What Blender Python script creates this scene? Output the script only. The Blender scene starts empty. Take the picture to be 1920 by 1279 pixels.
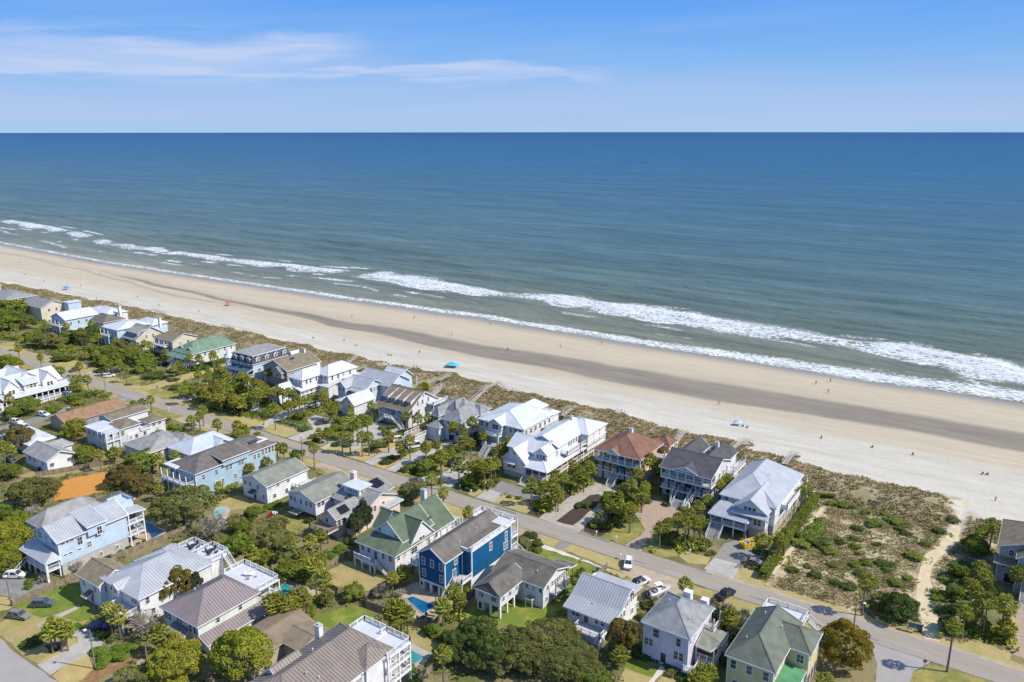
import bpy, math, random
import numpy as np
from mathutils import Vector, Matrix
R = math.radians
rnd = random.Random(7)
sc = bpy.context.scene
COL = sc.collection

# ------------------------------------------------------------------ camera, sky, sun
# World X runs along the shore street (towards the near right), world Y towards the sea, metres.
CAM = (103.24, -160.13, 100.0)
cam_d = bpy.data.cameras.new('camera'); cam_d.sensor_width = 36; cam_d.lens = 27.99
cam_d.clip_start = 1; cam_d.clip_end = 300000
cam = bpy.data.objects.new('camera', cam_d); COL.objects.link(cam)
cam.location = CAM
cam.rotation_euler = (R(90 - 14.748), 0, R(34.5))
sc.camera = cam
SUN_AZ = math.atan2(.36, .93)          # direction to the sun in the XY plane (towards +u and the sea)
SUN_EL = R(46)
world = bpy.data.worlds.new('World'); sc.world = world; world.use_nodes = True
wn, wl = world.node_tree.nodes, world.node_tree.links
wn.clear()
def WN(t, **k):
    n = wn.new(t)
    for a, b in k.items(): setattr(n, a, b)
    return n
sky = WN('ShaderNodeTexSky', sky_type='NISHITA', sun_disc=False, sun_elevation=SUN_EL,
         sun_rotation=math.pi/2 - SUN_AZ, altitude=100, air_density=1.0, dust_density=0.25, ozone_density=3.0)
hs = WN('ShaderNodeHueSaturation'); hs.inputs['Saturation'].default_value = 1.0; hs.inputs['Value'].default_value = 1.0
wl.new(sky.outputs[0], hs.inputs['Color'])
bg = WN('ShaderNodeBackground'); bg.inputs['Strength'].default_value = 0.15
out = WN('ShaderNodeOutputWorld')
# thin cirrus: noise over (azimuth, elevation), all the way round the sky
tc = WN('ShaderNodeTexCoord'); sp = WN('ShaderNodeSeparateXYZ'); wl.new(tc.outputs['Generated'], sp.inputs[0])
def M(op, a, b=None, c=None):
    n = WN('ShaderNodeMath', operation=op)
    for i, x in enumerate((a, b, c)):
        if x is None: continue
        if isinstance(x, (int, float)): n.inputs[i].default_value = x
        else: wl.new(x, n.inputs[i])
    return n.outputs[0]
def SS(x, a, b):
    n = WN('ShaderNodeMapRange', interpolation_type='SMOOTHSTEP'); wl.new(x, n.inputs[0])
    n.inputs[1].default_value = a; n.inputs[2].default_value = b; return n.outputs[0]
az = M('ARCTAN2', sp.outputs[1], sp.outputs[0])       # 124.5 deg at the picture's centre, larger to the left
el = M('ARCSINE', sp.outputs[2])
def cirrus(sx, sy, lo, hi, seed, detail=7):
    cv = WN('ShaderNodeCombineXYZ'); wl.new(M('MULTIPLY', az, sx), cv.inputs[0]); wl.new(M('ADD', M('MULTIPLY', el, sy), M('MULTIPLY', az, 1.1)), cv.inputs[1])
    cv.inputs[2].default_value = seed
    n = WN('ShaderNodeTexNoise'); n.inputs['Scale'].default_value = 1; n.inputs['Detail'].default_value = detail
    n.inputs['Distortion'].default_value = .35
    wl.new(cv.outputs[0], n.inputs['Vector']); return SS(n.outputs[0], lo, hi)
c1 = cirrus(2.6, 34, .40, .66, 3.1)
warp = cirrus(7., 46, .25, .75, 5.5)
def band(e0, w, a0, a1):
    # elevation band with soft ends between azimuths (deg)
    de = M('ABSOLUTE', M('SUBTRACT', M('ADD', el, M('MULTIPLY', M('SUBTRACT', warp, .5), .022)), e0))
    b = M('SUBTRACT', 1.0, SS(de, w*.15, w))
    return M('MULTIPLY', b, SS(az, R(a0), R(a1)))
d = M('MULTIPLY', c1, M('MULTIPLY', SS(el, .015, .06), M('SUBTRACT', 1, SS(el, .13, .2))))
c2 = cirrus(4.2, 75, .36, .62, 1.4)
fil = M('ADD', .35, M('MULTIPLY', M('ADD', M('MULTIPLY', c1, .5), M('MULTIPLY', c2, .5)), .75))
patch = M('MULTIPLY', M('MAXIMUM', M('MAXIMUM', M('MULTIPLY', band(.0655, .0135, 116.2, 122), 1.0), M('MULTIPLY', band(.092, .020, 132.5, 139), .9)), M('MULTIPLY', band(.074, .028, 128, 146), .75)), fil)
gen = M('MULTIPLY', d, .10)
low = M('MULTIPLY', cirrus(1.3, 20, .3, .75, 8.7), M('MULTIPLY', M('SUBTRACT', 1, SS(el, .02, .07)), .28))
dens = M('MINIMUM', M('ADD', M('ADD', M('MULTIPLY', patch, .85), gen), low), .8)
# sea haze in the lowest ten degrees, the same all the way round, over the clear sky
hz = WN('ShaderNodeValToRGB'); wl.new(M('DIVIDE', M('MAXIMUM', el, 0.), .5), hz.inputs[0])
e_ = hz.color_ramp.elements; e_[0].position = 0; e_[0].color = (1.56,2.50,3.68,1); e_[1].position = 1; e_[1].color = (.335,1.14,3.55,1)
for p_, c_ in ((.03,(1.71,2.41,3.63)), (.09,(1.48,2.32,3.68)), (.18,(.945,1.99,3.84)), (.30,(.51,1.56,3.84))):
    q_ = hz.color_ramp.elements.new(p_); q_.color = (*c_, 1)
low_mix = WN('ShaderNodeMix', data_type='RGBA'); wl.new(SS(el, .18, .75), low_mix.inputs[0]); wl.new(hz.outputs[0], low_mix.inputs[6]); wl.new(hs.outputs[0], low_mix.inputs[7])
mx = WN('ShaderNodeMix', data_type='RGBA'); wl.new(dens, mx.inputs[0]); wl.new(low_mix.outputs[2], mx.inputs[6]); mx.inputs[7].default_value = (2.5, 2.9, 3.86, 1)
wl.new(mx.outputs[2], bg.inputs[0]); wl.new(bg.outputs[0], out.inputs[0])

sun_d = bpy.data.lights.new('sun', 'SUN'); sun_d.energy = 3.55; sun_d.angle = R(.5); sun_d.color = (1, .93, .82)
sun = bpy.data.objects.new('sun', sun_d); COL.objects.link(sun); sun.location = (200, 200, 300)
sd = Vector((math.cos(SUN_AZ)*math.cos(SUN_EL), math.sin(SUN_AZ)*math.cos(SUN_EL), math.sin(SUN_EL)))
sun.rotation_euler = sd.to_track_quat('Z', 'Y').to_euler()
vs = sc.view_settings; vs.view_transform = 'Standard'; vs.look = 'None'; vs.exposure = 0.64; vs.gamma = 1.0; vs.use_curve_mapping = False
sc.render.engine = 'CYCLES'
sc.cycles.max_bounces = 5; sc.cycles.diffuse_bounces = 2; sc.cycles.glossy_bounces = 2
sc.cycles.transparent_max_bounces = 6

# ------------------------------------------------------------------ materials
MATS = {}
def mat(name, col, rough=.7, var=.12, scale=.6, bump=0, bscale=8, col2=None, spec=.3, lo=.35, hi=.65, metal=0, detail=5, stretch=None, objvar=0, island=0, transl=0, fine=0):
    m = bpy.data.materials.new(name); m.use_nodes = True
    nt = m.node_tree; ns, ln = nt.nodes, nt.links
    b = ns['Principled BSDF']; b.inputs['Roughness'].default_value = rough
    b.inputs['Specular IOR Level'].default_value = spec; b.inputs['Metallic'].default_value = metal
    geo = ns.new('ShaderNodeNewGeometry'); vec = geo.outputs['Position']
    if stretch:
        mp = ns.new('ShaderNodeMapping'); mp.inputs['Scale'].default_value = stretch; ln.new(vec, mp.inputs[0]); vec = mp.outputs[0]
    nz = ns.new('ShaderNodeTexNoise'); nz.inputs['Scale'].default_value = scale; nz.inputs['Detail'].default_value = detail; nz.inputs['Roughness'].default_value = .62
    ln.new(vec, nz.inputs['Vector'])
    cr = ns.new('ShaderNodeMapRange'); cr.inputs[1].default_value = lo; cr.inputs[2].default_value = hi; ln.new(nz.outputs[0], cr.inputs[0])
    mxn = ns.new('ShaderNodeMix'); mxn.data_type = 'RGBA'; ln.new(cr.outputs[0], mxn.inputs[0])
    c2 = col2 if col2 else tuple(c*(1-2*var) for c in col)
    mxn.inputs[6].default_value = (*col, 1); mxn.inputs[7].default_value = (*c2, 1)
    res = mxn.outputs[2]
    if fine:
        n3 = ns.new('ShaderNodeTexNoise'); n3.inputs['Scale'].default_value = 2.2; n3.inputs['Detail'].default_value = 6; n3.inputs['Roughness'].default_value = .75
        ln.new(vec, n3.inputs['Vector'])
        r3 = ns.new('ShaderNodeMapRange'); r3.inputs[1].default_value = .3; r3.inputs[2].default_value = .7; r3.inputs[3].default_value = 1-fine; r3.inputs[4].default_value = 1+fine
        ln.new(n3.outputs[0], r3.inputs[0])
        h3 = ns.new('ShaderNodeHueSaturation'); ln.new(r3.outputs[0], h3.inputs['Value']); ln.new(res, h3.inputs['Color']); res = h3.outputs[0]
    if objvar or island:
        h = ns.new('ShaderNodeHueSaturation'); ln.new(res, h.inputs['Color'])
        val = None
        def rr(sock, a, c):
            q = ns.new('ShaderNodeMapRange'); ln.new(sock, q.inputs[0]); q.inputs[3].default_value = a; q.inputs[4].default_value = c; return q.outputs[0]
        if objvar:
            oi = ns.new('ShaderNodeObjectInfo'); val = rr(oi.outputs['Random'], 1-objvar, 1+objvar)
            fr = ns.new('ShaderNodeMath'); fr.operation = 'FRACT'
            mu = ns.new('ShaderNodeMath'); mu.operation = 'MULTIPLY'; mu.inputs[1].default_value = 7.31; ln.new(oi.outputs['Random'], mu.inputs[0]); ln.new(mu.outputs[0], fr.inputs[0])
            ln.new(rr(fr.outputs[0], .485, .515), h.inputs['Hue'])
        if island:
            iv = rr(geo.outputs['Random Per Island'], 1-island, 1+island)
            if val is None: val = iv
            else:
                q = ns.new('ShaderNodeMath'); q.operation = 'MULTIPLY'; ln.new(val, q.inputs[0]); ln.new(iv, q.inputs[1]); val = q.outputs[0]
        ln.new(val, h.inputs['Value']); res = h.outputs[0]
    ln.new(res, b.inputs['Base Color'])
    if bump:
        n2 = ns.new('ShaderNodeTexNoise'); n2.inputs['Scale'].default_value = bscale; n2.inputs['Detail'].default_value = 4; ln.new(vec, n2.inputs['Vector'])
        bp = ns.new('ShaderNodeBump'); bp.inputs['Strength'].default_value = min(1, bump); bp.inputs['Distance'].default_value = .15 if bump <= 1 else .4
        ln.new(n2.outputs[0], bp.inputs['Height']); ln.new(bp.outputs[0], b.inputs['Normal'])
    if transl:
        t = ns.new('ShaderNodeBsdfTranslucent'); ln.new(res, t.inputs['Color'])
        ms = ns.new('ShaderNodeMixShader'); ms.inputs[0].default_value = transl
        o = ns['Material Output']; ln.new(b.outputs[0], ms.inputs[1]); ln.new(t.outputs[0], ms.inputs[2]); ln.new(ms.outputs[0], o.inputs[0])
    MATS[name] = m
    return m
def paint(name, col, rough=.6, var=.09): return mat(name, col, rough, var, .4, fine=.05)
paint('white', (.74,.74,.73)); paint('white2', (.66,.66,.66)); paint('trim', (.78,.78,.77))
paint('ltblue', (0.5, 0.61, 0.72)); paint('paleblue', (.52,.62,.70)); paint('skyblue', (0.37, 0.51, 0.6)); paint('cobalt', (0.004, 0.095, 0.22))
paint('orange', (.70,.42,.17)); paint('cream', (0.64, 0.58, 0.45)); paint('yellow', (.66,.58,.30)); paint('slate_roof', (.07,.10,.14)); paint('lavender', (.66,.62,.70))
paint('pink', (.70,.56,.47)); paint('olive', (.42,.40,.24)); paint('graywall', (0.43, 0.41, 0.375)); paint('tanwall', (.46,.40,.29))
paint('mint', (.68,.72,.64)); paint('gray2', (.52,.54,.56)); paint('darkgray', (.10,.10,.11)); paint('bluedoor', (.02,.16,.34)); paint('navywall', (.06,.13,.2))
mat('block', (.46,.44,.40), .85, .1, .8); mat('deck', (.50,.49,.47), .8, .12, 1.0); mat('deck_wood', (.42,.30,.18), .8, .15, 1.2)
mat('deck_white', (0.55, 0.56, 0.58), .7, .06, .8); mat('deck_orange', (.48,.26,.10), .7, .15, 1)
mat('wood', (.30,.24,.17), .9, .22, 1.4, island=.15); mat('wood_dark', (.15,.11,.08), .9, .2, 1.4); mat('boardwalk', (0.52, 0.46, 0.38), .9, .15, 1.3, island=.12)
mat('m_white', (0.6, 0.62, 0.645), .38, .10, .35, spec=.4); mat('m_gray', (.40,.41,.43), .42, .10, .35, spec=.4); mat('m_silver', (0.42, 0.435, 0.46), .4, .10, .35, spec=.45)
mat('m_mauve', (0.27, 0.225, 0.225), .5, .08, .4); mat('m_brown', (0.265, 0.22, 0.185), .5, .1, .4); mat('m_blue', (0.5, 0.54, 0.6), .4, .10, .35)
def shingle(n, c, v=.16): mat(n, c, .9, v, .55, bump=.5, bscale=9, spec=.15, detail=9, fine=.15, stretch=(1,1,.4))
shingle('s_dark', (0.1, 0.1, 0.108)); shingle('s_gray', (0.29, 0.3, 0.305)); shingle('s_sage', (.25,.26,.215)); shingle('s_green', (0.13, 0.17, 0.115)); shingle('s_green2', (0.175, 0.265, 0.19))
shingle('s_bright', (.11,.29,.14)); shingle('s_brown', (0.175, 0.158, 0.138)); shingle('s_tan', (.27,.215,.15)); shingle('s_red', (0.25, 0.135, 0.095)); shingle('s_weath', (0.165, 0.152, 0.13), .2); shingle('s_terra', (.33,.20,.125)); shingle('s_charcoal', (0.17, 0.15, 0.138)); shingle('s_ltgray', (.33,.33,.32))
shingle('s_gbrown', (0.235, 0.195, 0.14)); shingle('s_olive', (0.165, 0.185, 0.145)); shingle('s_fade', (0.31, 0.305, 0.29))
mat('glass', (.05,.06,.07), .12, .2, .3, spec=.6); mat('blind', (.36,.36,.34), .6, .1, .5); mat('glass_warm', (.12,.10,.07), .2, .3, .5, spec=.5); mat('screen', (.05,.045,.04), .8, .2, 1); mat('shade', (.16,.15,.14), .8, .1, 1)
mat('solar', (.012,.014,.022), .25, .2, .5, spec=.5)
mat('m_seam', (.34,.35,.36), .5, .05, .3); mat('m_seam_d', (.13,.105,.095), .5, .05, .3); mat('m_seam_w', (.50,.52,.56), .5, .05, .3)
# ground covers
mat('ground', (0.235, 0.195, 0.1), .95, .2, .09, bump=1, bscale=1.5, col2=(.12,.125,.042), spec=.1, lo=.40, hi=.60, detail=9, fine=.3)
mat('lawn_tan', (.42,.325,.155), .95, .2, .35, bump=.6, bscale=5, col2=(.32,.28,.105), spec=.1, detail=8, fine=.14)
mat('lawn_yellow', (.45,.34,.14), .95, .2, .4, bump=.6, bscale=5, col2=(.36,.28,.11), spec=.1, detail=8, fine=.14)
mat('lawn_dry', (.37,.28,.135), .95, .2, .3, bump=.6, bscale=5, col2=(.25,.24,.07), spec=.1, detail=8, lo=.4, hi=.68, fine=.18)
mat('lawn_green', (0.185, 0.19, 0.055), .95, .2, .25, bump=.6, bscale=5, col2=(.34,.28,.09), spec=.1, detail=8, lo=.42, hi=.65, fine=.16)
mat('lawn_bright', (0.14, 0.185, 0.03), .95, .2, .25, bump=.6, bscale=5, col2=(.28,.27,.06), spec=.1, detail=8, lo=.48, hi=.72, fine=.16)
mat('orange_net', (.55,.25,.045), .9, .1, .8, col2=(.46,.21,.05), detail=6, stretch=(1,.25,1), bump=.5, bscale=2)
mat('concrete', (0.43, 0.405, 0.36), .9, .12, .35, detail=8, fine=.08); mat('walk_pale', (.60,.56,.49), .9, .08, .6, detail=8, fine=.06); mat('pavers', (0.29, 0.265, 0.24), .9, .12, .9, detail=8, fine=.12); mat('shell', (.42,.38,.31), .95, .14, .5, detail=8, fine=.14)
mat('asphalt', (0.25, 0.24, 0.23), .9, .12, .5, detail=8, fine=.08); mat('brickpave', (0.4, 0.305, 0.23), .9, .12, 1.2, detail=8, fine=.15); mat('brickdirt', (0.4, 0.31, 0.225), .95, .14, .7, detail=8, fine=.15)
mat('dirt', (.43,.35,.25), .95, .15, .4, detail=9, col2=(.33,.26,.18), fine=.15); mat('mulch', (.085,.052,.036), .95, .2, 1.5, bump=1, bscale=6, detail=8, fine=.3); mat('straw', (.30,.17,.075), .95, .2, .8, detail=8, fine=.2)
mat('tan_patio', (.46,.36,.26), .9, .1, .6, detail=8, fine=.1); mat('sandpath', (0.6, 0.5, 0.32), .95, .1, .5, bump=.7, bscale=2, detail=8, fine=.1)
mat('road', (0.275, 0.245, 0.215), .92, .08, .25, detail=9, stretch=(.25,1.5,1), col2=(.32,.285,.24), spec=.15, fine=.07)
mat('road2', (0.3, 0.28, 0.262), .92, .1, .2, detail=9, col2=(.34,.315,.29), spec=.15, fine=.07); mat('road_patch', (.20,.195,.195), .9, .1, .5); mat('line_yellow', (.48,.33,.10), .9, .2, 3, lo=.3, hi=.75); mat('line_white', (.62,.62,.6), .8, .2, 2)
for n, c in dict(pool_deep=(.008,.075,.16), pool_light=(.20,.52,.58), pool_teal=(.03,.33,.33), pool_blue=(.01,.12,.27), pool_teal2=(.05,.30,.26)).items(): mat(n, c, .08, .15, .5, bump=.05, bscale=2.5, spec=.5)
# vegetation
def leafm(n, c, ov=.14, isl=.32, c2=None): mat(n, c, .65, .2, .35, spec=.25, objvar=ov, island=isl, transl=.32, col2=c2)
leafm('l_oak', (0.225, 0.24, 0.062)); leafm('l_lime', (0.33, 0.35, 0.035)); leafm('l_green', (0.235, 0.295, 0.042)); leafm('l_dark', (0.135, 0.19, 0.04)); leafm('l_olive', (0.285, 0.275, 0.085)); leafm('l_cedar', (0.23, 0.175, 0.055)); leafm('l_gold', (0.36, 0.285, 0.03))
leafm('l_ivy', (0.27, 0.25, 0.05), .1, .4, (.19,.10,.025)); leafm('l_magnolia', (0.085, 0.125, 0.05)); leafm('l_palm', (0.43, 0.435, 0.065), .16, .22); leafm('l_palm_dead', (0.36, 0.27, 0.14)); leafm('l_palm_silver', (0.36, 0.37, 0.22)); leafm('l_bright', (0.19, 0.3, 0.03)); leafm('l_twig', (0.36, 0.31, 0.2))
leafm('g_tan', (0.57, 0.44, 0.23), 0, .3); leafm('g_olive', (0.43, 0.345, 0.165), 0, .3); leafm('g_green', (0.3, 0.31, 0.1), 0, .3)
mat('bark', (.15,.125,.10), .95, .2, 2); mat('palm_bark', (.23,.19,.145), .95, .2, 3); mat('twig', (0.46, 0.41, 0.32), .95, .2, 2)
# painted things
for n, c in dict(c_white=(.78,.78,.78), c_black=(.015,.015,.018), c_gray=(.11,.12,.13), c_slate=(.09,.115,.15), c_taupe=(.22,.20,.17), c_blue=(.01,.03,.12), c_yellow=(.66,.50,.03), c_silver=(.45,.46,.47), c_brown=(.12,.06,.03)).items(): mat(n, c, .25, .04, .6, spec=.6)
mat('tyre', (.015,.015,.015), .9); mat('hub', (.4,.4,.42), .4, metal=.6); mat('lamp_red', (.4,.02,.02), .3); mat('metal', (.35,.36,.37), .5); mat('pole_wood', (.27,.22,.17), .9); mat('pole_gray', (.34,.33,.31), .7)
mat('bin_blue', (.012,.035,.25), .5); mat('sign_red', (.35,.02,.02), .5); mat('sign_blue', (.03,.13,.28), .5); mat('sign_green', (.05,.22,.16), .5); mat('bright_yellow', (.75,.52,.03), .6); mat('turquoise', (.03,.50,.62), .7); mat('canvas_red', (.50,.14,.10), .8); mat('canvas_pale', (.42,.58,.78), .8); mat('canvas_blue', (.08,.22,.55), .8); mat('lime_sign', (.5,.75,.05), .6)
mat('skin', (.45,.27,.18), .6); mat('hair', (.05,.03,.02), .7); mat('cl_dark', (.03,.035,.05), .8); mat('cl_red', (.45,.05,.04), .8); mat('cl_white', (.7,.7,.68), .8); mat('cl_blue', (.05,.12,.35), .8); mat('cl_tan', (.4,.3,.2), .8)
mat('rubble', (.5,.48,.44), .95, .3, 2)

# ------------------------------------------------------------------ mesh helpers
class MB:
    def __init__(s): s.v = []; s.f = []
    def add(s, vs_, fs):
        o = len(s.v); s.v += [tuple(p) for p in vs_]; s.f += [tuple(i+o for i in f) for f in fs]; return s
    def box(s, x0, x1, y0, y1, z0, z1):
        if x0 > x1: x0, x1 = x1, x0
        if y0 > y1: y0, y1 = y1, y0
        return s.add([(x0,y0,z0),(x1,y0,z0),(x1,y1,z0),(x0,y1,z0),(x0,y0,z1),(x1,y0,z1),(x1,y1,z1),(x0,y1,z1)],
                     [(0,3,2,1),(4,5,6,7),(0,1,5,4),(1,2,6,5),(2,3,7,6),(3,0,4,7)])
    def prism(s, poly, t):
        n = len(poly); up = list(poly); dn = [(p[0],p[1],p[2]-t) for p in poly]
        a = sum(up[i][0]*up[(i+1)%n][1]-up[(i+1)%n][0]*up[i][1] for i in range(n))
        if a < 0: up.reverse(); dn.reverse()
        return s.add(up+dn, [tuple(range(n)), tuple(range(2*n-1, n-1, -1))] + [(i, i+n, (i+1)%n+n, (i+1)%n) for i in range(n)])
    def beam(s, p, q, w, h):
        p, q = Vector(p), Vector(q); d = q-p
        if d.length < 1e-4: return s
        d.normalize(); side = d.cross(Vector((0,0,1)))
        if side.length < 1e-3: side = Vector((1,0,0))
        side.normalize(); up = side.cross(d); a, b = side*w/2, up*h/2
        vs_ = [p-a-b, p+a-b, p+a+b, p-a+b, q-a-b, q+a-b, q+a+b, q-a+b]
        return s.add(vs_, [(0,1,2,3),(7,6,5,4),(0,4,5,1),(1,5,6,2),(2,6,7,3),(3,7,4,0)])
    def tube(s, pts, rads, n=6, cap=True):
        o = len(s.v); prev = None
        for i, (p, r) in enumerate(zip(pts, rads)):
            p = Vector(p); d = (Vector(pts[min(i+1,len(pts)-1)])-Vector(pts[max(i-1,0)])).normalized()
            x = d.cross(Vector((0,1,0)) if abs(d.y) < .9 else Vector((1,0,0))).normalized(); y = d.cross(x)
            for k in range(n):
                t = 2*math.pi*k/n; s.v.append(tuple(p + x*math.cos(t)*r + y*math.sin(t)*r))
        for i in range(len(pts)-1):
            for k in range(n):
                a = o+i*n+k; b = o+i*n+(k+1)%n; s.f.append((a, b, b+n, a+n))
        if cap:
            s.f.append(tuple(range(o+n-1, o-1, -1))); e = o+(len(pts)-1)*n; s.f.append(tuple(range(e, e+n)))
        return s
    def mesh(s, name, m, off=(0,0,0)):
        me = bpy.data.meshes.new(name)
        me.from_pydata([(a-off[0], b-off[1], c-off[2]) for a,b,c in s.v], [], s.f)
        for q in (m if isinstance(m, (list, tuple)) else [m]): me.materials.append(MATS[q])
        return me
    def build(s, name, m, parent=None, off=(0,0,0), kind=None):
        me = s.mesh(name, m, off)
        return link(name, me, parent, kind=kind)
def link(name, me, parent=None, loc=(0,0,0), rot=0, kind=None):
    o = bpy.data.objects.new(name, me); COL.objects.link(o)
    o.location = loc; o.rotation_euler = (0,0,rot)
    if parent: o.parent = parent
    if kind: o['kind'] = kind
    return o
def thing(name, label, cat, loc=(0,0,0), rot=0, group=None):
    o = bpy.data.objects.new(name, None); COL.objects.link(o); o.location = loc; o.rotation_euler = (0,0,rot)
    o.empty_display_size = .3
    return tag(o, label, cat, group)
def tag(o, label, cat, group=None):
    o['label'] = label; o['category'] = cat
    if group: o['group'] = group
    return o
def npmesh(name, verts, faces, m, smooth=False):
    me = bpy.data.meshes.new(name); verts = np.asarray(verts, dtype=np.float32); faces = np.asarray(faces, dtype=np.int32)
    k = faces.shape[1]
    me.vertices.add(len(verts)); me.vertices.foreach_set('co', verts.ravel())
    me.loops.add(faces.size); me.loops.foreach_set('vertex_index', faces.ravel())
    me.polygons.add(len(faces)); me.polygons.foreach_set('loop_start', np.arange(0, faces.size, k, dtype=np.int32))
    me.update(calc_edges=True)
    if smooth: me.polygons.foreach_set('use_smooth', np.ones(len(faces), dtype=bool))
    for q in (m if isinstance(m, (list, tuple)) else [m]): me.materials.append(MATS[q] if isinstance(q, str) else q)
    return me
# smooth value noise for geometry
_rs = np.random.RandomState(5); _tab = _rs.rand(256, 256)
def vnoise(x, y):
    x = np.asarray(x, dtype=float); y = np.asarray(y, dtype=float)
    xi = np.floor(x).astype(int); yi = np.floor(y).astype(int); fx = x-xi; fy = y-yi
    fx = fx*fx*(3-2*fx); fy = fy*fy*(3-2*fy); g = lambda a, b: _tab[a % 256, b % 256]
    return (g(xi,yi)*(1-fx)+g(xi+1,yi)*fx)*(1-fy)+(g(xi,yi+1)*(1-fx)+g(xi+1,yi+1)*fx)*fy
def fbm(x, y, o=4): return sum(vnoise(x*2**i+17*i, y*2**i+31*i)*.5**i for i in range(o))/(2-.5**(o-1))
def sstep(x, a, b):
    t = np.clip((np.asarray(x, dtype=float)-a)/(b-a), 0, 1); return t*t*(3-2*t)

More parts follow.
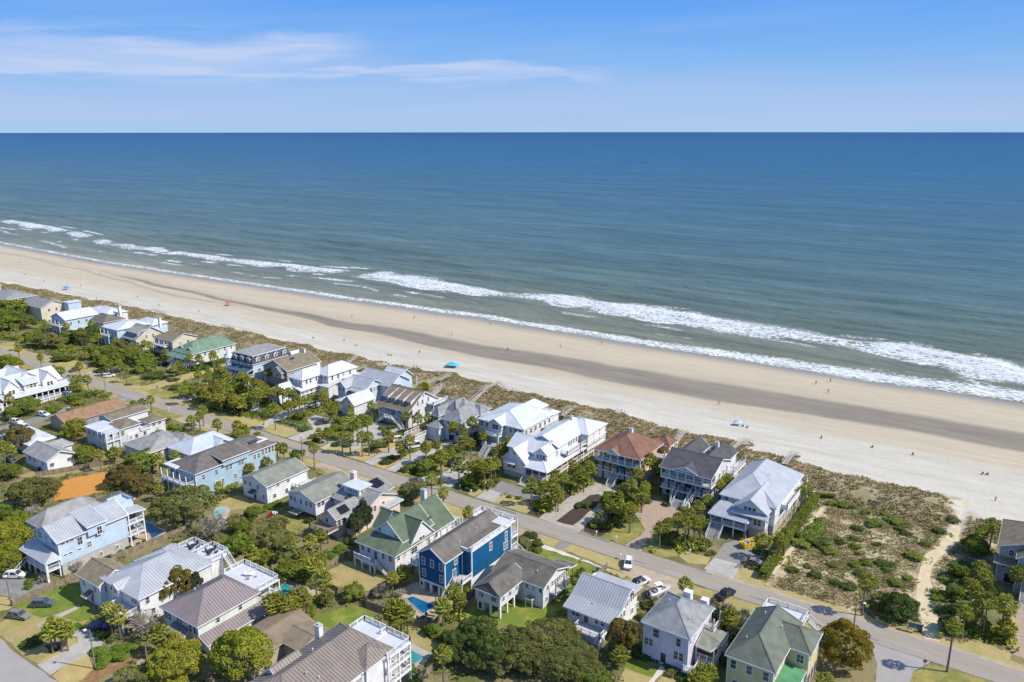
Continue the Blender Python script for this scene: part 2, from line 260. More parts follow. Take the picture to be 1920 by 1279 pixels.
# surveyed positions, metres (u along the street, v towards the sea)
PALMS=[(-311.5,41.6,6.0),(-299.3,32.3,6.0),(-270.0,24.6,9.0),(-294.8,42.3,6.0),(-266.6,30.3,6.0),(-276.1,36.5,6.0),(-252.4,31.0,6.0),(-291.6,7.0,6.0),(-268.3,-4.3,7.0),(-250.7,-3.6,6.0),(-260.2,14.3,5.0),(-262.3,11.4,5.0),(-236.7,8.6,6.0),(-224.1,-11.0,7.0),(-223.3,-8.7,6.0),(-207.7,-11.1,6.0),(-203.5,-11.1,7.0),(-202.9,-8.9,6.0),(-203.0,-14.5,5.0),(-200.1,-13.5,5.0),(-195.4,8.7,7.0),(-203.9,7.4,7.0),(-214.9,11.1,6.0),(-218.2,8.8,6.0),(-225.4,10.5,5.0),(-197.7,32.8,6.0),(-195.7,35.9,5.0),(-193.8,42.0,6.0),(-192.0,21.4,5.0),(-193.5,25.1,5.0),(-174.0,29.7,6.0),(-165.7,9.4,6.0),(-160.0,4.4,6.0),(-156.7,9.6,6.0),(-147.8,9.4,9.0),(-147.5,12.0,6.0),(-148.2,15.5,6.0),(-173.6,24.9,5.0),(-175.5,21.3,5.0),(-153.4,28.3,6.0),(-157.0,27.9,6.0),(-140.4,6.6,6.0),(-137.0,9.8,6.0),(-133.0,12.6,6.0),(-134.6,17.1,6.0),(-165.8,-12.0,4.0),(-165.5,-9.0,4.0),(-162.9,-7.1,5.0),(-128.9,-13.3,6.0),(-130.7,-9.0,6.0),(-134.5,-5.0,6.0),(-121.3,-8.7,5.0),(-114.5,-5.5,5.0),(-108.9,-6.9,5.0),(-106.6,-10.5,5.0),(-200.7,-38.4,7.0),(-245.0,-19.7,5.0),(-236.8,35.8,6.0),(-230.4,34.5,6.0),(-214.1,32.0,6.0),(-315.8,29.7,6.0),(-305.9,20.9,5.0),(-313.2,9.4,5.0),(-316.0,15.7,6.0),(-265.2,26.8,5.0),(-281.5,41.0,5.0),(-164.2,26.9,5.0),(-154.1,11.1,5.0),(-155.7,18.3,6.0),(-240.7,15.3,5.0),(-228.4,1.2,5.0),(-193.5,41.0,6.0),(-154.4,39.3,5.0),(-152.7,12.6,7.0),(-166.1,19.6,6.0),(-128.6,14.0,8.0),(-134.2,23.0,5.0),(-149.3,25.2,7.0),(-161.0,31.4,5.0),(-150.2,29.1,5.0),(-145.4,28.2,5.0),(-140.3,25.7,5.0),(-129.8,21.4,6.0),(-130.1,24.1,6.0),(-127.4,24.0,6.0),(-125.5,25.3,6.0),(-123.5,25.7,6.0),(-116.0,17.1,5.0),(-116.4,20.0,5.0),(-116.2,22.3,5.0),(-115.7,24.4,5.0),(-115.3,26.6,5.0),(-114.8,28.7,5.0),(-112.3,29.6,6.0),(-114.4,33.0,6.0),(-110.9,6.9,8.0),(-116.7,-4.6,4.5),(-110.6,-6.8,4.5),(-106.7,-8.5,4.5),(-111.9,-8.7,4.0),(-102.1,24.1,6.0),(-99.7,24.9,6.0),(-98.8,22.1,5.0),(-92.5,24.7,6.0),(-86.8,29.5,7.0),(-81.1,14.6,8.0),(-78.1,15.9,8.0),(-75.7,16.1,8.0),(-77.1,12.8,8.0),(-76.4,5.2,6.0),(-74.3,6.6,6.0),(-69.3,7.0,7.0),(-67.9,8.6,7.0),(-64.5,14.0,6.0),(-70.1,28.6,7.0),(-68.2,32.5,6.0),(-64.7,34.0,6.0),(-61.3,34.8,6.0),(-55.3,13.9,7.0),(-57.3,11.8,5.0),(-47.8,12.8,6.0),(-47.2,17.1,6.0),(-35.8,6.0,9.0),(-38.1,13.1,6.0),(-75.2,-7.6,6.5),(-85.1,-13.3,7.0),(-84.2,-11.6,6.0),(-101.8,-7.6,4.0),(-85.4,-23.5,4.0),(-83.6,-18.6,4.0),(-28.4,-7.4,8.0),(-86.8,8.5,4.0),(-88.6,6.6,4.0),(-52.1,32.0,6.0),(-91.7,63.8,4.0),(-92.9,62.0,4.0),(-148.3,5.9,6.0),(-140.5,9.4,6.0),(-134.6,7.9,6.0),(-132.3,9.5,5.0),(-144.6,8.3,5.0),(-138.9,23.7,5.0),(-50.5,29.9,7.0),(-47.1,31.1,6.0),(-46.9,35.2,8.0),(-40.4,33.0,5.0),(-40.5,22.7,7.0),(-39.3,24.5,6.0),(-48.4,13.7,6.0),(-48.8,19.0,5.0),(-33.4,2.5,10.0),(-32.7,10.0,5.0),(-29.0,9.7,6.0),(-27.9,11.1,6.0),(-26.7,12.5,6.0),(-23.2,9.8,7.0),(-22.2,11.6,7.0),(-24.0,16.2,6.0),(-29.8,26.2,5.0),(-29.3,28.5,5.0),(-31.4,33.6,5.0),(-6.2,8.5,7.0),(-3.5,10.8,6.0),(-2.2,12.8,6.0),(0.5,10.5,6.0),(1.6,9.8,5.0),(-0.7,16.4,7.0),(-5.2,19.8,5.0),(14.9,39.0,8.0),(15.9,42.2,5.0),(13.6,33.8,5.0),(16.9,23.3,7.0),(14.4,23.7,5.0),(18.5,28.6,5.0),(23.0,10.1,7.0),(19.6,11.1,6.0),(32.6,7.0,6.0),(-23.3,-8.8,6.0),(-11.8,-12.4,5.5),(-3.7,27.1,6.0),(-0.3,24.9,6.0),(-0.4,30.6,6.0),(1.4,24.3,5.0),(1.0,29.7,5.0),(-0.1,23.3,5.0),(-93.2,64.9,4.0),(35.4,44.4,5.0),(36.5,45.2,5.0),(35.6,40.3,5.0),(33.7,9.3,6.0),(35.4,11.6,7.0),(37.6,11.0,7.0),(36.8,15.2,7.0),(36.3,22.6,6.0),(35.9,30.5,5.0),(39.9,15.4,6.0),(39.0,13.4,6.0),(20.6,22.3,6.0),(55.0,16.5,5.0),(58.7,17.7,6.0),(59.1,21.1,6.0),(55.9,47.6,6.0),(56.4,50.0,6.0),(15.5,18.4,5.0),(16.3,12.2,5.0),(48.3,-15.0,7.0),(54.2,-13.9,5.0),(60.4,-21.3,7.0),(57.4,-14.1,5.0),(61.0,-14.0,6.0),(61.1,-17.4,6.0),(45.1,-38.9,3.0),(61.3,-38.5,5.0),(62.2,-37.2,5.0),(61.2,-40.3,5.0),(26.6,-21.4,5.0),(26.7,-23.4,5.0),(80.1,5.5,8.0),(97.5,-4.9,10.0),(98.4,50.9,6.0),(99.4,31.6,5.0),(100.5,28.0,5.0),(98.6,20.2,6.0),(99.8,18.0,6.0),(102.0,11.6,8.0),(105.0,13.6,8.0),(106.5,32.1,6.0),(98.6,8.4,6.0),(105.9,12.7,3.0),(79.9,-26.1,4.0),(100.1,53.8,6.0),(97.8,48.7,5.0),(100.1,11.7,6.0),(-20.3,-56.4,8.0),(-16.6,-57.1,7.0),(-23.2,-52.3,7.0),(-35.0,-41.7,5.0),(-34.8,-45.2,5.0),(-37.5,-48.6,5.0),(-41.5,-57.0,5.0),(-20.3,-68.8,6.0),(-19.7,-67.2,6.0),(-17.2,-67.2,6.0),(-18.0,-64.8,6.0),(-17.2,-63.0,6.0),(-15.2,-63.5,6.0),(-19.0,-68.6,5.0),(-16.3,-65.0,5.0),(2.3,-56.2,7.0),(4.3,-56.0,7.0),(5.6,-55.5,6.0),(4.1,-57.4,6.0),(3.0,-57.9,6.0),(8.8,-48.1,5.0),(6.7,-41.9,4.0),(9.4,-43.1,4.0),(20.6,-62.4,7.0),(-6.9,-46.4,5.0),(-7.8,-42.0,4.0),(-30.8,-51.2,5.0),(-15.8,-66.1,5.0),(-45.9,-88.7,6.0),(-42.4,-88.8,6.0),(-50.1,-97.8,5.5),(-48.1,-97.5,5.5),(-47.5,-96.8,5.0),(-30.4,-87.1,5.0),(-49.1,-98.9,5.0),(-28.1,-85.8,4.0),(-126.4,-46.3,6.0),(-149.3,-61.1,7.0),(-110.0,-37.1,5.0),(-111.0,-31.2,4.0),(-93.6,-47.9,4.0),(-84.1,-24.9,4.0),(-157.3,-59.8,6.0),(-80.3,-37.7,4.0),(-128.6,-40.7,4.0),(14.7,9.5,3.0),(-1.5,8.7,2.6)]
TREES=[(-76.1,-51.6,8.7,'oak'),(-118.4,-69.5,7.7,'oak'),(-96.0,-85.8,6.1,'lime'),(-89.0,-89.6,4.6,'lime'),(-105.6,-78.8,4.0,'lime'),(-111.6,-48.9,4.4,'cedar'),(-102.8,-47.7,4.3,'cedar'),(-115.4,-40.0,5.2,'green'),(-137.0,-45.1,3.9,'green'),(-121.5,-33.2,3.9,'green'),(-143.9,-64.2,3.7,'green'),(-118.0,-77.9,3.1,'green'),(-63.3,-52.0,5.7,'bare'),(-62.0,-46.3,2.9,'olive'),(-63.7,-39.6,2.4,'green'),(-113.3,-72.3,2.8,'bare'),(-51.4,-53.5,3.7,'green'),(-57.1,-54.3,2.6,'olive'),(-113.3,-45.2,3.5,'cedar'),(-122.6,-37.9,3.2,'olive'),(-122.2,-63.3,4.1,'oak'),(-22.3,-89.4,5.4,'lime'),(-39.4,-85.2,4.7,'bare'),(-43.6,-74.3,3.2,'ivy'),(-42.0,-71.9,2.2,'magnolia'),(-77.4,-86.7,2.1,'bare'),(-27.8,-95.3,2.7,'olive'),(-75.9,-80.4,2.4,'bare'),(-24.3,-94.0,2.9,'olive'),(-43.4,-77.9,1.7,'ivy'),(-12.6,-81.5,6.4,'lime'),(-13.8,-51.5,2.6,'green'),(-17.1,-56.4,2.1,'green'),(-16.1,-61.8,1.7,'green'),(-31.5,-53.9,3.9,'green'),(-45.5,-47.0,4.6,'olive'),(-36.3,-27.0,3.2,'dark'),(-42.5,-53.5,2.8,'green'),(-32.1,-51.1,3.1,'green'),(-50.0,-51.1,2.9,'green'),(-58.4,-46.7,2.7,'green'),(16.5,-49.1,3.3,'dark'),(15.1,-52.5,2.6,'dark'),(8.8,-51.6,1.7,'green'),(-9.1,-47.7,2.6,'bare'),(-5.9,-45.1,1.7,'bare'),(-28.7,-52.5,2.7,'green'),(-38.3,-49.9,2.8,'olive'),(-5.6,-50.5,1.7,'bare'),(-51.6,-40.8,3.0,'olive'),(18.9,-48.7,4.2,'dark'),(24.1,-52.2,4.6,'dark'),(18.2,-52.7,3.1,'dark'),(30.7,-43.4,5.5,'oak'),(29.4,-49.5,5.1,'oak'),(36.9,-43.1,4.3,'oak'),(43.6,-36.5,3.2,'ivy'),(4.7,-12.6,2.6,'olive'),(31.5,-37.5,3.5,'oak'),(45.9,-35.9,2.1,'ivy'),(16.9,-57.3,2.8,'dark'),(22.5,-55.3,3.3,'oak'),(27.4,-53.4,3.2,'olive'),(32.2,-50.1,3.2,'oak'),(39.4,-42.1,3.0,'olive'),(31.6,-46.7,3.3,'olive'),(24.4,-44.5,2.9,'oak'),(13.7,-52.1,2.1,'dark'),(36.5,-48.4,4.7,'oak'),(41.7,-46.9,4.4,'oak'),(31.1,-45.1,3.1,'oak'),(44.2,-47.8,3.4,'green'),(33.8,-39.9,3.4,'oak'),(61.7,-26.5,1.5,'dark'),(80.4,-12.7,5.5,'goldcedar'),(86.6,8.3,4.2,'dark'),(83.0,11.3,2.5,'olive'),(97.4,47.6,3.7,'green'),(95.2,33.8,2.3,'green'),(100.5,13.2,2.7,'green'),(95.5,23.9,2.3,'green'),(101.8,29.2,2.0,'green'),(95.6,9.8,2.2,'dark'),(-36.0,-7.5,4.2,'olive'),(-34.3,-28.3,3.3,'magnolia'),(-32.6,-32.4,2.4,'magnolia'),(-111.6,18.8,2.6,'olive'),(-84.2,-6.4,2.5,'green'),(-76.5,25.3,1.8,'olive'),(-45.3,20.5,3.1,'green'),(-27.7,13.7,2.7,'dark'),(-27.8,8.6,3.0,'green'),(-46.3,37.2,2.6,'dark'),(12.3,20.1,3.2,'green'),(15.7,23.0,2.9,'green'),(19.2,12.8,3.1,'green'),(-45.4,8.5,2.8,'green'),(-36.4,-4.3,3.3,'olive'),(17.6,17.6,2.8,'green'),(13.6,18.2,3.2,'green'),(17.8,14.1,2.8,'dark'),(34.6,10.2,2.6,'dark'),(32.1,11.0,2.0,'dark'),(-363.8,36.6,8.9,'green'),(-371.4,47.7,7.2,'green'),(-339.9,23.0,6.2,'green'),(-336.1,29.1,6.3,'green'),(-243.2,22.7,5.4,'green'),(-232.7,24.7,5.3,'green'),(-223.3,26.0,5.3,'green'),(-250.5,19.2,4.8,'green'),(-281.2,30.7,5.8,'dark'),(-288.0,17.1,5.7,'olive'),(-295.3,13.8,5.1,'green'),(-160.3,-36.3,4.7,'lime'),(-166.2,-50.9,5.6,'cedar'),(-197.9,-34.0,5.3,'green'),(-264.5,-10.8,4.6,'lime'),(-267.7,-11.5,4.0,'lime'),(-262.1,-8.7,3.4,'lime'),(-258.2,8.0,2.9,'green'),(-233.3,20.7,4.7,'green'),(-236.3,15.0,4.1,'green'),(-239.7,32.0,4.9,'olive'),(-361.5,30.0,6.5,'green'),(-288.1,27.8,5.2,'green'),(-282.8,19.4,5.0,'olive'),(-290.9,40.5,4.7,'dark'),(-197.2,-39.1,3.8,'green'),(-196.8,-17.3,3.0,'green'),(-156.9,11.7,4.0,'green'),(-143.7,8.0,3.9,'green'),(-138.7,10.7,3.4,'green'),(-135.0,13.2,3.4,'green'),(-165.6,10.7,3.6,'green'),(-165.0,27.2,3.7,'green'),(-154.4,24.3,3.6,'green'),(-253.5,35.5,4.4,'olive'),(-221.2,36.1,2.9,'dark'),(-212.2,20.4,4.5,'green')]
SHRUBS=[(70.9,45.2,1.56,'d'),(88.5,55.4,1.72,'d'),(81.8,49.4,1.37,'d'),(74.0,50.5,2.47,'g'),(71.2,39.3,1.18,'g'),(72.7,34.8,1.49,'g'),(76.7,39.5,1.07,'d'),(73.7,31.8,0.81,'d'),(63.0,15.1,1.32,'d'),(67.8,15.7,1.61,'d'),(65.3,19.0,1.11,'g'),(69.9,22.8,1.27,'g'),(72.6,15.1,1.28,'d'),(75.6,15.0,1.88,'d'),(76.2,22.7,1.4,'d'),(79.6,21.2,1.38,'g'),(74.5,25.8,1.43,'g'),(79.2,30.0,1.59,'d'),(81.0,30.7,1.27,'d'),(76.5,28.5,1.6,'g'),(85.5,37.7,2.43,'g'),(83.9,22.8,1.83,'g'),(85.7,26.5,1.23,'g'),(93.3,30.5,1.53,'g'),(65.6,57.2,2.21,'g'),(70.8,56.5,1.63,'g'),(75.0,58.3,1.26,'g'),(78.1,55.3,2.3,'g'),(62.4,33.5,3.76,'g'),(65.1,31.9,3.02,'d'),(61.1,28.6,2.68,'g'),(67.6,29.5,2.31,'g'),(62.5,39.6,2.79,'g'),(62.0,44.0,1.59,'g'),(86.8,46.4,1.67,'g'),(80.1,51.1,1.56,'g'),(90.9,64.2,2.13,'o'),(81.3,27.7,1.25,'g'),(84.3,37.9,1.3,'d'),(68.9,35.2,1.34,'d'),(95.2,40.1,2.23,'d'),(94.9,35.2,1.87,'d'),(93.9,22.9,2.07,'g'),(92.7,23.8,1.49,'g'),(92.5,21.2,1.47,'g'),(66.1,64.6,2.27,'g'),(61.9,64.1,1.9,'g'),(98.0,59.9,1.71,'g'),(62.0,56.1,1.85,'g'),(79.4,19.5,1.22,'g'),(-140.7,-51.9,1.44,'g'),(-75.6,-72.4,0.84,'d'),(-75.7,-69.7,0.72,'d'),(-75.7,-67.4,0.83,'d'),(-75.8,-64.9,0.6,'d'),(-75.9,-63.3,0.6,'d'),(-76.2,-73.4,0.64,'d'),(-76.7,-74.5,0.64,'d'),(-79.8,-88.9,1.22,'g'),(-75.9,-83.3,0.56,'g'),(-42.2,-93.9,1.59,'b'),(-39.1,-94.0,1.96,'b'),(-39.1,-92.1,1.99,'b'),(-38.2,-90.4,2.0,'b'),(-37.7,-95.3,1.55,'b'),(-36.7,-92.2,1.57,'b'),(-55.4,-99.6,1.89,'d'),(-56.4,-100.4,1.34,'d'),(-54.0,-92.3,1.44,'b'),(-56.2,-92.5,1.12,'b'),(-71.4,-85.8,0.75,'g'),(-45.7,-90.4,1.23,'d'),(-47.9,-90.6,0.96,'b'),(-43.5,-90.2,0.95,'d'),(-77.7,-90.2,1.21,'b'),(-50.0,-98.9,0.58,'g'),(-56.1,-101.1,1.07,'d'),(-56.5,-97.8,1.23,'d'),(-78.8,30.3,1.86,'g'),(-80.8,28.5,1.62,'g'),(-102.9,12.1,1.94,'d'),(-91.0,7.3,1.56,'d'),(-116.2,12.1,1.04,'d'),(-71.3,14.7,1.97,'d'),(-69.9,17.0,1.98,'d'),(-61.1,11.9,1.1,'g'),(-59.6,7.2,1.66,'d'),(-58.9,14.5,1.27,'g'),(-61.2,16.4,1.2,'d'),(-50.7,6.6,2.24,'d'),(-44.9,7.9,2.43,'d'),(-50.1,12.1,2.07,'g'),(-51.1,10.1,2.06,'g'),(-42.3,9.5,1.61,'g'),(-71.0,11.3,1.51,'d'),(-126.4,13.9,1.95,'d'),(-130.4,12.9,1.96,'d'),(-133.8,12.6,1.72,'d'),(-136.8,9.6,2.46,'d'),(-142.1,9.5,2.48,'g'),(-147.7,9.5,2.26,'d'),(-179.6,32.5,2.25,'d'),(-123.2,13.1,1.69,'d'),(-109.0,14.3,1.89,'g'),(-112.4,14.2,1.42,'g'),(-93.7,18.9,2.79,'g'),(-91.8,20.8,2.33,'g'),(-94.1,16.7,1.84,'g'),(-88.5,22.1,1.85,'g'),(-71.0,26.6,1.81,'g'),(-70.2,33.1,1.84,'d'),(-71.0,31.3,1.61,'d'),(-79.8,10.5,1.76,'d'),(-82.9,8.6,1.54,'d'),(-109.2,70.3,3.3,'d'),(-87.8,69.0,2.1,'d'),(-113.8,72.1,2.22,'d'),(-94.3,9.1,1.8,'g'),(-36.0,6.0,1.37,'g'),(-36.7,5.5,1.41,'d'),(4.8,15.6,1.47,'d'),(6.3,16.9,1.66,'d'),(-29.4,7.5,2.14,'d'),(-25.9,7.5,2.32,'d'),(-25.4,10.7,1.75,'d'),(-22.9,12.4,1.75,'o'),(-23.3,15.7,1.58,'o'),(-14.3,9.6,0.94,'g'),(-11.6,10.3,0.94,'g'),(-11.5,15.7,1.92,'g'),(-8.9,16.6,1.72,'g'),(-3.1,25.4,2.34,'g'),(-5.1,25.7,1.76,'g'),(16.6,9.0,1.74,'g'),(14.3,8.8,2.11,'d'),(18.0,26.7,1.86,'o'),(18.8,28.5,1.68,'o'),(-47.8,6.9,1.62,'d'),(-45.5,12.3,2.47,'g'),(-48.6,10.2,2.47,'g'),(-41.6,9.5,2.02,'d'),(-47.6,27.5,2.6,'d'),(-45.3,19.1,2.1,'g'),(-34.8,70.2,1.91,'g'),(-35.7,68.0,1.9,'g'),(-30.5,72.3,1.91,'g'),(6.7,-8.5,1.5,'d'),(-0.0,-9.9,1.52,'g'),(3.2,-6.1,1.7,'d'),(4.5,-34.0,1.36,'g'),(3.8,-36.5,1.35,'g'),(4.1,-38.8,1.18,'g'),(9.4,-51.1,2.06,'g'),(7.3,-50.4,1.39,'g'),(25.7,-10.7,0.63,'d'),(42.1,-22.2,1.7,'o'),(41.0,-17.3,1.45,'o'),(38.6,-16.9,1.17,'o'),(43.0,-18.8,1.15,'o'),(8.7,-11.0,1.31,'g'),(23.4,33.2,1.12,'g'),(25.1,31.4,1.11,'g'),(24.2,29.8,1.11,'d'),(28.8,32.6,1.47,'d'),(29.1,30.1,1.28,'g'),(44.3,12.1,1.14,'o'),(42.0,12.0,1.15,'o'),(40.1,11.5,1.15,'o'),(38.7,11.5,0.99,'o'),(43.8,10.8,0.81,'o'),(38.8,14.7,2.02,'o'),(36.8,14.4,1.69,'o'),(41.4,15.1,1.67,'o'),(53.2,19.3,1.64,'d'),(54.6,19.0,1.31,'d'),(6.8,36.4,1.58,'d'),(-1.8,28.5,2.35,'g'),(53.4,10.8,0.63,'o'),(54.9,10.9,0.88,'o'),(56.5,10.9,0.88,'o'),(57.9,10.6,0.69,'o'),(48.7,-33.6,1.05,'d'),(50.1,-33.1,1.04,'d'),(45.7,-33.5,1.59,'d'),(47.6,-33.8,1.58,'d'),(52.9,-33.7,1.16,'d'),(54.5,-34.1,1.15,'d'),(55.6,-13.6,1.41,'d'),(57.1,-15.4,1.39,'d'),(40.7,-13.9,1.18,'o'),(40.4,-17.3,1.16,'o'),(54.3,-35.7,1.27,'o'),(41.7,-11.8,0.89,'g'),(56.8,-35.8,1.26,'d'),(-65.1,-39.1,1.98,'b'),(-65.2,-36.4,2.0,'b'),(-64.7,-33.2,2.02,'b'),(-64.4,-30.8,1.85,'b'),(-63.6,-40.7,1.78,'d'),(-49.5,-32.5,1.41,'d'),(-51.1,-22.5,1.66,'d'),(-50.9,-24.1,1.46,'g'),(-50.6,-27.8,1.44,'d'),(-32.1,-37.7,1.65,'g'),(-32.6,-34.1,1.68,'g'),(-31.2,-42.1,1.95,'b'),(-30.2,-45.1,1.92,'b'),(-31.5,-39.6,1.47,'b'),(-16.0,-11.3,1.4,'o'),(-17.3,-13.0,1.4,'o'),(-84.1,-34.5,2.3,'g'),(-85.3,-30.0,2.35,'g'),(-86.6,-25.3,2.39,'g'),(-84.6,-32.3,1.93,'g'),(-67.5,-48.2,2.1,'g'),(-12.5,-37.0,1.57,'d'),(-15.3,-23.5,0.83,'g'),(5.1,-35.7,1.49,'g'),(5.0,-37.5,1.19,'g'),(-23.9,-68.5,1.69,'d'),(-21.7,-65.7,1.7,'d'),(-23.5,-66.8,1.42,'d'),(-20.6,-64.2,1.42,'d'),(-20.5,-62.4,1.43,'d'),(-19.0,-58.1,1.16,'g'),(12.1,-62.3,1.28,'g'),(15.5,-64.7,1.25,'b'),(-10.0,-64.9,0.68,'g'),(-201.6,18.0,3.96,'d'),(-197.9,19.8,2.25,'d'),(-190.9,20.1,2.22,'d'),(-257.9,10.8,3.65,'d'),(-260.2,8.9,3.03,'d'),(-180.2,13.8,2.69,'d'),(-201.0,-5.9,2.12,'g'),(-194.9,-6.0,2.36,'g'),(-200.3,-10.5,2.88,'d'),(-194.7,-18.1,2.8,'g'),(-194.9,-25.9,2.99,'g'),(-203.8,-18.0,2.32,'g'),(-141.0,-19.0,2.75,'g'),(-141.4,-12.7,1.86,'g'),(-137.7,-12.6,1.85,'g'),(-142.8,-21.3,1.82,'g'),(-202.2,27.6,2.89,'d'),(-197.5,30.8,2.89,'d'),(-195.5,36.0,3.5,'d'),(-196.0,43.1,3.56,'d'),(-199.4,51.0,3.65,'d'),(-196.6,27.6,2.28,'g'),(-136.9,12.1,2.48,'d'),(-139.9,10.3,2.23,'d'),(-150.5,-9.4,1.91,'g'),(-227.7,10.0,2.89,'d'),(-223.0,10.9,2.87,'d'),(-319.1,22.8,3.4,'g'),(-314.1,26.2,3.4,'d'),(-316.8,16.0,2.67,'g'),(-192.3,-28.6,2.46,'g'),(95.5,18.1,2.02,'g'),(93.7,16.3,1.15,'d'),(99.2,13.4,1.67,'d'),(97.8,13.1,1.4,'d'),(106.5,16.5,1.1,'b'),(101.7,12.7,1.1,'g'),(82.6,9.5,1.73,'g'),(84.9,7.5,1.7,'g'),(88.1,13.3,1.73,'d'),(89.2,9.5,1.41,'d'),(87.3,8.6,1.7,'d'),(97.4,32.4,1.83,'g'),(97.5,25.9,1.78,'d'),(97.2,20.7,1.74,'d')]
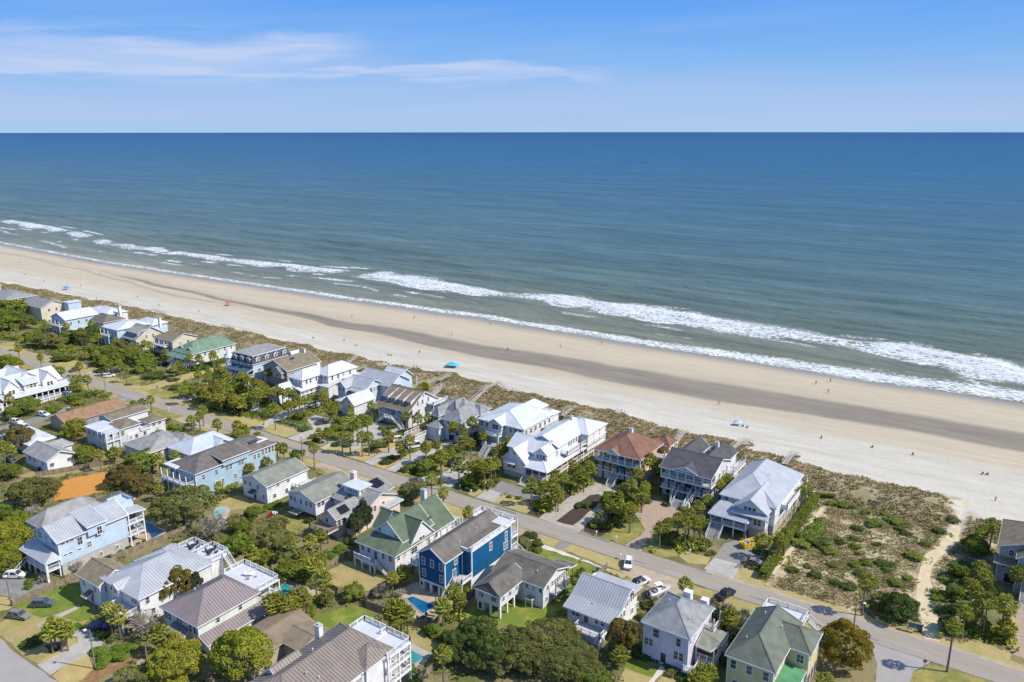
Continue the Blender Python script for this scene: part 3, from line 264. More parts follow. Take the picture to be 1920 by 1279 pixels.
POLYS=[('lawn','lawn_tan',[(-16.5,4.3),(-16.5,10.5),(-5.2,10.1),(-4.9,4.0)]),
('lawn','lawn_tan',[(-25.6,4.2),(-26.5,9.5),(-22.6,10.1),(-22.6,4.3)]),
('driveway','concrete',[(-22.1,4.0),(-22.4,10.7),(-16.7,10.4),(-16.4,4.4)]),
('driveway','asphalt',[(-22.4,11.0),(-23.4,17.2),(-15.1,16.3),(-7.5,15.1),(-6.9,12.5),(-16.8,10.5)]),
('driveway','shell',[(-0.7,3.7),(-0.8,10.7),(0.5,32.5),(8.6,30.5),(11.5,12.5),(12.0,3.1)]),
('mulch_bed','mulch',[(-4.8,4.1),(-4.9,10.3),(-3.1,20.2),(0.1,31.7),(-0.8,10.7),(-0.9,4.0)]),
('mulch_bed','mulch',[(4.1,4.7),(3.8,23.4),(5.3,25.5),(7.8,24.7),(8.9,17.4),(8.8,5.2)]),
('mulch_bed','mulch',[(11.7,6.4),(11.3,11.5),(16.3,14.0),(21.3,10.3),(17.3,4.1),(13.0,4.2)]),
('driveway','brickpave',[(24.9,4.0),(25.9,10.1),(25.5,14.1),(22.5,17.3),(19.6,20.0),(19.1,29.4),(21.9,32.3),(29.7,28.8),(28.6,23.4),(26.3,19.1),(28.2,13.3),(28.5,7.8),(29.6,3.3)]),
('lawn','lawn_green',[(18.2,3.5),(17.9,13.3),(22.8,16.7),(25.1,14.7),(25.7,9.1),(24.2,3.9)]),
('lawn','lawn_green',[(29.6,6.0),(28.8,12.0),(31.8,15.0),(37.9,6.3),(34.8,3.4)]),
('lawn','lawn_tan',[(38.1,6.4),(37.9,9.4),(44.7,10.2),(45.2,6.4),(41.2,4.6)]),
('driveway','concrete',[(45.3,4.3),(45.4,10.7),(52.0,11.1),(52.6,3.9)]),
('driveway','pavers',[(45.4,10.8),(45.0,18.6),(48.2,24.2),(57.0,19.8),(54.5,11.4),(52.0,11.3)]),
('lawn','lawn_tan',[(52.7,4.1),(52.2,10.4),(59.1,9.9),(59.3,4.3)]),
('lawn','lawn_tan',[(54.1,29.4),(54.9,47.1),(57.6,46.1),(56.9,28.9)]),
('lawn','lawn_tan',[(50.2,67.9),(50.1,71.8),(58.6,70.9),(57.7,65.3)]),
('sand_strip','sandpath',[(58.9,11.2),(60.3,69.8),(61.4,70.0),(59.9,11.2)]),
('footpath','sandpath',[(92.6,3.5),(91.0,9.8),(88.5,20.8),(87.6,28.2),(87.0,39.7),(89.6,48.3),(90.9,59.5),(90.7,67.0),(89.5,75.8),(92.0,82.1),(93.0,80.2),(93.6,69.0),(93.0,61.9),(93.3,53.1),(90.7,42.6),(89.6,36.2),(90.0,29.8),(91.6,22.9),(93.3,16.0),(94.0,11.8),(95.1,4.9)]),
('lawn','lawn_tan',[(95.5,3.8),(97.4,8.6),(99.7,9.6),(107.4,8.9),(107.2,4.8),(106.2,3.6),(100.2,4.0)]),
('side_street','road2',[(83.6,-2.2),(95.2,-1.7),(94.0,-4.5),(92.2,-8.4),(92.0,-13.1),(91.7,-18.6),(87.0,-21.9),(86.4,-12.4)]),
('lawn','lawn_green',[(92.1,-12.1),(92.2,-8.6),(94.3,-4.8),(98.6,-2.3),(106.4,-2.6),(105.7,-9.0),(92.1,-18.3)]),
('driveway','brickpave',[(107.5,8.2),(109.4,8.3),(113.4,9.5),(112.8,32.7),(108.0,30.0),(107.0,25.1),(108.0,20.6),(107.0,15.5)]),
('lawn','lawn_yellow',[(105.8,20.2),(106.6,23.6),(107.9,22.2),(108.2,20.2),(107.0,16.0),(105.6,16.1)]),
('path','walk_pale',[(6.0,-8.3),(7.7,-7.5),(34.2,-9.1),(33.9,-11.3),(26.2,-9.0),(7.5,-9.1)]),
('lawn','lawn_tan',[(13.1,-6.8),(13.8,-3.1),(28.8,-4.4),(29.1,-7.8)]),
('lawn','lawn_tan',[(4.8,-6.0),(5.0,-3.8),(10.1,-3.7),(10.5,-7.0)]),
('driveway','asphalt',[(10.7,-6.9),(10.2,-3.2),(13.5,-3.3),(13.0,-6.9)]),
('lawn','lawn_bright',[(7.5,-11.5),(8.0,-9.2),(26.0,-9.3),(26.9,-15.6),(24.3,-22.0),(27.0,-28.9),(25.7,-33.3),(23.1,-38.6),(18.2,-41.3),(10.3,-43.9),(9.4,-38.0),(9.1,-28.5)]),
('driveway','dirt',[(29.1,-7.8),(29.2,-4.5),(31.7,-1.7),(39.2,-1.6),(45.5,-3.5),(45.3,-8.3),(41.5,-11.5),(36.7,-9.5),(33.2,-9.2)]),
('lawn','lawn_tan',[(26.5,-9.6),(27.8,-8.0),(33.7,-8.8),(33.9,-11.2)]),
('driveway','brickdirt',[(-3.2,-6.4),(-3.6,-4.6),(6.5,-3.6),(5.3,-8.1),(1.1,-8.5)]),
('lawn','lawn_tan',[(-4.2,-3.8),(-3.8,-2.5),(-0.2,-3.5),(-3.4,-4.9)]),
('driveway','dirt',[(-78.0,-7.2),(-75.5,-1.8),(-67.6,-3.7),(-60.1,-3.3),(-54.7,-3.1),(-55.4,-5.8),(-66.8,-5.6)]),
('lawn','lawn_tan',[(-67.0,-5.1),(-64.2,-2.0),(-59.7,-3.1),(-61.3,-7.0)]),
('lawn','lawn_tan',[(-82.6,-5.3),(-80.2,-3.0),(-77.2,-3.5),(-78.4,-6.8)]),
('driveway','concrete',[(-28.3,-12.0),(-27.9,-6.9),(-20.7,-7.7),(-18.2,-7.9),(-17.5,-12.8),(-21.7,-12.1)]),
('lawn','lawn_tan',[(-28.5,-7.3),(-28.1,-3.1),(-21.6,-3.5),(-20.7,-7.7)]),
('lawn','lawn_green',[(-48.3,-5.4),(-48.2,-2.6),(-43.5,-2.6),(-43.2,-5.2)]),
('lawn','lawn_dry',[(-78.3,-40.5),(-78.7,-33.2),(-69.3,-32.4),(-71.5,-37.8),(-72.4,-41.4)]),
('lawn','lawn_green',[(-58.9,-35.8),(-58.7,-31.9),(-48.1,-32.9),(-47.1,-39.2),(-52.7,-40.5)]),
('lawn','lawn_dry',[(-27.4,-47.4),(-27.0,-40.9),(-14.0,-39.9),(-12.0,-47.7),(-21.6,-50.3)]),
('lawn','lawn_bright',[(-16.7,-62.9),(-14.1,-56.6),(-11.8,-53.2),(-4.8,-53.5),(-3.2,-57.5),(-10.0,-62.7)]),
('patio','tan_patio',[(-8.4,-44.2),(-7.1,-39.4),(-5.8,-37.1),(4.8,-37.7),(5.3,-41.2),(5.7,-49.7),(3.5,-50.1),(-3.4,-47.1)]),
('patio','tan_patio',[(-33.3,-57.3),(-33.0,-54.5),(-20.4,-53.8),(-21.0,-58.0),(-25.5,-58.6),(-29.8,-60.2)]),
('patio','concrete',[(6.0,-58.2),(7.2,-56.1),(12.9,-56.5),(13.9,-61.7),(11.0,-61.8)]),
('lawn','lawn_dry',[(1.8,-54.1),(3.1,-52.6),(13.0,-53.4),(12.9,-56.5),(7.2,-56.1)]),
('patio','tan_patio',[(-84.6,-62.4),(-86.1,-57.2),(-75.7,-56.7),(-73.9,-62.7),(-73.7,-68.1)]),
('patio','concrete',[(-75.4,-43.4),(-77.2,-41.3),(-75.5,-39.1),(-72.5,-40.0),(-68.8,-44.4),(-70.8,-45.8)]),
('lawn','lawn_dry',[(-79.6,-39.5),(-79.2,-34.1),(-70.5,-33.2),(-69.2,-37.2),(-72.5,-39.5)]),
('lawn','orange_net',[(-130.2,-56.7),(-125.3,-46.0),(-111.9,-52.3),(-113.8,-57.9),(-117.9,-64.7)]),
('lawn','lawn_green',[(-154.8,-56.2),(-157.7,-50.4),(-143.6,-56.0),(-146.6,-59.2)]),
('lawn','lawn_dry',[(-143.5,-62.9),(-144.1,-56.9),(-130.7,-40.9),(-127.2,-41.6),(-133.6,-56.2)]),
('lawn','lawn_green',[(-140.0,-39.6),(-141.1,-36.4),(-130.3,-40.7),(-133.1,-42.6)]),
('lawn','lawn_bright',[(-72.7,-95.7),(-72.2,-86.8),(-70.8,-82.4),(-61.0,-86.1),(-62.3,-90.1),(-63.6,-94.5),(-68.4,-95.4)]),
('lawn','lawn_dry',[(-68.9,-101.6),(-68.4,-95.4),(-63.1,-94.1),(-61.0,-86.1),(-53.0,-89.0),(-53.7,-91.1),(-52.3,-92.4),(-50.1,-96.3),(-47.6,-102.1),(-51.9,-102.6),(-64.1,-102.1)]),
('lawn','lawn_bright',[(-61.5,-91.3),(-61.0,-86.1),(-53.7,-87.7),(-55.3,-90.5),(-59.3,-91.6)]),
('path','concrete',[(-61.8,-96.1),(-61.5,-87.3),(-60.3,-87.4),(-60.1,-96.1)]),
('driveway','asphalt',[(-86.7,-93.4),(-87.2,-90.3),(-81.2,-88.9),(-75.0,-86.0),(-75.8,-90.6),(-75.5,-93.8),(-81.3,-95.7)]),
('lawn','lawn_tan',[(-80.7,-96.5),(-79.2,-95.5),(-75.5,-93.8),(-74.7,-90.8),(-72.3,-96.9),(-74.1,-99.3)]),
('driveway','concrete',[(-48.1,-102.5),(-48.8,-96.9),(-48.6,-94.4),(-50.6,-93.4),(-52.3,-95.1),(-53.5,-92.1),(-50.1,-90.3),(-44.1,-91.6),(-42.3,-94.0),(-43.4,-99.2),(-42.8,-102.6)]),
('lawn','lawn_yellow',[(-48.5,-101.7),(-50.1,-96.3),(-51.7,-94.4),(-50.2,-93.7),(-48.7,-94.5),(-48.0,-97.4),(-47.9,-102.0)]),
('lawn','lawn_yellow',[(-42.3,-102.5),(-43.4,-99.2),(-42.8,-95.3),(-37.9,-96.9),(-36.6,-99.7),(-36.3,-101.3),(-38.9,-102.7)]),
('mulch_bed','straw',[(-36.1,-100.7),(-37.9,-96.9),(-36.0,-92.6),(-34.4,-88.6),(-33.3,-89.8),(-34.0,-95.1),(-33.4,-99.3)]),
('driveway','brickpave',[(-31.8,-98.2),(-32.7,-91.8),(-33.3,-89.8),(-31.5,-90.1),(-29.3,-96.5)]),
('mulch_bed','mulch',[(-53.0,-98.8),(-51.9,-95.4),(-49.5,-95.8),(-48.9,-99.0)]),
('street','road2',[(-67.8,-102.8),(-85.5,-103.6),(-48.0,-118.0),(-26.1,-102.9)]),
('lawn','lawn_bright',[(46.2,-39.1),(44.9,-34.1),(51.6,-35.8),(52.2,-38.7),(47.6,-39.5)]),
('lawn','lawn_tan',[(46.8,-42.4),(46.4,-38.9),(52.0,-38.3),(52.0,-40.6),(49.0,-43.6)]),
('path','walk_pale',[(51.7,-40.9),(51.7,-34.1),(52.4,-34.1),(52.9,-40.9)]),
('lawn','lawn_tan',[(53.1,-40.8),(52.6,-34.6),(56.5,-34.3),(56.9,-38.6)]),
('lawn','lawn_tan',[(-145.0,2.9),(-146.3,7.2),(-119.2,9.8),(-117.4,4.9)]),
('driveway','concrete',[(-118.5,3.8),(-124.8,22.9),(-121.3,35.4),(-116.8,33.9),(-116.6,14.8),(-115.2,4.2)]),
('lawn','lawn_tan',[(-115.2,4.2),(-116.6,11.5),(-101.6,10.8),(-102.3,3.9)]),
('driveway','concrete',[(-101.6,3.9),(-101.0,15.1),(-109.5,19.7),(-110.9,24.6),(-100.0,25.4),(-97.5,19.9),(-95.9,14.7),(-96.0,3.9)]),
('lawn','lawn_tan',[(-95.8,4.0),(-95.8,11.0),(-85.4,11.6),(-87.1,5.5)]),
('driveway','concrete',[(-86.1,4.3),(-86.7,15.8),(-87.3,21.4),(-87.6,32.2),(-75.4,33.4),(-75.0,28.3),(-75.0,16.6),(-75.2,4.2),(-80.0,3.5)]),
('lawn','lawn_yellow',[(-84.0,4.1),(-84.0,9.7),(-76.0,9.7),(-76.3,4.1)]),
('lawn','lawn_yellow',[(-74.8,3.8),(-75.1,13.0),(-68.5,21.8),(-66.5,19.0),(-66.4,4.2)]),
('driveway','concrete',[(-66.0,4.1),(-66.6,19.1),(-60.9,18.0),(-61.6,3.7)]),
('lawn','lawn_yellow',[(-61.4,3.8),(-63.3,13.0),(-57.7,18.9),(-56.9,14.8),(-56.6,3.5)]),
('mulch_bed','mulch',[(-62.0,6.2),(-62.5,12.2),(-58.8,18.1),(-58.3,13.8),(-57.8,6.6)]),
('driveway','concrete',[(-56.2,3.4),(-57.7,20.8),(-55.0,34.7),(-52.8,33.3),(-52.4,19.9),(-52.6,3.9)]),
('lawn','lawn_green',[(-51.4,3.7),(-52.0,10.5),(-41.1,18.0),(-40.4,10.7),(-43.5,4.5)]),
('driveway','concrete',[(-43.9,3.7),(-40.3,13.7),(-40.6,24.7),(-37.0,22.1),(-29.7,10.6),(-30.4,5.7),(-38.5,3.4)]),
('lawn','lawn_tan',[(-253.8,6.7),(-255.8,13.1),(-232.5,11.3),(-233.3,6.0)]),
('driveway','concrete',[(-233.0,5.7),(-231.5,10.8),(-224.9,16.6),(-222.0,16.2),(-223.9,5.4)]),
('lawn','lawn_green',[(-207.6,5.4),(-210.9,14.4),(-208.0,18.7),(-197.7,10.0),(-200.5,5.9)]),
('lawn','lawn_green',[(-188.7,5.7),(-194.6,12.2),(-172.8,10.6),(-168.2,6.9),(-172.4,4.0)]),
('lawn','lawn_tan',[(-194.6,5.8),(-194.0,14.8),(-195.3,20.5),(-195.4,49.4),(-190.1,45.4),(-185.6,18.4),(-187.8,6.3)]),
('driveway','concrete',[(-172.0,4.3),(-167.0,6.7),(-168.8,17.3),(-164.5,14.3),(-162.4,7.1)]),
('lawn','lawn_green',[(-164.1,5.9),(-163.5,10.1),(-149.4,9.5),(-150.9,4.9)]),
('lawn','lawn_green',[(-170.9,-5.2),(-171.6,-2.1),(-150.8,-2.9),(-149.9,-5.7),(-155.4,-6.9)]),
('lawn','lawn_dry',[(-216.6,-3.0),(-221.1,2.8),(-194.3,-2.2),(-188.9,-6.4),(-197.9,-6.7)]),
('lawn','lawn_dry',[(-319.4,9.6),(-311.6,13.4),(-305.4,10.0),(-309.9,5.4)]),
('side_street','road2',[(-226.7,4.7),(-213.0,1.7),(-181.6,-5.2),(-183.4,-7.4),(-190.1,-6.2),(-194.7,-2.5),(-210.3,1.4),(-233.3,3.6)]),
('driveway','asphalt',[(-196.3,-1.6),(-194.0,2.1),(-180.0,3.7),(-178.0,-0.8),(-180.9,-5.6),(-187.3,-6.2)]),
('driveway','asphalt',[(-192.2,-54.5),(-192.9,-45.8),(-192.3,-28.8),(-195.5,-20.3),(-190.3,-24.0),(-185.7,-31.1),(-185.2,-40.5),(-182.4,-47.8),(-174.8,-59.7)]),
('driveway','brickpave',[(-287.5,4.9),(-285.2,7.9),(-267.3,10.5),(-267.9,6.1),(-279.7,4.7)]),
('driveway','dirt',[(-148.4,-7.2),(-149.4,-2.8),(-136.2,-2.0),(-126.4,-4.8),(-134.7,-7.4)])]
POOLS=[('pool','pool_deep',[(-84.2,-58.0),(-84.5,-56.8),(-76.1,-57.6),(-75.4,-61.4)]),('pool','pool_light',[(-75.2,-43.2),(-76.0,-41.7),(-74.0,-41.0),(-71.2,-43.3),(-70.5,-44.9),(-72.3,-45.0)]),('pool','pool_teal',[(-30.9,-59.1),(-31.2,-56.3),(-27.3,-56.2),(-27.2,-58.8),(-29.3,-59.9)]),('pool','pool_blue',[(-4.3,-45.0),(-3.7,-43.6),(2.8,-43.6),(2.5,-47.3)]),('pool','pool_teal2',[(8.0,-58.2),(12.3,-58.2),(12.1,-60.8),(10.3,-60.8)]),('pool','pool_teal',[(52.2,59.4),(52.5,61.5),(54.1,61.8),(53.9,58.4)])]
FENCES=[('weathered plank fence between the light blue house and the white tan-gabled house', 'wood', [(-72.8, -95.7), (-72.1, -82.0)]), ('brown plank fence along the yard behind the light blue house', 'wood', [(-73.3, -73.1), (-71.8, -52.8)]), ('weathered fence beside the dry back lawn of the green-gabled house', 'wood', [(-28.1, -47.2), (-28.3, -39.2)]), ('low wooden fence along the front of the dry lawn near the pool', 'wood', [(-23.3, -50.8), (-18.6, -51.5), (-17.3, -53.2)]), ('dark plank fence beside the blue house driveway', 'wood', [(-10.6, -42.7), (-10.3, -35.7)]), ('tan fence along the left of the blue house pool yard', 'wood', [(-11.7, -50.3), (-10.4, -42.9)]), ('tan plank fence along the near side of the pool patio', 'wood', [(-11.3, -50.7), (-9.1, -52.3), (-2.2, -51.7), (2.5, -51.9)]), ('long plank fence between the blue house pool and the green lawn', 'wood', [(2.4, -52.3), (7.3, -50.0), (7.5, -39.9), (7.4, -34.3)]), ('low fence in front of the bright green lawn behind palms', 'wood', [(-18.3, -66.2), (-19.2, -58.0)]), ('dark wooden fence at the right of the bottom pool', 'wood', [(16.2, -64.3), (16.3, -60.6)]), ('weathered fence between the oaks and the lavender house', 'wood', [(41.0, -35.7), (43.1, -31.1), (46.7, -31.8)]), ('brown fence in front of the orange netted plot', 'wood', [(-138.5, -59.6), (-128.7, -40.8)]), ('short wooden fence next to the gray roofed cottage', 'wood', [(-139.3, -37.8), (-132.0, -39.3)]), ('wood slat fence left of the metal roofed cottage by the street', 'wood', [(26.1, -14.8), (26.5, -8.9)]), ('white picket fence right of the lavender house', 'white', [(57.7, -28.3), (60.5, -28.3), (60.5, -29.7)]), ('low white wall fence in front of the street lawn', 'white', [(-114.7, 12.8), (-105.8, 13.3)]), ('dark wooden fence under the palms behind the teal pool', 'wood', [(-37.7, -54.5), (-37.4, -50.0)]), ('yellow brown fence along the drive of the white hip-roofed house', 'wood', [(-137.3, 13.4), (-137.3, 22.5)]), ('wood fence on the dune behind the white beach house lawn', 'wood', [(-25.0, 76.1), (-12.8, 78.1)])]
WALKS=[[(27.8,71.2),(28.4,79.6),(30.1,86.4)],[(44.8,69.8),(44.6,76.4),(44.9,86.3)],[(11.5,65.3),(10.1,74.1),(9.8,80.5)],[(-142.7,72.4),(-145.4,80.7)],[(-114.3,77.6),(-113.9,87.3)],[(-95.1,76.3),(-95.7,84.7)],[(-86.5,60.9),(-90.1,73.4)],[(-70.0,64.6),(-71.2,77.3)],[(-72.4,74.5),(-72.7,86.5),(-68.1,85.5)],[(-64.3,80.0),(-61.4,86.0)],[(-309.3,79.6),(-312.3,87.9),(-299.5,86.3)],[(-254.2,81.5),(-254.7,88.3)],[(-229.2,81.5),(-228.8,88.5)],[(-246.0,83.6),(-241.3,85.0)],[(-88.9,63.1),(-90.6,74.1)],[(-134.1,68.7),(-133.7,75.0)],[(-60.0,55.5),(-62.4,65.3)],[(-32.6,69.3),(-33.0,77.5)],[(-17.4,80.7),(-16.7,87.1)],[(-282.6,84.2),(-283.0,87.7)],[(-342.9,81.9),(-339.6,86.5)]]
PINDO=[(16.0, 7.1), (-0.5, 7.5), (61.0, -14.0), (61.1, -17.4), (15.0, 8.8), (54.2, -13.9), (57.4, -14.1)]
XY={'dumpster': (50.5, 20.8), 'boat1': (41.0, -11.9), 'boat2': (41.1, -12.4), 'bins': [(-55.6, -97.9), (-90.9, 10.0), (-155.2, 30.9), (-155.1, 32.6), (-142.8, -56.6), (25.3, -11.3)], 'mail': [(-29.0, 5.7), (-24.3, 4.7), (-24.0, 11.3), (16.7, 3.7), (22.1, 4.1), (40.0, 8.5), (27.0, -3.1), (60.2, 9.3), (-159.4, -2.7), (-136.4, 7.9), (-137.7, 8.8)], 'yellow': [(-48.8, 5.6), (-118.1, 8.0), (95.0, 6.4), (-277.1, 6.5)], 'lamp': (79.6, 0.2), 'pole1': (-37.6, -96.7), 'pole2': (-73.2, -95.8), 'pole3': (-24.7, -93.3), 'pole4': (-82.0, -6.3), 'pole5': (-196.4, -5.6), 'pole6': (-8.9, 40.3), 'flag': (-58.4, -6.8), 'stop': (93.8, -7.1), 'board': (90.4, 5.4), 'sign2': (89.2, 5.7), 'bin_path': (91.2, 6.0), 'lime': (80.7, 7.0), 'sign3': (-184.3, 8.7), 'ypost': (99.1, 84.8), 'redchairs': [(-60.4, -36.9), (-60.5, -36.2), (-60.5, -35.6), (-60.3, -35.1), (-60.2, -34.5)], 'whitechairs': [(-66.2, 65.4), (-66.0, 66.7), (-65.8, 68.0), (-65.6, 69.1)], 'loungers': [(4.2, -47.9), (4.4, -46.6), (4.6, -45.3), (4.7, -43.7)], 'wlounge': [(54.6, 57.9), (55.6, 58.8), (56.4, 60.0)], 'patio_tbl': (4.3, -49.0), 'tent': (-108.3, 101.3), 'redtent': (-298.9, 126.7), 'blueumb': (-427.1, 96.8), 'whiteumb': (19.4, 102.2)}
CARS=[('suv', 'c_white', 30.0, -4.7, -68, 'white SUV with roof bars parked at the street edge'), ('suv', 'c_white', 35.9, -10.1, 70, 'white car with black roof parked beside the silver cottage'), ('pickup', 'c_black', 53.6, -4.2, 75, 'black pickup truck parked between palms by the street'), ('sedan', 'c_taupe', 54.5, 12.8, 10, 'gray covered car beside the clipped hedge and paver drive'), ('jeep', 'c_black', -40.9, 18.2, 75, 'black jeep parked in the shade of palms by the long white house'), ('suv', 'c_white', -68.8, 23.7, 60, 'white SUV parked left of the stair terrace'), ('van', 'c_white', -60.6, 22.3, 62, 'white van parked beside the stair terrace'), ('suv', 'c_silver', -132.9, 14.2, 85, 'silver car parked behind the low street hedge'), ('suv', 'c_white', -119.2, 31.3, 85, 'white car parked under the palm row'), ('sedan', 'c_gray', -119.5, 33.8, 85, 'gray car parked at the end of the palm row'), ('sedan', 'c_brown', -101.6, 20.2, 60, 'dark buggy parked on the pale court'), ('suv', 'c_white', -84.8, -89.7, 35, 'white SUV parked by the tall light blue house porch stairs'), ('suv', 'c_slate', -67.6, -91.8, 38, 'slate blue SUV parked on the left lawn'), ('suv', 'c_taupe', -67.2, -96.9, 22, 'taupe wagon parked on the grass near the street corner'), ('sedan', 'c_blue', -49.4, -89.5, 35, 'dark blue car half hidden under palms by the concrete drive'), ('suv', 'c_black', -156.3, -58.5, 0, 'black SUV parked on the far left lawn edge'), ('suv', 'c_white', -191.6, -40.9, 15, 'white SUV parked nearest the left edge of the far drive'), ('suv', 'c_white', -191.6, -31.7, 15, 'white SUV parked beside the terracotta-roofed house'), ('van', 'c_white', -183.2, -42.3, 10, 'white van parked by the small flat-roofed house'), ('suv', 'c_brown', -238.1, 3.9, -80, 'dark car driving on the far street'), ('suv', 'c_white', -217.8, 7.8, 60, 'white car parked under palms on the far side street'), ('suv', 'c_black', -221.5, 12.9, 60, 'dark car in the shade of far palms'), ('suv', 'c_black', -214.7, 31.0, 70, 'dark car parked beside the sea-green-roofed house'), ('suv', 'c_silver', -178.7, -51.1, 15, 'silver car cut by the left picture edge'), ('suv', 'c_gray', -133.3, 15.2, 80, 'gray car behind the palms left of the low street hedge')]
PEOPLE=[('walk', 29.4, 168.0, 'person in dark clothes walking near the surf, left of the pair', 'cl_dark', 'cl_dark'), ('walk', 33.6, 174.4, 'person in dark clothes walking near the surf, right of the pair', 'cl_dark', 'cl_blue'), ('walk', 36.5, 158.6, 'person in tan clothes walking just above the trough', 'cl_tan', 'cl_tan'), ('stand', 6.2, 119.2, 'person standing on tan sand below the trough', 'cl_white', 'cl_tan'), ('sit', 46.8, 106.3, 'person sitting on dry sand in the middle right', 'cl_dark', 'cl_dark'), ('sit', 62.8, 107.1, 'person sitting in dark shirt on the right beach', 'cl_dark', 'cl_blue'), ('sit', 74.6, 108.2, 'person in red sitting on the right beach', 'cl_red', 'cl_red'), ('sit', 94.5, 103.4, 'person sitting at far right beach, left of the pair', 'cl_dark', 'cl_red'), ('sit', 95.8, 103.8, 'person sitting at far right beach, right of the pair', 'cl_dark', 'cl_dark'), ('walk', -185.2, 164.0, 'person walking near the waves above the trough', 'cl_dark', 'cl_dark'), ('stand', -145.9, 145.8, 'person in white beside the trough edge, left one', 'cl_white', 'cl_white'), ('stand', -144.1, 145.7, 'person in tan beside the trough edge, right one', 'cl_tan', 'cl_white'), ('stand', -103.8, 137.5, 'person in dark clothes standing inside the wet trough', 'cl_dark', 'cl_dark'), ('stand', -86.7, 157.5, 'person in pale clothes standing above the trough', 'cl_white', 'cl_tan'), ('stand', -73.3, 173.9, 'person standing beside the surf foam', 'cl_dark', 'cl_tan'), ('walk', -134.4, 109.7, 'person walking on dry sand left of the turquoise tent', 'cl_dark', 'cl_dark'), ('sit', -144.7, 99.3, 'person sunbathing on dry sand left of the tent, left one', 'cl_blue', 'cl_dark'), ('sit', -142.9, 99.4, 'person sunbathing on dry sand left of the tent, right one', 'cl_dark', 'cl_dark'), ('sit', -169.3, 103.1, 'person sitting above the dune left of the sunbathers', 'cl_tan', 'cl_dark'), ('stand', -215.6, 146.2, 'person far off on the wet sand near the waves', 'cl_dark', 'cl_tan'), ('stand', -142.1, 176.6, 'person wading in the foam edge', 'cl_dark', 'cl_dark'), ('sit', -181.4, 107.1, 'person sitting just below the trough on the left', 'cl_tan', 'cl_tan'), ('stand', -538.6, 155.8, 'distant person on the left beach near the surf', 'cl_dark', 'cl_dark'), ('stand', -565.0, 131.3, 'farthest person on the left beach', 'cl_white', 'cl_dark'), ('sit', -508.4, 109.0, 'distant person sitting on the left beach', 'cl_dark', 'cl_tan'), ('stand', -468.0, 142.2, 'distant person in white on the tan sand', 'cl_white', 'cl_tan'), ('sit', -432.3, 109.0, 'distant person in red sitting near the dune', 'cl_red', 'cl_red'), ('sit', -470.7, 104.1, 'distant person sitting beside the dune, far left', 'cl_dark', 'cl_dark'), ('sit', -380.5, 91.4, 'person in dark clothes by the dune edge, far left', 'cl_dark', 'cl_dark'), ('sit', -365.7, 109.5, 'person sitting right of the blue canopy', 'cl_dark', 'cl_dark'), ('sit', -298.0, 106.1, 'person sitting below the red canopy', 'cl_dark', 'cl_tan'), ('sit', -331.6, 102.4, 'person in red sitting left of the red canopy', 'cl_red', 'cl_tan'), ('stand', -530.7, 167.8, 'distant person at the waterline', 'cl_dark', 'cl_dark'), ('sit', 21.4, 101.7, 'person reclining right of the blue and white canopy', 'cl_dark', 'cl_dark'), ('sit', 23.2, 101.6, 'person reclining farthest right of the blue and white canopy', 'cl_dark', 'cl_blue'), ('sit', -197.0, 101.5, 'person in blue on dry sand near the dune', 'cl_blue', 'cl_blue')]

# ------------------------------------------------------------------ terrain and sea
def curve(x, pts): 
    a = np.array(pts, dtype=float); return np.interp(x, a[:,0], a[:,1])
WL = [(-3000,182),(-708,180),(-520,174),(-387,177),(-263,181),(-160,187),(-40,186.5),(38,187),(97,190),(400,192)]
def waterline(u): return curve(u, WL) + 3.0*(fbm(u/26., u*0+3.3, 3)-.5)
SEA_Z = -0.8
BR = [(-3000,330),(-1300,300),(-920,273),(-760,266),(-626,238),(-548,235),(-450,240),(-373,245),(-330,253),(-279,259),(-249,251),(-188,247),(-156,257),(-124,253),(-66,255),(-27,250),(0,251),(27,246),(50,249),(74,242),(96,233),(140,230),(400,225)]
BW = [(-3000,7),(-900,7),(-626,7),(-450,6),(-330,9),(-249,13),(-188,7),(-156,11),(-110,14),(-30,14),(10,13),(27,10),(50,15),(96,16),(400,16)]
BP = [(-3000,.8),(-1000,.8),(-900,1),(-770,1),(-745,.1),(-725,1),(-640,.9),(-620,.25),(-600,.8),(-535,1),(-528,.15),(-520,1),(-380,.9),(-360,.6),(-335,1),(-195,1),(-180,.25),(-165,.6),(-150,1),(15,1),(30,.55),(45,1),(100,1),(400,1)]
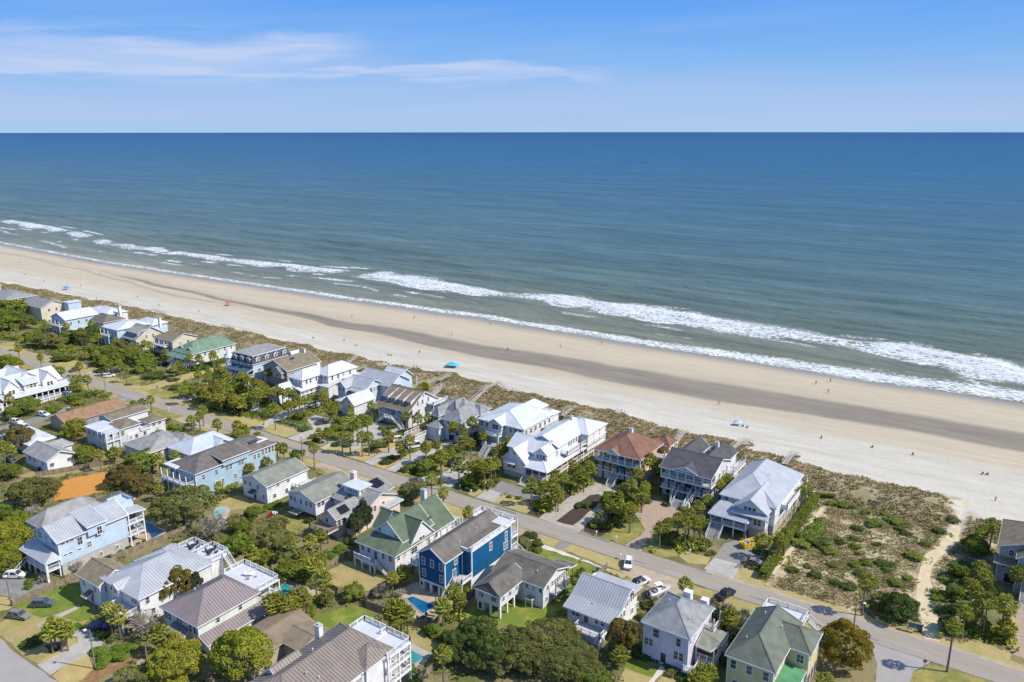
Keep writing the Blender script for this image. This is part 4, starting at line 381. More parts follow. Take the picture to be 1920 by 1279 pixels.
def surf_mesh():
    us = np.concatenate([-np.geomspace(60000, 1510, 24), np.arange(-1500, 200.1, 2.0), 200+np.geomspace(10, 60000, 24)])
    vs_ = np.concatenate([np.arange(150, 330, 1.0), 330+np.geomspace(1.2, 120000, 75)])
    U_, V_ = np.meshgrid(us, vs_, indexing='ij')
    near = sstep(V_, 1200, 330)*sstep(np.abs(U_), 1600, 1300)
    wob = (fbm(U_/24., V_/18.+7, 5)-.5)
    bc = curve(U_, BR) + wob*16; bw = curve(U_, BW)*(.80+.75*fbm(U_/15., U_*0+2.2, 3)); bp = curve(U_, BP)*(.55+.75*fbm(U_/40., U_*0+9.1, 2))
    dv = (V_-bc)/bw
    f1 = bp*np.where(dv > 0, 1-sstep(dv, -.1, 1.3), 1-sstep(-dv, .35, 1.25))
    brk = np.where(U_ < -290, sstep(fbm(U_/40.+3, U_*0+4.4, 3), .26, .44), 1.)
    bp = bp*brk; f1 = np.clip(f1*brk*1.08, 0, 1)
    line = bp*np.exp(-((dv+.95+.5*(fbm(U_/14., U_*0+8, 3)-.5))/.10)**2)*sstep(fbm(U_/20.+9, U_*0+2, 2), .35, .55)
    crest = bp*np.exp(-((dv-.55-.5*(fbm(U_/17.+5, U_*0, 3)-.5))/.12)**2)*sstep(fbm(U_/26.+19, U_*0+2, 2), .42, .6)
    f1 = np.maximum(f1, np.clip(1.25*np.maximum(line, crest), 0, 1.3))
    # second, weaker lines of foam between breaker and shore and left far scattered caps
    f2 = np.zeros_like(f1)
    for off, amp, w, sd in ((-30, .75, 2.6, 4.4), (-17, .85, 2.6, 12.7), (17, .75, 2.4, 21.), (-42, .5, 2.2, 33.)):
        c2 = curve(U_, BR)+off+10*(fbm(U_/60.+sd, U_*0+sd, 3)-.5)
        pres = sstep(fbm(U_/28.+sd*3, U_*0+sd, 3), .52, .66)
        lim = 1.0 if off < 0 else 1.0
        f2 = np.maximum(f2, amp*pres*np.exp(-((V_-c2)/w)**2)*lim)
    f2 *= np.where(U_ < -230, 1.0, .5)
    wl = waterline(U_)
    sw = curve(U_, [(-3000,1.6),(-500,1.8),(-300,3.0),(-160,4.0),(-40,6.0),(40,8.5),(100,10.5),(400,11)])*(.6+.8*fbm(U_/18., U_*0+5.5, 3))
    so = curve(U_, [(-3000,3),(-300,3.5),(-160,4.5),(-40,5),(40,7),(100,9),(400,9)])
    ds = (V_-(wl+so))/sw
    f3 = np.where(ds > 0, 1-sstep(ds, .2, 1.2), 1-sstep(-ds, .3, 1.3))*curve(U_, [(-3000,.6),(-400,.72),(-250,.9),(-100,.95),(400,1)])*(.62+.6*fbm(U_/12., V_/5., 3))
    edge = .75*np.exp(-((V_-wl-.7)/.55)**2)*(.4+.9*fbm(U_/9., U_*0+1, 2))
    foam = np.clip(np.maximum.reduce([f1, f2, f3, edge]), 0, 1.25)*near
    shore = sstep(V_, 186, 300)
    swell = np.zeros_like(foam)
    for lam, a, ang, ph in ((31, .55, .06, 0.), (19, .30, -.10, 1.7), (12.5, .15, .16, 3.1)):
        k = 2*math.pi/lam
        swell += a*np.sin(k*(V_ + ang*U_ + 10*fbm(U_/90.+ph, V_/80., 3)) + ph)
    Z = SEA_Z + near*(swell*shore*(.25+1.1*fbm(U_/70., V_/30.+4, 3)) + 1.0*bp*np.exp(-((V_-bc-2)/5.5)**2) + .15*f1*fbm(U_/2.5, V_/2.5, 2) + .18*np.clip(f3,0,1))
    # lift a low swell front just seaward of the shore break
    Z += near*.45*np.exp(-((V_-wl-so-sw*1.1-2)/3.)**2)*curve(U_, [(-3000,.2),(-200,.4),(0,1),(400,1)])
    n, m = U_.shape
    idx = np.arange(n*m).reshape(n, m)
    faces = np.stack([idx[:-1,:-1], idx[1:,:-1], idx[1:,1:], idx[:-1,1:]], -1).reshape(-1, 4)
    return np.stack([U_, V_, Z], -1).reshape(-1, 3), faces, foam.ravel()
def sea_material():
    m = bpy.data.materials.new('sea_water'); m.use_nodes = True; nt = m.node_tree; ns, ln = nt.nodes, nt.links
    b = ns['Principled BSDF']
    def N(t, **k):
        n = ns.new(t)
        for a, c in k.items(): setattr(n, a, c)
        return n
    def mth(op, a, b_=None):
        n = N('ShaderNodeMath', operation=op)
        for i, x in enumerate((a, b_)):
            if x is None: continue
            if isinstance(x, (int, float)): n.inputs[i].default_value = x
            else: ln.new(x, n.inputs[i])
        return n.outputs[0]
    g = N('ShaderNodeNewGeometry'); s = N('ShaderNodeSeparateXYZ'); ln.new(g.outputs['Position'], s.inputs[0])
    def noise(sc_, st, det=5, rough=.6, dist=0):
        mp = N('ShaderNodeMapping'); mp.inputs['Scale'].default_value = st; ln.new(g.outputs['Position'], mp.inputs[0])
        n = N('ShaderNodeTexNoise'); n.inputs['Scale'].default_value = sc_; n.inputs['Detail'].default_value = det; n.inputs['Roughness'].default_value = rough; n.inputs['Distortion'].default_value = dist
        ln.new(mp.outputs[0], n.inputs['Vector']); return n.outputs[0]
    def mr(x, a, c, d=0., e=1., smooth=True):
        n = N('ShaderNodeMapRange'); n.interpolation_type = 'SMOOTHSTEP' if smooth else 'LINEAR'; ln.new(x, n.inputs[0])
        for i, q in zip((1,2,3,4), (a,c,d,e)): n.inputs[i].default_value = q
        return n.outputs[0]
    # depth colour: silty near the shore, bluer offshore (log of the distance from the shore)
    dist = mth('LOGARITHM', mth('MAXIMUM', mth('SUBTRACT', s.outputs[1], 175), 1), 10.)
    dist = mth('ADD', dist, mth('MULTIPLY', mth('SUBTRACT', noise(.012, (.35,1,1), 4), .5), .5))
    ramp = N('ShaderNodeValToRGB'); ln.new(mr(dist, .8, 4.4, smooth=False), ramp.inputs[0])
    cr = ramp.color_ramp; cr.elements[0].position = 0; cr.elements[0].color = (.24,.23,.16,1)
    cr.elements[1].position = 1; cr.elements[1].color = (.001,.036,.115,1)
    for p, c in ((.16,(.185,.190,.130)), (.30,(.142,.170,.125)), (.39,(.094,.140,.124)), (.52,(.058,.122,.138)), (.71,(.016,.086,.160))):
        e = cr.elements.new(p); e.color = (*c, 1)
    # broad colour drifts, plus light and dark of swell lines painted into the colour
    st = mth('MULTIPLY', mr(noise(.02, (.16,1,1), 5), .35, .68, .84, 1.12), mr(noise(.11, (.14,1,1), 5, .7), .34, .66, .84, 1.14))
    hv = N('ShaderNodeHueSaturation'); ln.new(ramp.outputs[0], hv.inputs['Color']); ln.new(st, hv.inputs['Value'])
    at = N('ShaderNodeAttribute', attribute_name='foam')
    lace = noise(.5, (.6,1,1), 9, .78, .4)
    cells = N('ShaderNodeTexVoronoi'); cells.feature = 'DISTANCE_TO_EDGE'; cells.inputs['Scale'].default_value = .45
    mp = N('ShaderNodeMapping'); mp.inputs['Scale'].default_value = (.7,1.2,1); ln.new(g.outputs['Position'], mp.inputs[0])
    wn_ = N('ShaderNodeTexNoise'); wn_.inputs['Scale'].default_value = .35; wn_.inputs['Detail'].default_value = 3; ln.new(mp.outputs[0], wn_.inputs['Vector'])
    av = N('ShaderNodeMix', data_type='VECTOR'); av.inputs[0].default_value = .55
    va = N('ShaderNodeVectorMath', operation='MULTIPLY_ADD'); ln.new(wn_.outputs['Color'], va.inputs[0]); va.inputs[1].default_value = (5,5,0); ln.new(mp.outputs[0], va.inputs[2])
    ln.new(va.outputs[0], cells.inputs['Vector'])
    net = mr(cells.outputs['Distance'], .02, .28, 1., 0.)
    tex = mth('ADD', mth('MULTIPLY', lace, .75), mth('MULTIPLY', net, .25))
    thr = mth('SUBTRACT', .68, mth('MULTIPLY', at.outputs['Fac'], .31))
    fm = mth('MULTIPLY', mr(mth('SUBTRACT', tex, thr), -.11, .12), mr(at.outputs['Fac'], .03, .3))
    mxc = N('ShaderNodeMix', data_type='RGBA'); ln.new(mth('MULTIPLY', fm, .88), mxc.inputs[0]); ln.new(hv.outputs[0], mxc.inputs[6]); mxc.inputs[7].default_value = (.66,.69,.71,1)
    ln.new(mxc.outputs[2], b.inputs['Base Color'])
    ro = N('ShaderNodeMix', data_type='FLOAT'); ln.new(fm, ro.inputs[0]); ro.inputs[2].default_value = .32; ro.inputs[3].default_value = .9; ln.new(ro.outputs[0], b.inputs['Roughness'])
    sp_ = N('ShaderNodeMix', data_type='FLOAT'); ln.new(fm, sp_.inputs[0]); sp_.inputs[2].default_value = .075; sp_.inputs[3].default_value = .05; ln.new(sp_.outputs[0], b.inputs['Specular IOR Level'])
    hgt = mth('ADD', mth('MULTIPLY', noise(.085, (.35,1,1), 6, .6), 4.6), mth('MULTIPLY', noise(.6, (.6,1,1), 5, .65), .55))
    bp = N('ShaderNodeBump'); bp.inputs['Strength'].default_value = .9; bp.inputs['Distance'].default_value = 1.2
    ln.new(hgt, bp.inputs['Height']); ln.new(bp.outputs[0], b.inputs['Normal'])
    MATS['sea_water'] = m
sea_material()
_v, _f, _foam = surf_mesh()
_me = npmesh('sea', _v, _f, 'sea_water', smooth=True)
_at = _me.attributes.new('foam', 'FLOAT', 'POINT'); _at.data.foreach_set('value', _foam.astype(np.float32))
link('sea', _me, kind='structure')

def sand_material():
    m = bpy.data.materials.new('beach_sand'); m.use_nodes = True; nt = m.node_tree; ns, ln = nt.nodes, nt.links
    b = ns['Principled BSDF']
    at = {}
    for a in ('wet', 'dry', 'scrub', 'pool', 'track'):
        n = ns.new('ShaderNodeAttribute'); n.attribute_name = a; at[a] = n.outputs['Fac']
    g = ns.new('ShaderNodeNewGeometry')
    def noise(sc_, st, det=6, rough=.65):
        mp = ns.new('ShaderNodeMapping'); mp.inputs['Scale'].default_value = st; ln.new(g.outputs['Position'], mp.inputs[0])
        n = ns.new('ShaderNodeTexNoise'); n.inputs['Scale'].default_value = sc_; n.inputs['Detail'].default_value = det; n.inputs['Roughness'].default_value = rough
        ln.new(mp.outputs[0], n.inputs['Vector']); return n.outputs[0]
    def mr(x, a, c, d=0., e=1.):
        n = ns.new('ShaderNodeMapRange'); ln.new(x, n.inputs[0])
        for i, q in zip((1,2,3,4), (a,c,d,e)): n.inputs[i].default_value = q
        return n.outputs[0]
    def mix(f, a, c):
        n = ns.new('ShaderNodeMix'); n.data_type = 'RGBA'; ln.new(f, n.inputs[0])
        for i, q in ((6, a), (7, c)):
            if isinstance(q, tuple): n.inputs[i].default_value = (*q, 1)
            else: ln.new(q, n.inputs[i])
        return n.outputs[2]
    base = mix(mr(noise(.05, (.3,1,1)), .3, .7), (.49,.415,.295), (.445,.375,.265))
    dryc = mix(mr(noise(.12, (.35,1,1), 8), .35, .65), (.55,.52,.44), (.47,.44,.365))
    c = mix(at['dry'], base, dryc)
    c = mix(mr(at['track'], 0, 1, 0, .5), c, (.36,.31,.235))
    c = mix(mr(noise(1.1, (.8,1,1), 4, .8), .42, .60, 0, .26), c, (.36,.32,.25))
    c = mix(at['wet'], c, (.27,.235,.19))
    c = mix(at['pool'], c, mix(mr(noise(.15, (.2,1,1)), .35, .65), (.19,.165,.13), (.245,.21,.155)))
    scr = mix(mr(noise(.16, (1,1,1), 8, .7), .38, .62), (.20,.165,.085), (.33,.27,.165))
    c = mix(at['scrub'], c, scr)
    st = mr(noise(.35, (.13,1,1), 9, .78), .3, .7, .89, 1.10)
    h = ns.new('ShaderNodeHueSaturation'); ln.new(c, h.inputs['Color']); ln.new(st, h.inputs['Value']); ln.new(h.outputs[0], b.inputs['Base Color'])
    ro = mr(at['wet'], 0, 1, .9, .38); ln.new(ro, b.inputs['Roughness']); b.inputs['Specular IOR Level'].default_value = .3
    bp = ns.new('ShaderNodeBump'); bp.inputs['Strength'].default_value = .6; bp.inputs['Distance'].default_value = .25
    ln.new(noise(.9, (.6,1,1), 6), bp.inputs['Height']); ln.new(bp.outputs[0], b.inputs['Normal'])
    MATS['beach_sand'] = m
sand_material()
def dune_edge(u): return curve(u, [(-3000,84),(-480,83),(-360,88),(-225,87),(-190,87),(-120,87),(-97,90),(-60,86),(-7,86),(25,84),(61,76),(78,80),(91,80),(95,70),(100,71),(120,72),(400,72)]) + 9*(fbm(u/11., u*0+1.7, 4)-.5)
def pathc(v): return np.interp(v, [20,29,38,45.5,60.5,68,78,84], [90,88.7,88.3,90,92,92.1,91.4,92])
def pathmask(u, v):   # the gap where the sand footpath crosses the dune
    return np.exp(-((u-pathc(v)-1.0)/6.0)**2)
def dune_h(u, v):
    e = dune_edge(u)
    h = 2.6*np.exp(-((v-(e-8))/8.)**2)*(.35+1.1*fbm(u/9., v/9., 3)) + .5*sstep(v, 60, 66)*fbm(u/5.+3, v/5., 2)*sstep(e+2-v, 0, 6)
    return h*(1-.96*pathmask(u, v))*sstep(v, 57, 62)
us = np.concatenate([-np.geomspace(6000, 1505, 12), np.arange(-1500, 300.1, 2.0), 300+np.geomspace(5, 3000, 12)])
vv = np.concatenate([np.arange(54, 128, .75), np.arange(128, 235, 1.5)])
U_, V_ = np.meshgrid(us, vv, indexing='ij')
_wl = waterline(U_)
prof = np.where(V_ < _wl, -.05 - .75*np.clip((V_-92)/(_wl-92), 0, 1)**1.4, SEA_Z - .05*(V_-_wl))
tr_c = curve(U_, [(-3000,150),(-520,150),(-305,136),(-206,133),(-122,131),(-21,135),(100,142.5),(400,152)]); tr_w = curve(U_, [(-3000,0.1),(-480,.1),(-420,2.5),(-305,2.5),(-240,5),(-150,9),(-21,12.2),(100,10.8),(400,12)])
trm = 1-sstep(np.abs(V_-tr_c + 7*(fbm(U_/35., V_/40., 4)-.5))/tr_w, .72, 1.12)
Zb = prof + dune_h(U_, V_) - .22*trm - .02*(V_ < 57)
n_, m_ = U_.shape; idx = np.arange(n_*m_).reshape(n_, m_)
faces = np.stack([idx[:-1,:-1], idx[1:,:-1], idx[1:,1:], idx[:-1,1:]], -1).reshape(-1, 4)
_me = npmesh('beach', np.stack([U_, V_, Zb], -1).reshape(-1, 3), faces, 'beach_sand', smooth=True)
wetb = sstep(V_, _wl-15, _wl-3)*.75 + .25*sstep(V_, _wl-7, _wl-4) 
wetb = np.maximum(wetb, .22*(1-sstep(np.abs(V_-tr_c-3)/(tr_w*2.0+3), .3, 1.)))
old = .55*(1-sstep(np.abs(V_-curve(U_, [(-3000,170),(-800,158),(-560,150),(-430,136),(-330,128),(-250,124)]) - 10*(fbm(U_/50., U_*0+6, 3)-.5))/2.6, .2, 1.1))*sstep(-U_, 250, 330)
wetb = np.maximum(wetb, old)
dryb = 1-sstep(V_ + 16*(fbm(U_/60., V_/25., 4)-.5), 102, 124)
scrb = 1-sstep(V_-dune_edge(U_) + 10*(fbm(U_/4., V_/4.+5, 3)-.5), -4, 1)
scrb *= sstep(np.abs(U_-pathc(V_) + 1.2*(fbm(U_/2., V_/2., 2)-.5)), 1.3, 2.0)
track = np.zeros_like(U_)
for k in range(13):
    b0 = (93, 96, 99.5, 103, 106, 108.5, 112, 116, 121, 101, 110, 171, 167)[k]; ph = k*3.7
    c_ = b0 + 9*(fbm(U_/140.+ph, U_*0+ph, 3)-.5) + (.012*(U_+60) if k % 3 == 1 else 0)
    pr = sstep(fbm(U_/70.+ph*2, U_*0+ph, 2), .38, .55)
    for o_ in (-.9, .9): track = np.maximum(track, pr*np.exp(-((V_-c_-o_)/.42)**2)*(.7 if k < 11 else .4))
track = np.maximum(track, .9*sstep(fbm(U_/3., V_/2.2+9, 4), .56, .70)*np.exp(-((V_-curve(U_, [(-3000,112),(-300,112),(0,113),(100,115)])-6*(fbm(U_/40., U_*0+4, 3)-.5))/1.6)**2))   # wrack line
for nme, a in (('track', track), ('wet', wetb), ('dry', dryb), ('scrub', scrb), ('pool', trm*sstep(U_, -470, -430))):
    _at = _me.attributes.new(nme, 'FLOAT', 'POINT'); _at.data.foreach_set('value', a.ravel().astype(np.float32))
link('beach', _me, kind='structure')

g_ = MB(); g_.add([(-6000,-4000,0),(3300,-4000,0),(3300,57,0),(-6000,57,0)], [(0,1,2,3)]); g_.build('ground', 'ground', kind='structure')
# scrub lot between the last white house and the footpath
mat('scrub_lot', (.48,.395,.265), .95, .2, .20, bump=1, bscale=1.6, col2=(.25,.205,.105), spec=.1, lo=.40, hi=.58, detail=10, fine=.25)
sl_ = MB(); sl_.add([(x,y,.004) for x,y in [(57.8,6),(64,4.6),(74,4),(84,3.9),(100,4.2),(101.5,20),(101.5,57),(57.8,57)]], [tuple(range(8))]); sl_.build('scrub_lot', 'scrub_lot', kind='structure')
def jag(p, step=2.2, amp=.28):
    # softens a surveyed outline into the uneven edge of turf, gravel or soil
    q = []
    for i in range(len(p)):
        a, b = p[i], p[(i+1) % len(p)]; L = math.hypot(b[0]-a[0], b[1]-a[1]); n = max(1, int(L/step))
        for k in range(n):
            t = k/n; j = amp if k else amp*.3
            q.append((a[0]+(b[0]-a[0])*t+rnd.uniform(-j, j), a[1]+(b[1]-a[1])*t+rnd.uniform(-j, j)))
    return q
for i, (nm, mm, pts) in enumerate(POLYS):
    hard = nm in ('driveway', 'path', 'patio') and mm in ('concrete', 'pavers', 'asphalt', 'tan_patio')
    p = pts if hard else jag(pts, 1.6, .13) if mm == 'sandpath' else jag(pts)
    z = .010 + i*.0007
    m_b = MB(); m_b.add([(x, y, z) for x, y in p], [tuple(range(len(p)))])
    ob = m_b.build(nm, mm, kind='structure')
# verges and the street
def strip(name, mm, u0, u1, v0, v1, z, step=4, amp=.35):
    top = [(u, v1+rnd.uniform(-amp, amp)) for u in np.arange(u0, u1+.1, step)]; bot = [(u, v0+rnd.uniform(-amp, amp)) for u in np.arange(u1, u0-.1, -step)]
    b = MB(); p = [(float(x), float(y), z) for x, y in bot[::-1]+top[::-1]]; b.add(p, [tuple(range(len(p)))]); return b.build(name, mm, kind='structure')
strip('verge', 'lawn_tan', -700, -120, 3.0, 9.5, .006, amp=1.2)
strip('verge', 'lawn_dry', -700, 76, -7.5, -3.0, .007, amp=1.0)
strip('verge', 'lawn_tan', 55, 140, 3.0, 5.8, .008, amp=.8)
strip('verge', 'dirt', 76, 140, 2.9, 4.3, .0685, amp=.3, step=2)
for _k, (_u, _v, _l) in enumerate(((30,-2.1,3),(-40,.8,4),(58,-1.2,3.4),(-70,1.7,5),(80,-2.4,5),(3,-2.6,6),(-118,-2.3,7),(44,2.3,4))):
    _b = MB(); _p = jag([(_u,_v,),(_u+_l,_v+.1),(_u+_l-.2,_v+.55),(_u+.1,_v+.5)], .8, .12); _b.add([(x,y,.0932) for x, y in _p], [tuple(range(len(_p)))]); _b.build('road_patch', 'asphalt' if _k % 2 else 'road_patch', kind='structure')
strip('verge', 'dirt', 46, 76, 2.9, 4.2, .0688, amp=.4, step=2)
strip('road', 'road', -1200, 240, -3.25, 3.2, .09, amp=.06, step=3)
for i, (a, b_) in enumerate(((-.16, -.04), (.06, .18))):
    strip('road_line', 'line_yellow', -1200, 240, a, b_, .094, amp=0, step=40)
for q in ((-191, -8, -.8, .9), (33, 36, -3, -1.2), (-104, -98, -3, -1)):
    b = MB(); b.add([(q[0],q[2],.0945),(q[1],q[2],.0945),(q[1],q[3],.0945),(q[0],q[3],.0945)], [(0,1,2,3)])
b = MB()
for k, (pu, pv, l, w) in enumerate(((38,-2.3,5,1.3),(-14,1.6,7,1.1),(71,1.4,6,1.2),(-96,-1.9,8,1.2),(-150,1.2,9,1.4),(12,2.2,9,.7),(88,-1.5,6,1.0))):
    o = MB(); o.add([(pu,pv,.0925),(pu+l,pv+.05,.0925),(pu+l-.1,pv+w,.0925),(pu+.1,pv+w-.05,.0925)], [(0,1,2,3)]); o.build('road_patch', 'road_patch' if k % 2 else 'road2', kind='structure')
o = MB(); o.add([(-185.5,-13.5,.0945),(-185.0,-13.5,.0945),(-185.0,-4.2,.0945),(-185.5,-4.2,.0945)], [(0,1,2,3)]); o.build('stop_line', 'line_white', kind='structure')

# ------------------------------------------------------------------ houses
LAND = []      # (short phrase, u0, u1, v0, v1) used to describe what stands beside a house
_win = {}
def window_mesh(w, h, frame, pane, bars):
    k = (w, h, frame, pane, bars)
    if k not in _win:
        f = MB(); t = .12
        f.box(-w/2-t, w/2+t, -.07, .05, h/2, h/2+t); f.box(-w/2-t, w/2+t, -.09, .05, -h/2-t, -h/2)
        f.box(-w/2-t, -w/2, -.068, .05, -h/2, h/2); f.box(w/2, w/2+t, -.068, .05, -h/2, h/2)
        if bars >= 1: f.box(-w/2, w/2, -.055, .03, -.03, .03)
        if bars >= 2: f.box(-.03, .03, -.05, .03, -h/2, h/2)
        p = MB(); p.box(-w/2, w/2, -.02, .02, -h/2, h/2)
        _win[k] = (f.mesh('window', frame), p.mesh('pane', pane))
    return _win[k]
class House:
    def __init__(s, name, label, short, u, v, wall='white', roof='s_gray', trim='trim', cat='house', seam=None, frame='trim', glass='glass', found='block'):
        s.root = thing(name, label, cat, (u, v, 0)); s.o = (u, v, 0)
        s.wall, s.roofm, s.trim, s.seam, s.frame, s.glass, s.found = wall, roof, trim, seam, frame, glass, found
        s.short = short; s.ext = [1e9, -1e9, 1e9, -1e9]; s.jit = 0
    def done(s):
        LAND.append((s.short, *s.ext))
    def part(s, name, mb, m, parent=None, kind=None):
        return mb.build(name, m, parent or s.root, s.o, kind) if mb.v else None
    def grow(s, u0, u1, v0, v1):
        e = s.ext; s.ext = [min(e[0],u0), max(e[1],u1), min(e[2],v0), max(e[3],v1)]
    def j(s):
        s.jit += 1; return .0023*((s.jit*7) % 13)
    # generic roof polygons; outer edges get a trim board
    rib = (.075, .07)
    def rpolys(s, polys, mat_=None, seam=None, t=.18, trim=True, name='roof'):
        mat_ = mat_ or s.roofm; seam = s.seam if seam is None else seam
        b = MB(); jz = s.j()
        polys = [[(p[0], p[1], p[2]+jz) for p in q] for q in polys]
        for q in polys: b.prism(q, t)
        o = s.part(name, b, mat_)
        key = lambda p: (round(p[0],2), round(p[1],2), round(p[2],2))
        cnt = {}
        for q in polys:
            for i in range(len(q)):
                e = frozenset((key(q[i]), key(q[(i+1) % len(q)]))); cnt[e] = cnt.get(e, 0)+1
        tb, sb, cap = MB(), MB(), MB(); done = set()
        for q in polys:
            for i in range(len(q)):
                a, c = q[i], q[(i+1) % len(q)]; e = frozenset((key(a), key(c)))
                if cnt[e] == 1 and trim: tb.beam((a[0],a[1],a[2]-.13), (c[0],c[1],c[2]-.13), .10, .24)
                elif cnt[e] > 1 and e not in done:
                    done.add(e); cap.beam((a[0],a[1],a[2]+.015), (c[0],c[1],c[2]+.015), .28, .05)
        s.part('ridge_cap', cap, mat_, o)
        s.part('roof_trim', tb, s.trim, o)
        if seam:
            for q in polys:
                P = [Vector(p) for p in q]; n = (P[1]-P[0]).cross(P[2]-P[0])
                if n.z < 0: n = -n
                if n.length < 1e-6: continue
                n.normalize(); down = Vector((n.x, n.y, 0))
                if down.length < .02: continue
                down.normalize(); al = Vector((-down.y, down.x, 0))
                ts = [p.dot(al) for p in P]; k = math.ceil(min(ts)/.62)*.62
                while k < max(ts):
                    hit = []
                    for i in range(len(P)):
                        a, c = P[i], P[(i+1) % len(P)]; ta, tcx = a.dot(al)-k, c.dot(al)-k
                        if ta*tcx < 0: hit.append(a+(c-a)*(ta/(ta-tcx)))
                    if len(hit) == 2 and (hit[0]-hit[1]).length > .3:
                        sb.beam(hit[0]+Vector((0,0,.02)), hit[1]+Vector((0,0,.02)), *s.rib)
                    k += .62
            s.part('roof_seams', sb, seam, o, kind='stuff')
        return o
    def block(s, u0, u1, v0, v1, ze, zr, ax='v', hf=None, hb=None, rm=.5, ov=.55, ovf=None, ovr=None, z0=0, wall=None, roof=None, seam=None, walls=True, trim=True):
        """u0..v1 is the eave outline; hf/hb hip lengths at the low/high end of the ridge (0 = gable)."""
        ovf = ov if ovf is None else ovf; ovr = ov if ovr is None else ovr
        T = (lambda a, b, z: (a, b, z)) if ax == 'v' else (lambda a, b, z: (b, a, z))
        a0, a1, b0, b1 = (u0, u1, v0, v1) if ax == 'v' else (v0, v1, u0, u1)
        w = (a1-a0)*.5; hf = w if hf is None else hf; hb = w if hb is None else hb
        am = a0+(a1-a0)*rm; r0, r1 = b0+hf, b1-hb
        if r1 < r0: r0 = r1 = (r0+r1)/2
        A, B, C, D = T(a0,b0,ze), T(a1,b0,ze), T(a1,b1,ze), T(a0,b1,ze); E, F = T(am,r0,zr), T(am,r1,zr)
        flat = abs(r1-r0) < .02
        polys = [[A, E, D] if flat else [A, E, F, D], [B, C, E] if flat else [B, C, F, E]]
        if hf > .01: polys.append([A, B, E])
        if hb > .01: polys.append([C, D, F if not flat else E])
        s.rpolys(polys, roof, seam, trim=trim)
        wu0, wu1, wv0, wv1 = u0+ov, u1-ovr, v0+ovf, v1-ov
        if walls:
            b = MB(); wa0, wa1, wb0, wb1 = (wu0, wu1, wv0, wv1) if ax == 'v' else (wv0, wv1, wu0, wu1)
            sl = (zr-ze)/max(.1, min(am-a0, a1-am) if am > a0+.1 and am < a1-.1 else max(am-a0, a1-am))
            zl = ze+(wa0-a0)*(zr-ze)/max(.3, am-a0)-.2; zh = ze+(a1-wa1)*(zr-ze)/max(.3, a1-am)-.2
            ring = lambda bb, gable: [T(wa0,bb,z0), T(wa1,bb,z0), T(wa1,bb,zh)] + ([T(am,bb,zr-.2)] if gable else []) + [T(wa0,bb,zl)]
            zf = ze + .0
            def capz(p): return p
            R0, R1 = ring(wb0, hf <= .01), ring(wb1, hb <= .01)
            if hf > .01: zc = min(zl, ze+(wb0-b0)*(zr-ze)/max(.3, hf)-.2); R0 = [p if p[2] < zc else (p[0],p[1],max(zc, ze-.2)) for p in R0]
            if hb > .01: zc = min(zl, ze+(b1-wb1)*(zr-ze)/max(.3, hb)-.2); R1 = [p if p[2] < zc else (p[0],p[1],max(zc, ze-.2)) for p in R1]
            b.add(R0, [tuple(range(len(R0)))]); b.add(R1, [tuple(range(len(R1)))[::-1]])
            for i0, i1, k0, k1 in ((0, len(R0)-1, 0, len(R1)-1), (1, 2, 1, 2)):
                b.add([R0[i0], R0[i1], R1[k1], R1[k0]], [(0,1,2,3)])
            b.add([R0[0], R0[1], R1[1], R1[0]], [(0,1,2,3)])
            s.part('wall', b, wall or s.wall)
            # corner boards
            for cu, cv in ((wu0, wv0), (wu1, wv0), (wu1, wv1)):
                c = MB(); c.box(cu-.09, cu+.09, cv-.09, cv+.09, z0, ze-.15); s.part('corner_board', c, s.trim)
        s.grow(u0, u1, v0, v1)
        return (wu0, wu1, wv0, wv1)
    def wbox(s, u0, u1, v0, v1, z0, z1, m=None, name='wall'):
        j = s.j(); b = MB(); b.box(u0-j, u1+j, v0-j, v1+j, z0, z1+j); s.grow(u0, u1, v0, v1); return s.part(name, b, m or s.wall)
    def shed(s, u0, u1, v0, v1, zl, zh, low, mat_=None, seam=None, trim=True):
        z = {'S': (zl,zl,zh,zh), 'N': (zh,zh,zl,zl), 'E': (zh,zl,zl,zh), 'W': (zl,zh,zh,zl)}[low]
        return s.rpolys([[(u0,v0,z[0]), (u1,v0,z[1]), (u1,v1,z[2]), (u0,v1,z[3])]], mat_, seam, trim=trim)
    def win(s, side, c, pos, z, w=.95, h=1.5, bars=1, glass=None, frame=None):
        """side S: wall plane v=c seen from the street; E: wall plane u=c."""
        for q in (pos if isinstance(pos, (list, tuple)) else [pos]):
            g_ = glass or s.glass
            if g_ == 'glass' and h > .7 and (int(abs(q*7.3+c*3.1+z*11.7)) % 10) < 3: g_ = ('blind', 'shade', 'glass_warm')[int(abs(q*5+z)) % 3]
            f, p = window_mesh(w, h, frame or s.frame, g_, bars)
            loc = (q-s.o[0], c-s.o[1]-.01, z) if side == 'S' else (c-s.o[0]+.01, q-s.o[1], z)
            o = link('window', f, s.root, loc, 0 if side == 'S' else R(90)); link('pane', p, o)
    def door(s, side, c, pos, z0, w=1.05, h=2.1, m='shade', name='door'):
        f, p = window_mesh(w, h, 'trim', m, 0)
        loc = (pos-s.o[0], c-s.o[1]-.012, z0+h/2+.12) if side == 'S' else (c-s.o[0]+.012, pos-s.o[1], z0+h/2+.12)
        o = link(name, f, s.root, loc, 0 if side == 'S' else R(90)); link('door_panel', p, o)
    def garage(s, side, c, pos, w=2.7, h=2.2, m='shade'): s.door(side, c, pos, 0, w, h, m, 'garage_door')
    def post(s, u, v, z0, z1, w=.28, m=None):
        b = MB(); b.box(u-w/2, u+w/2, v-w/2, v+w/2, z0, z1); s.part('post', b, m or s.trim)
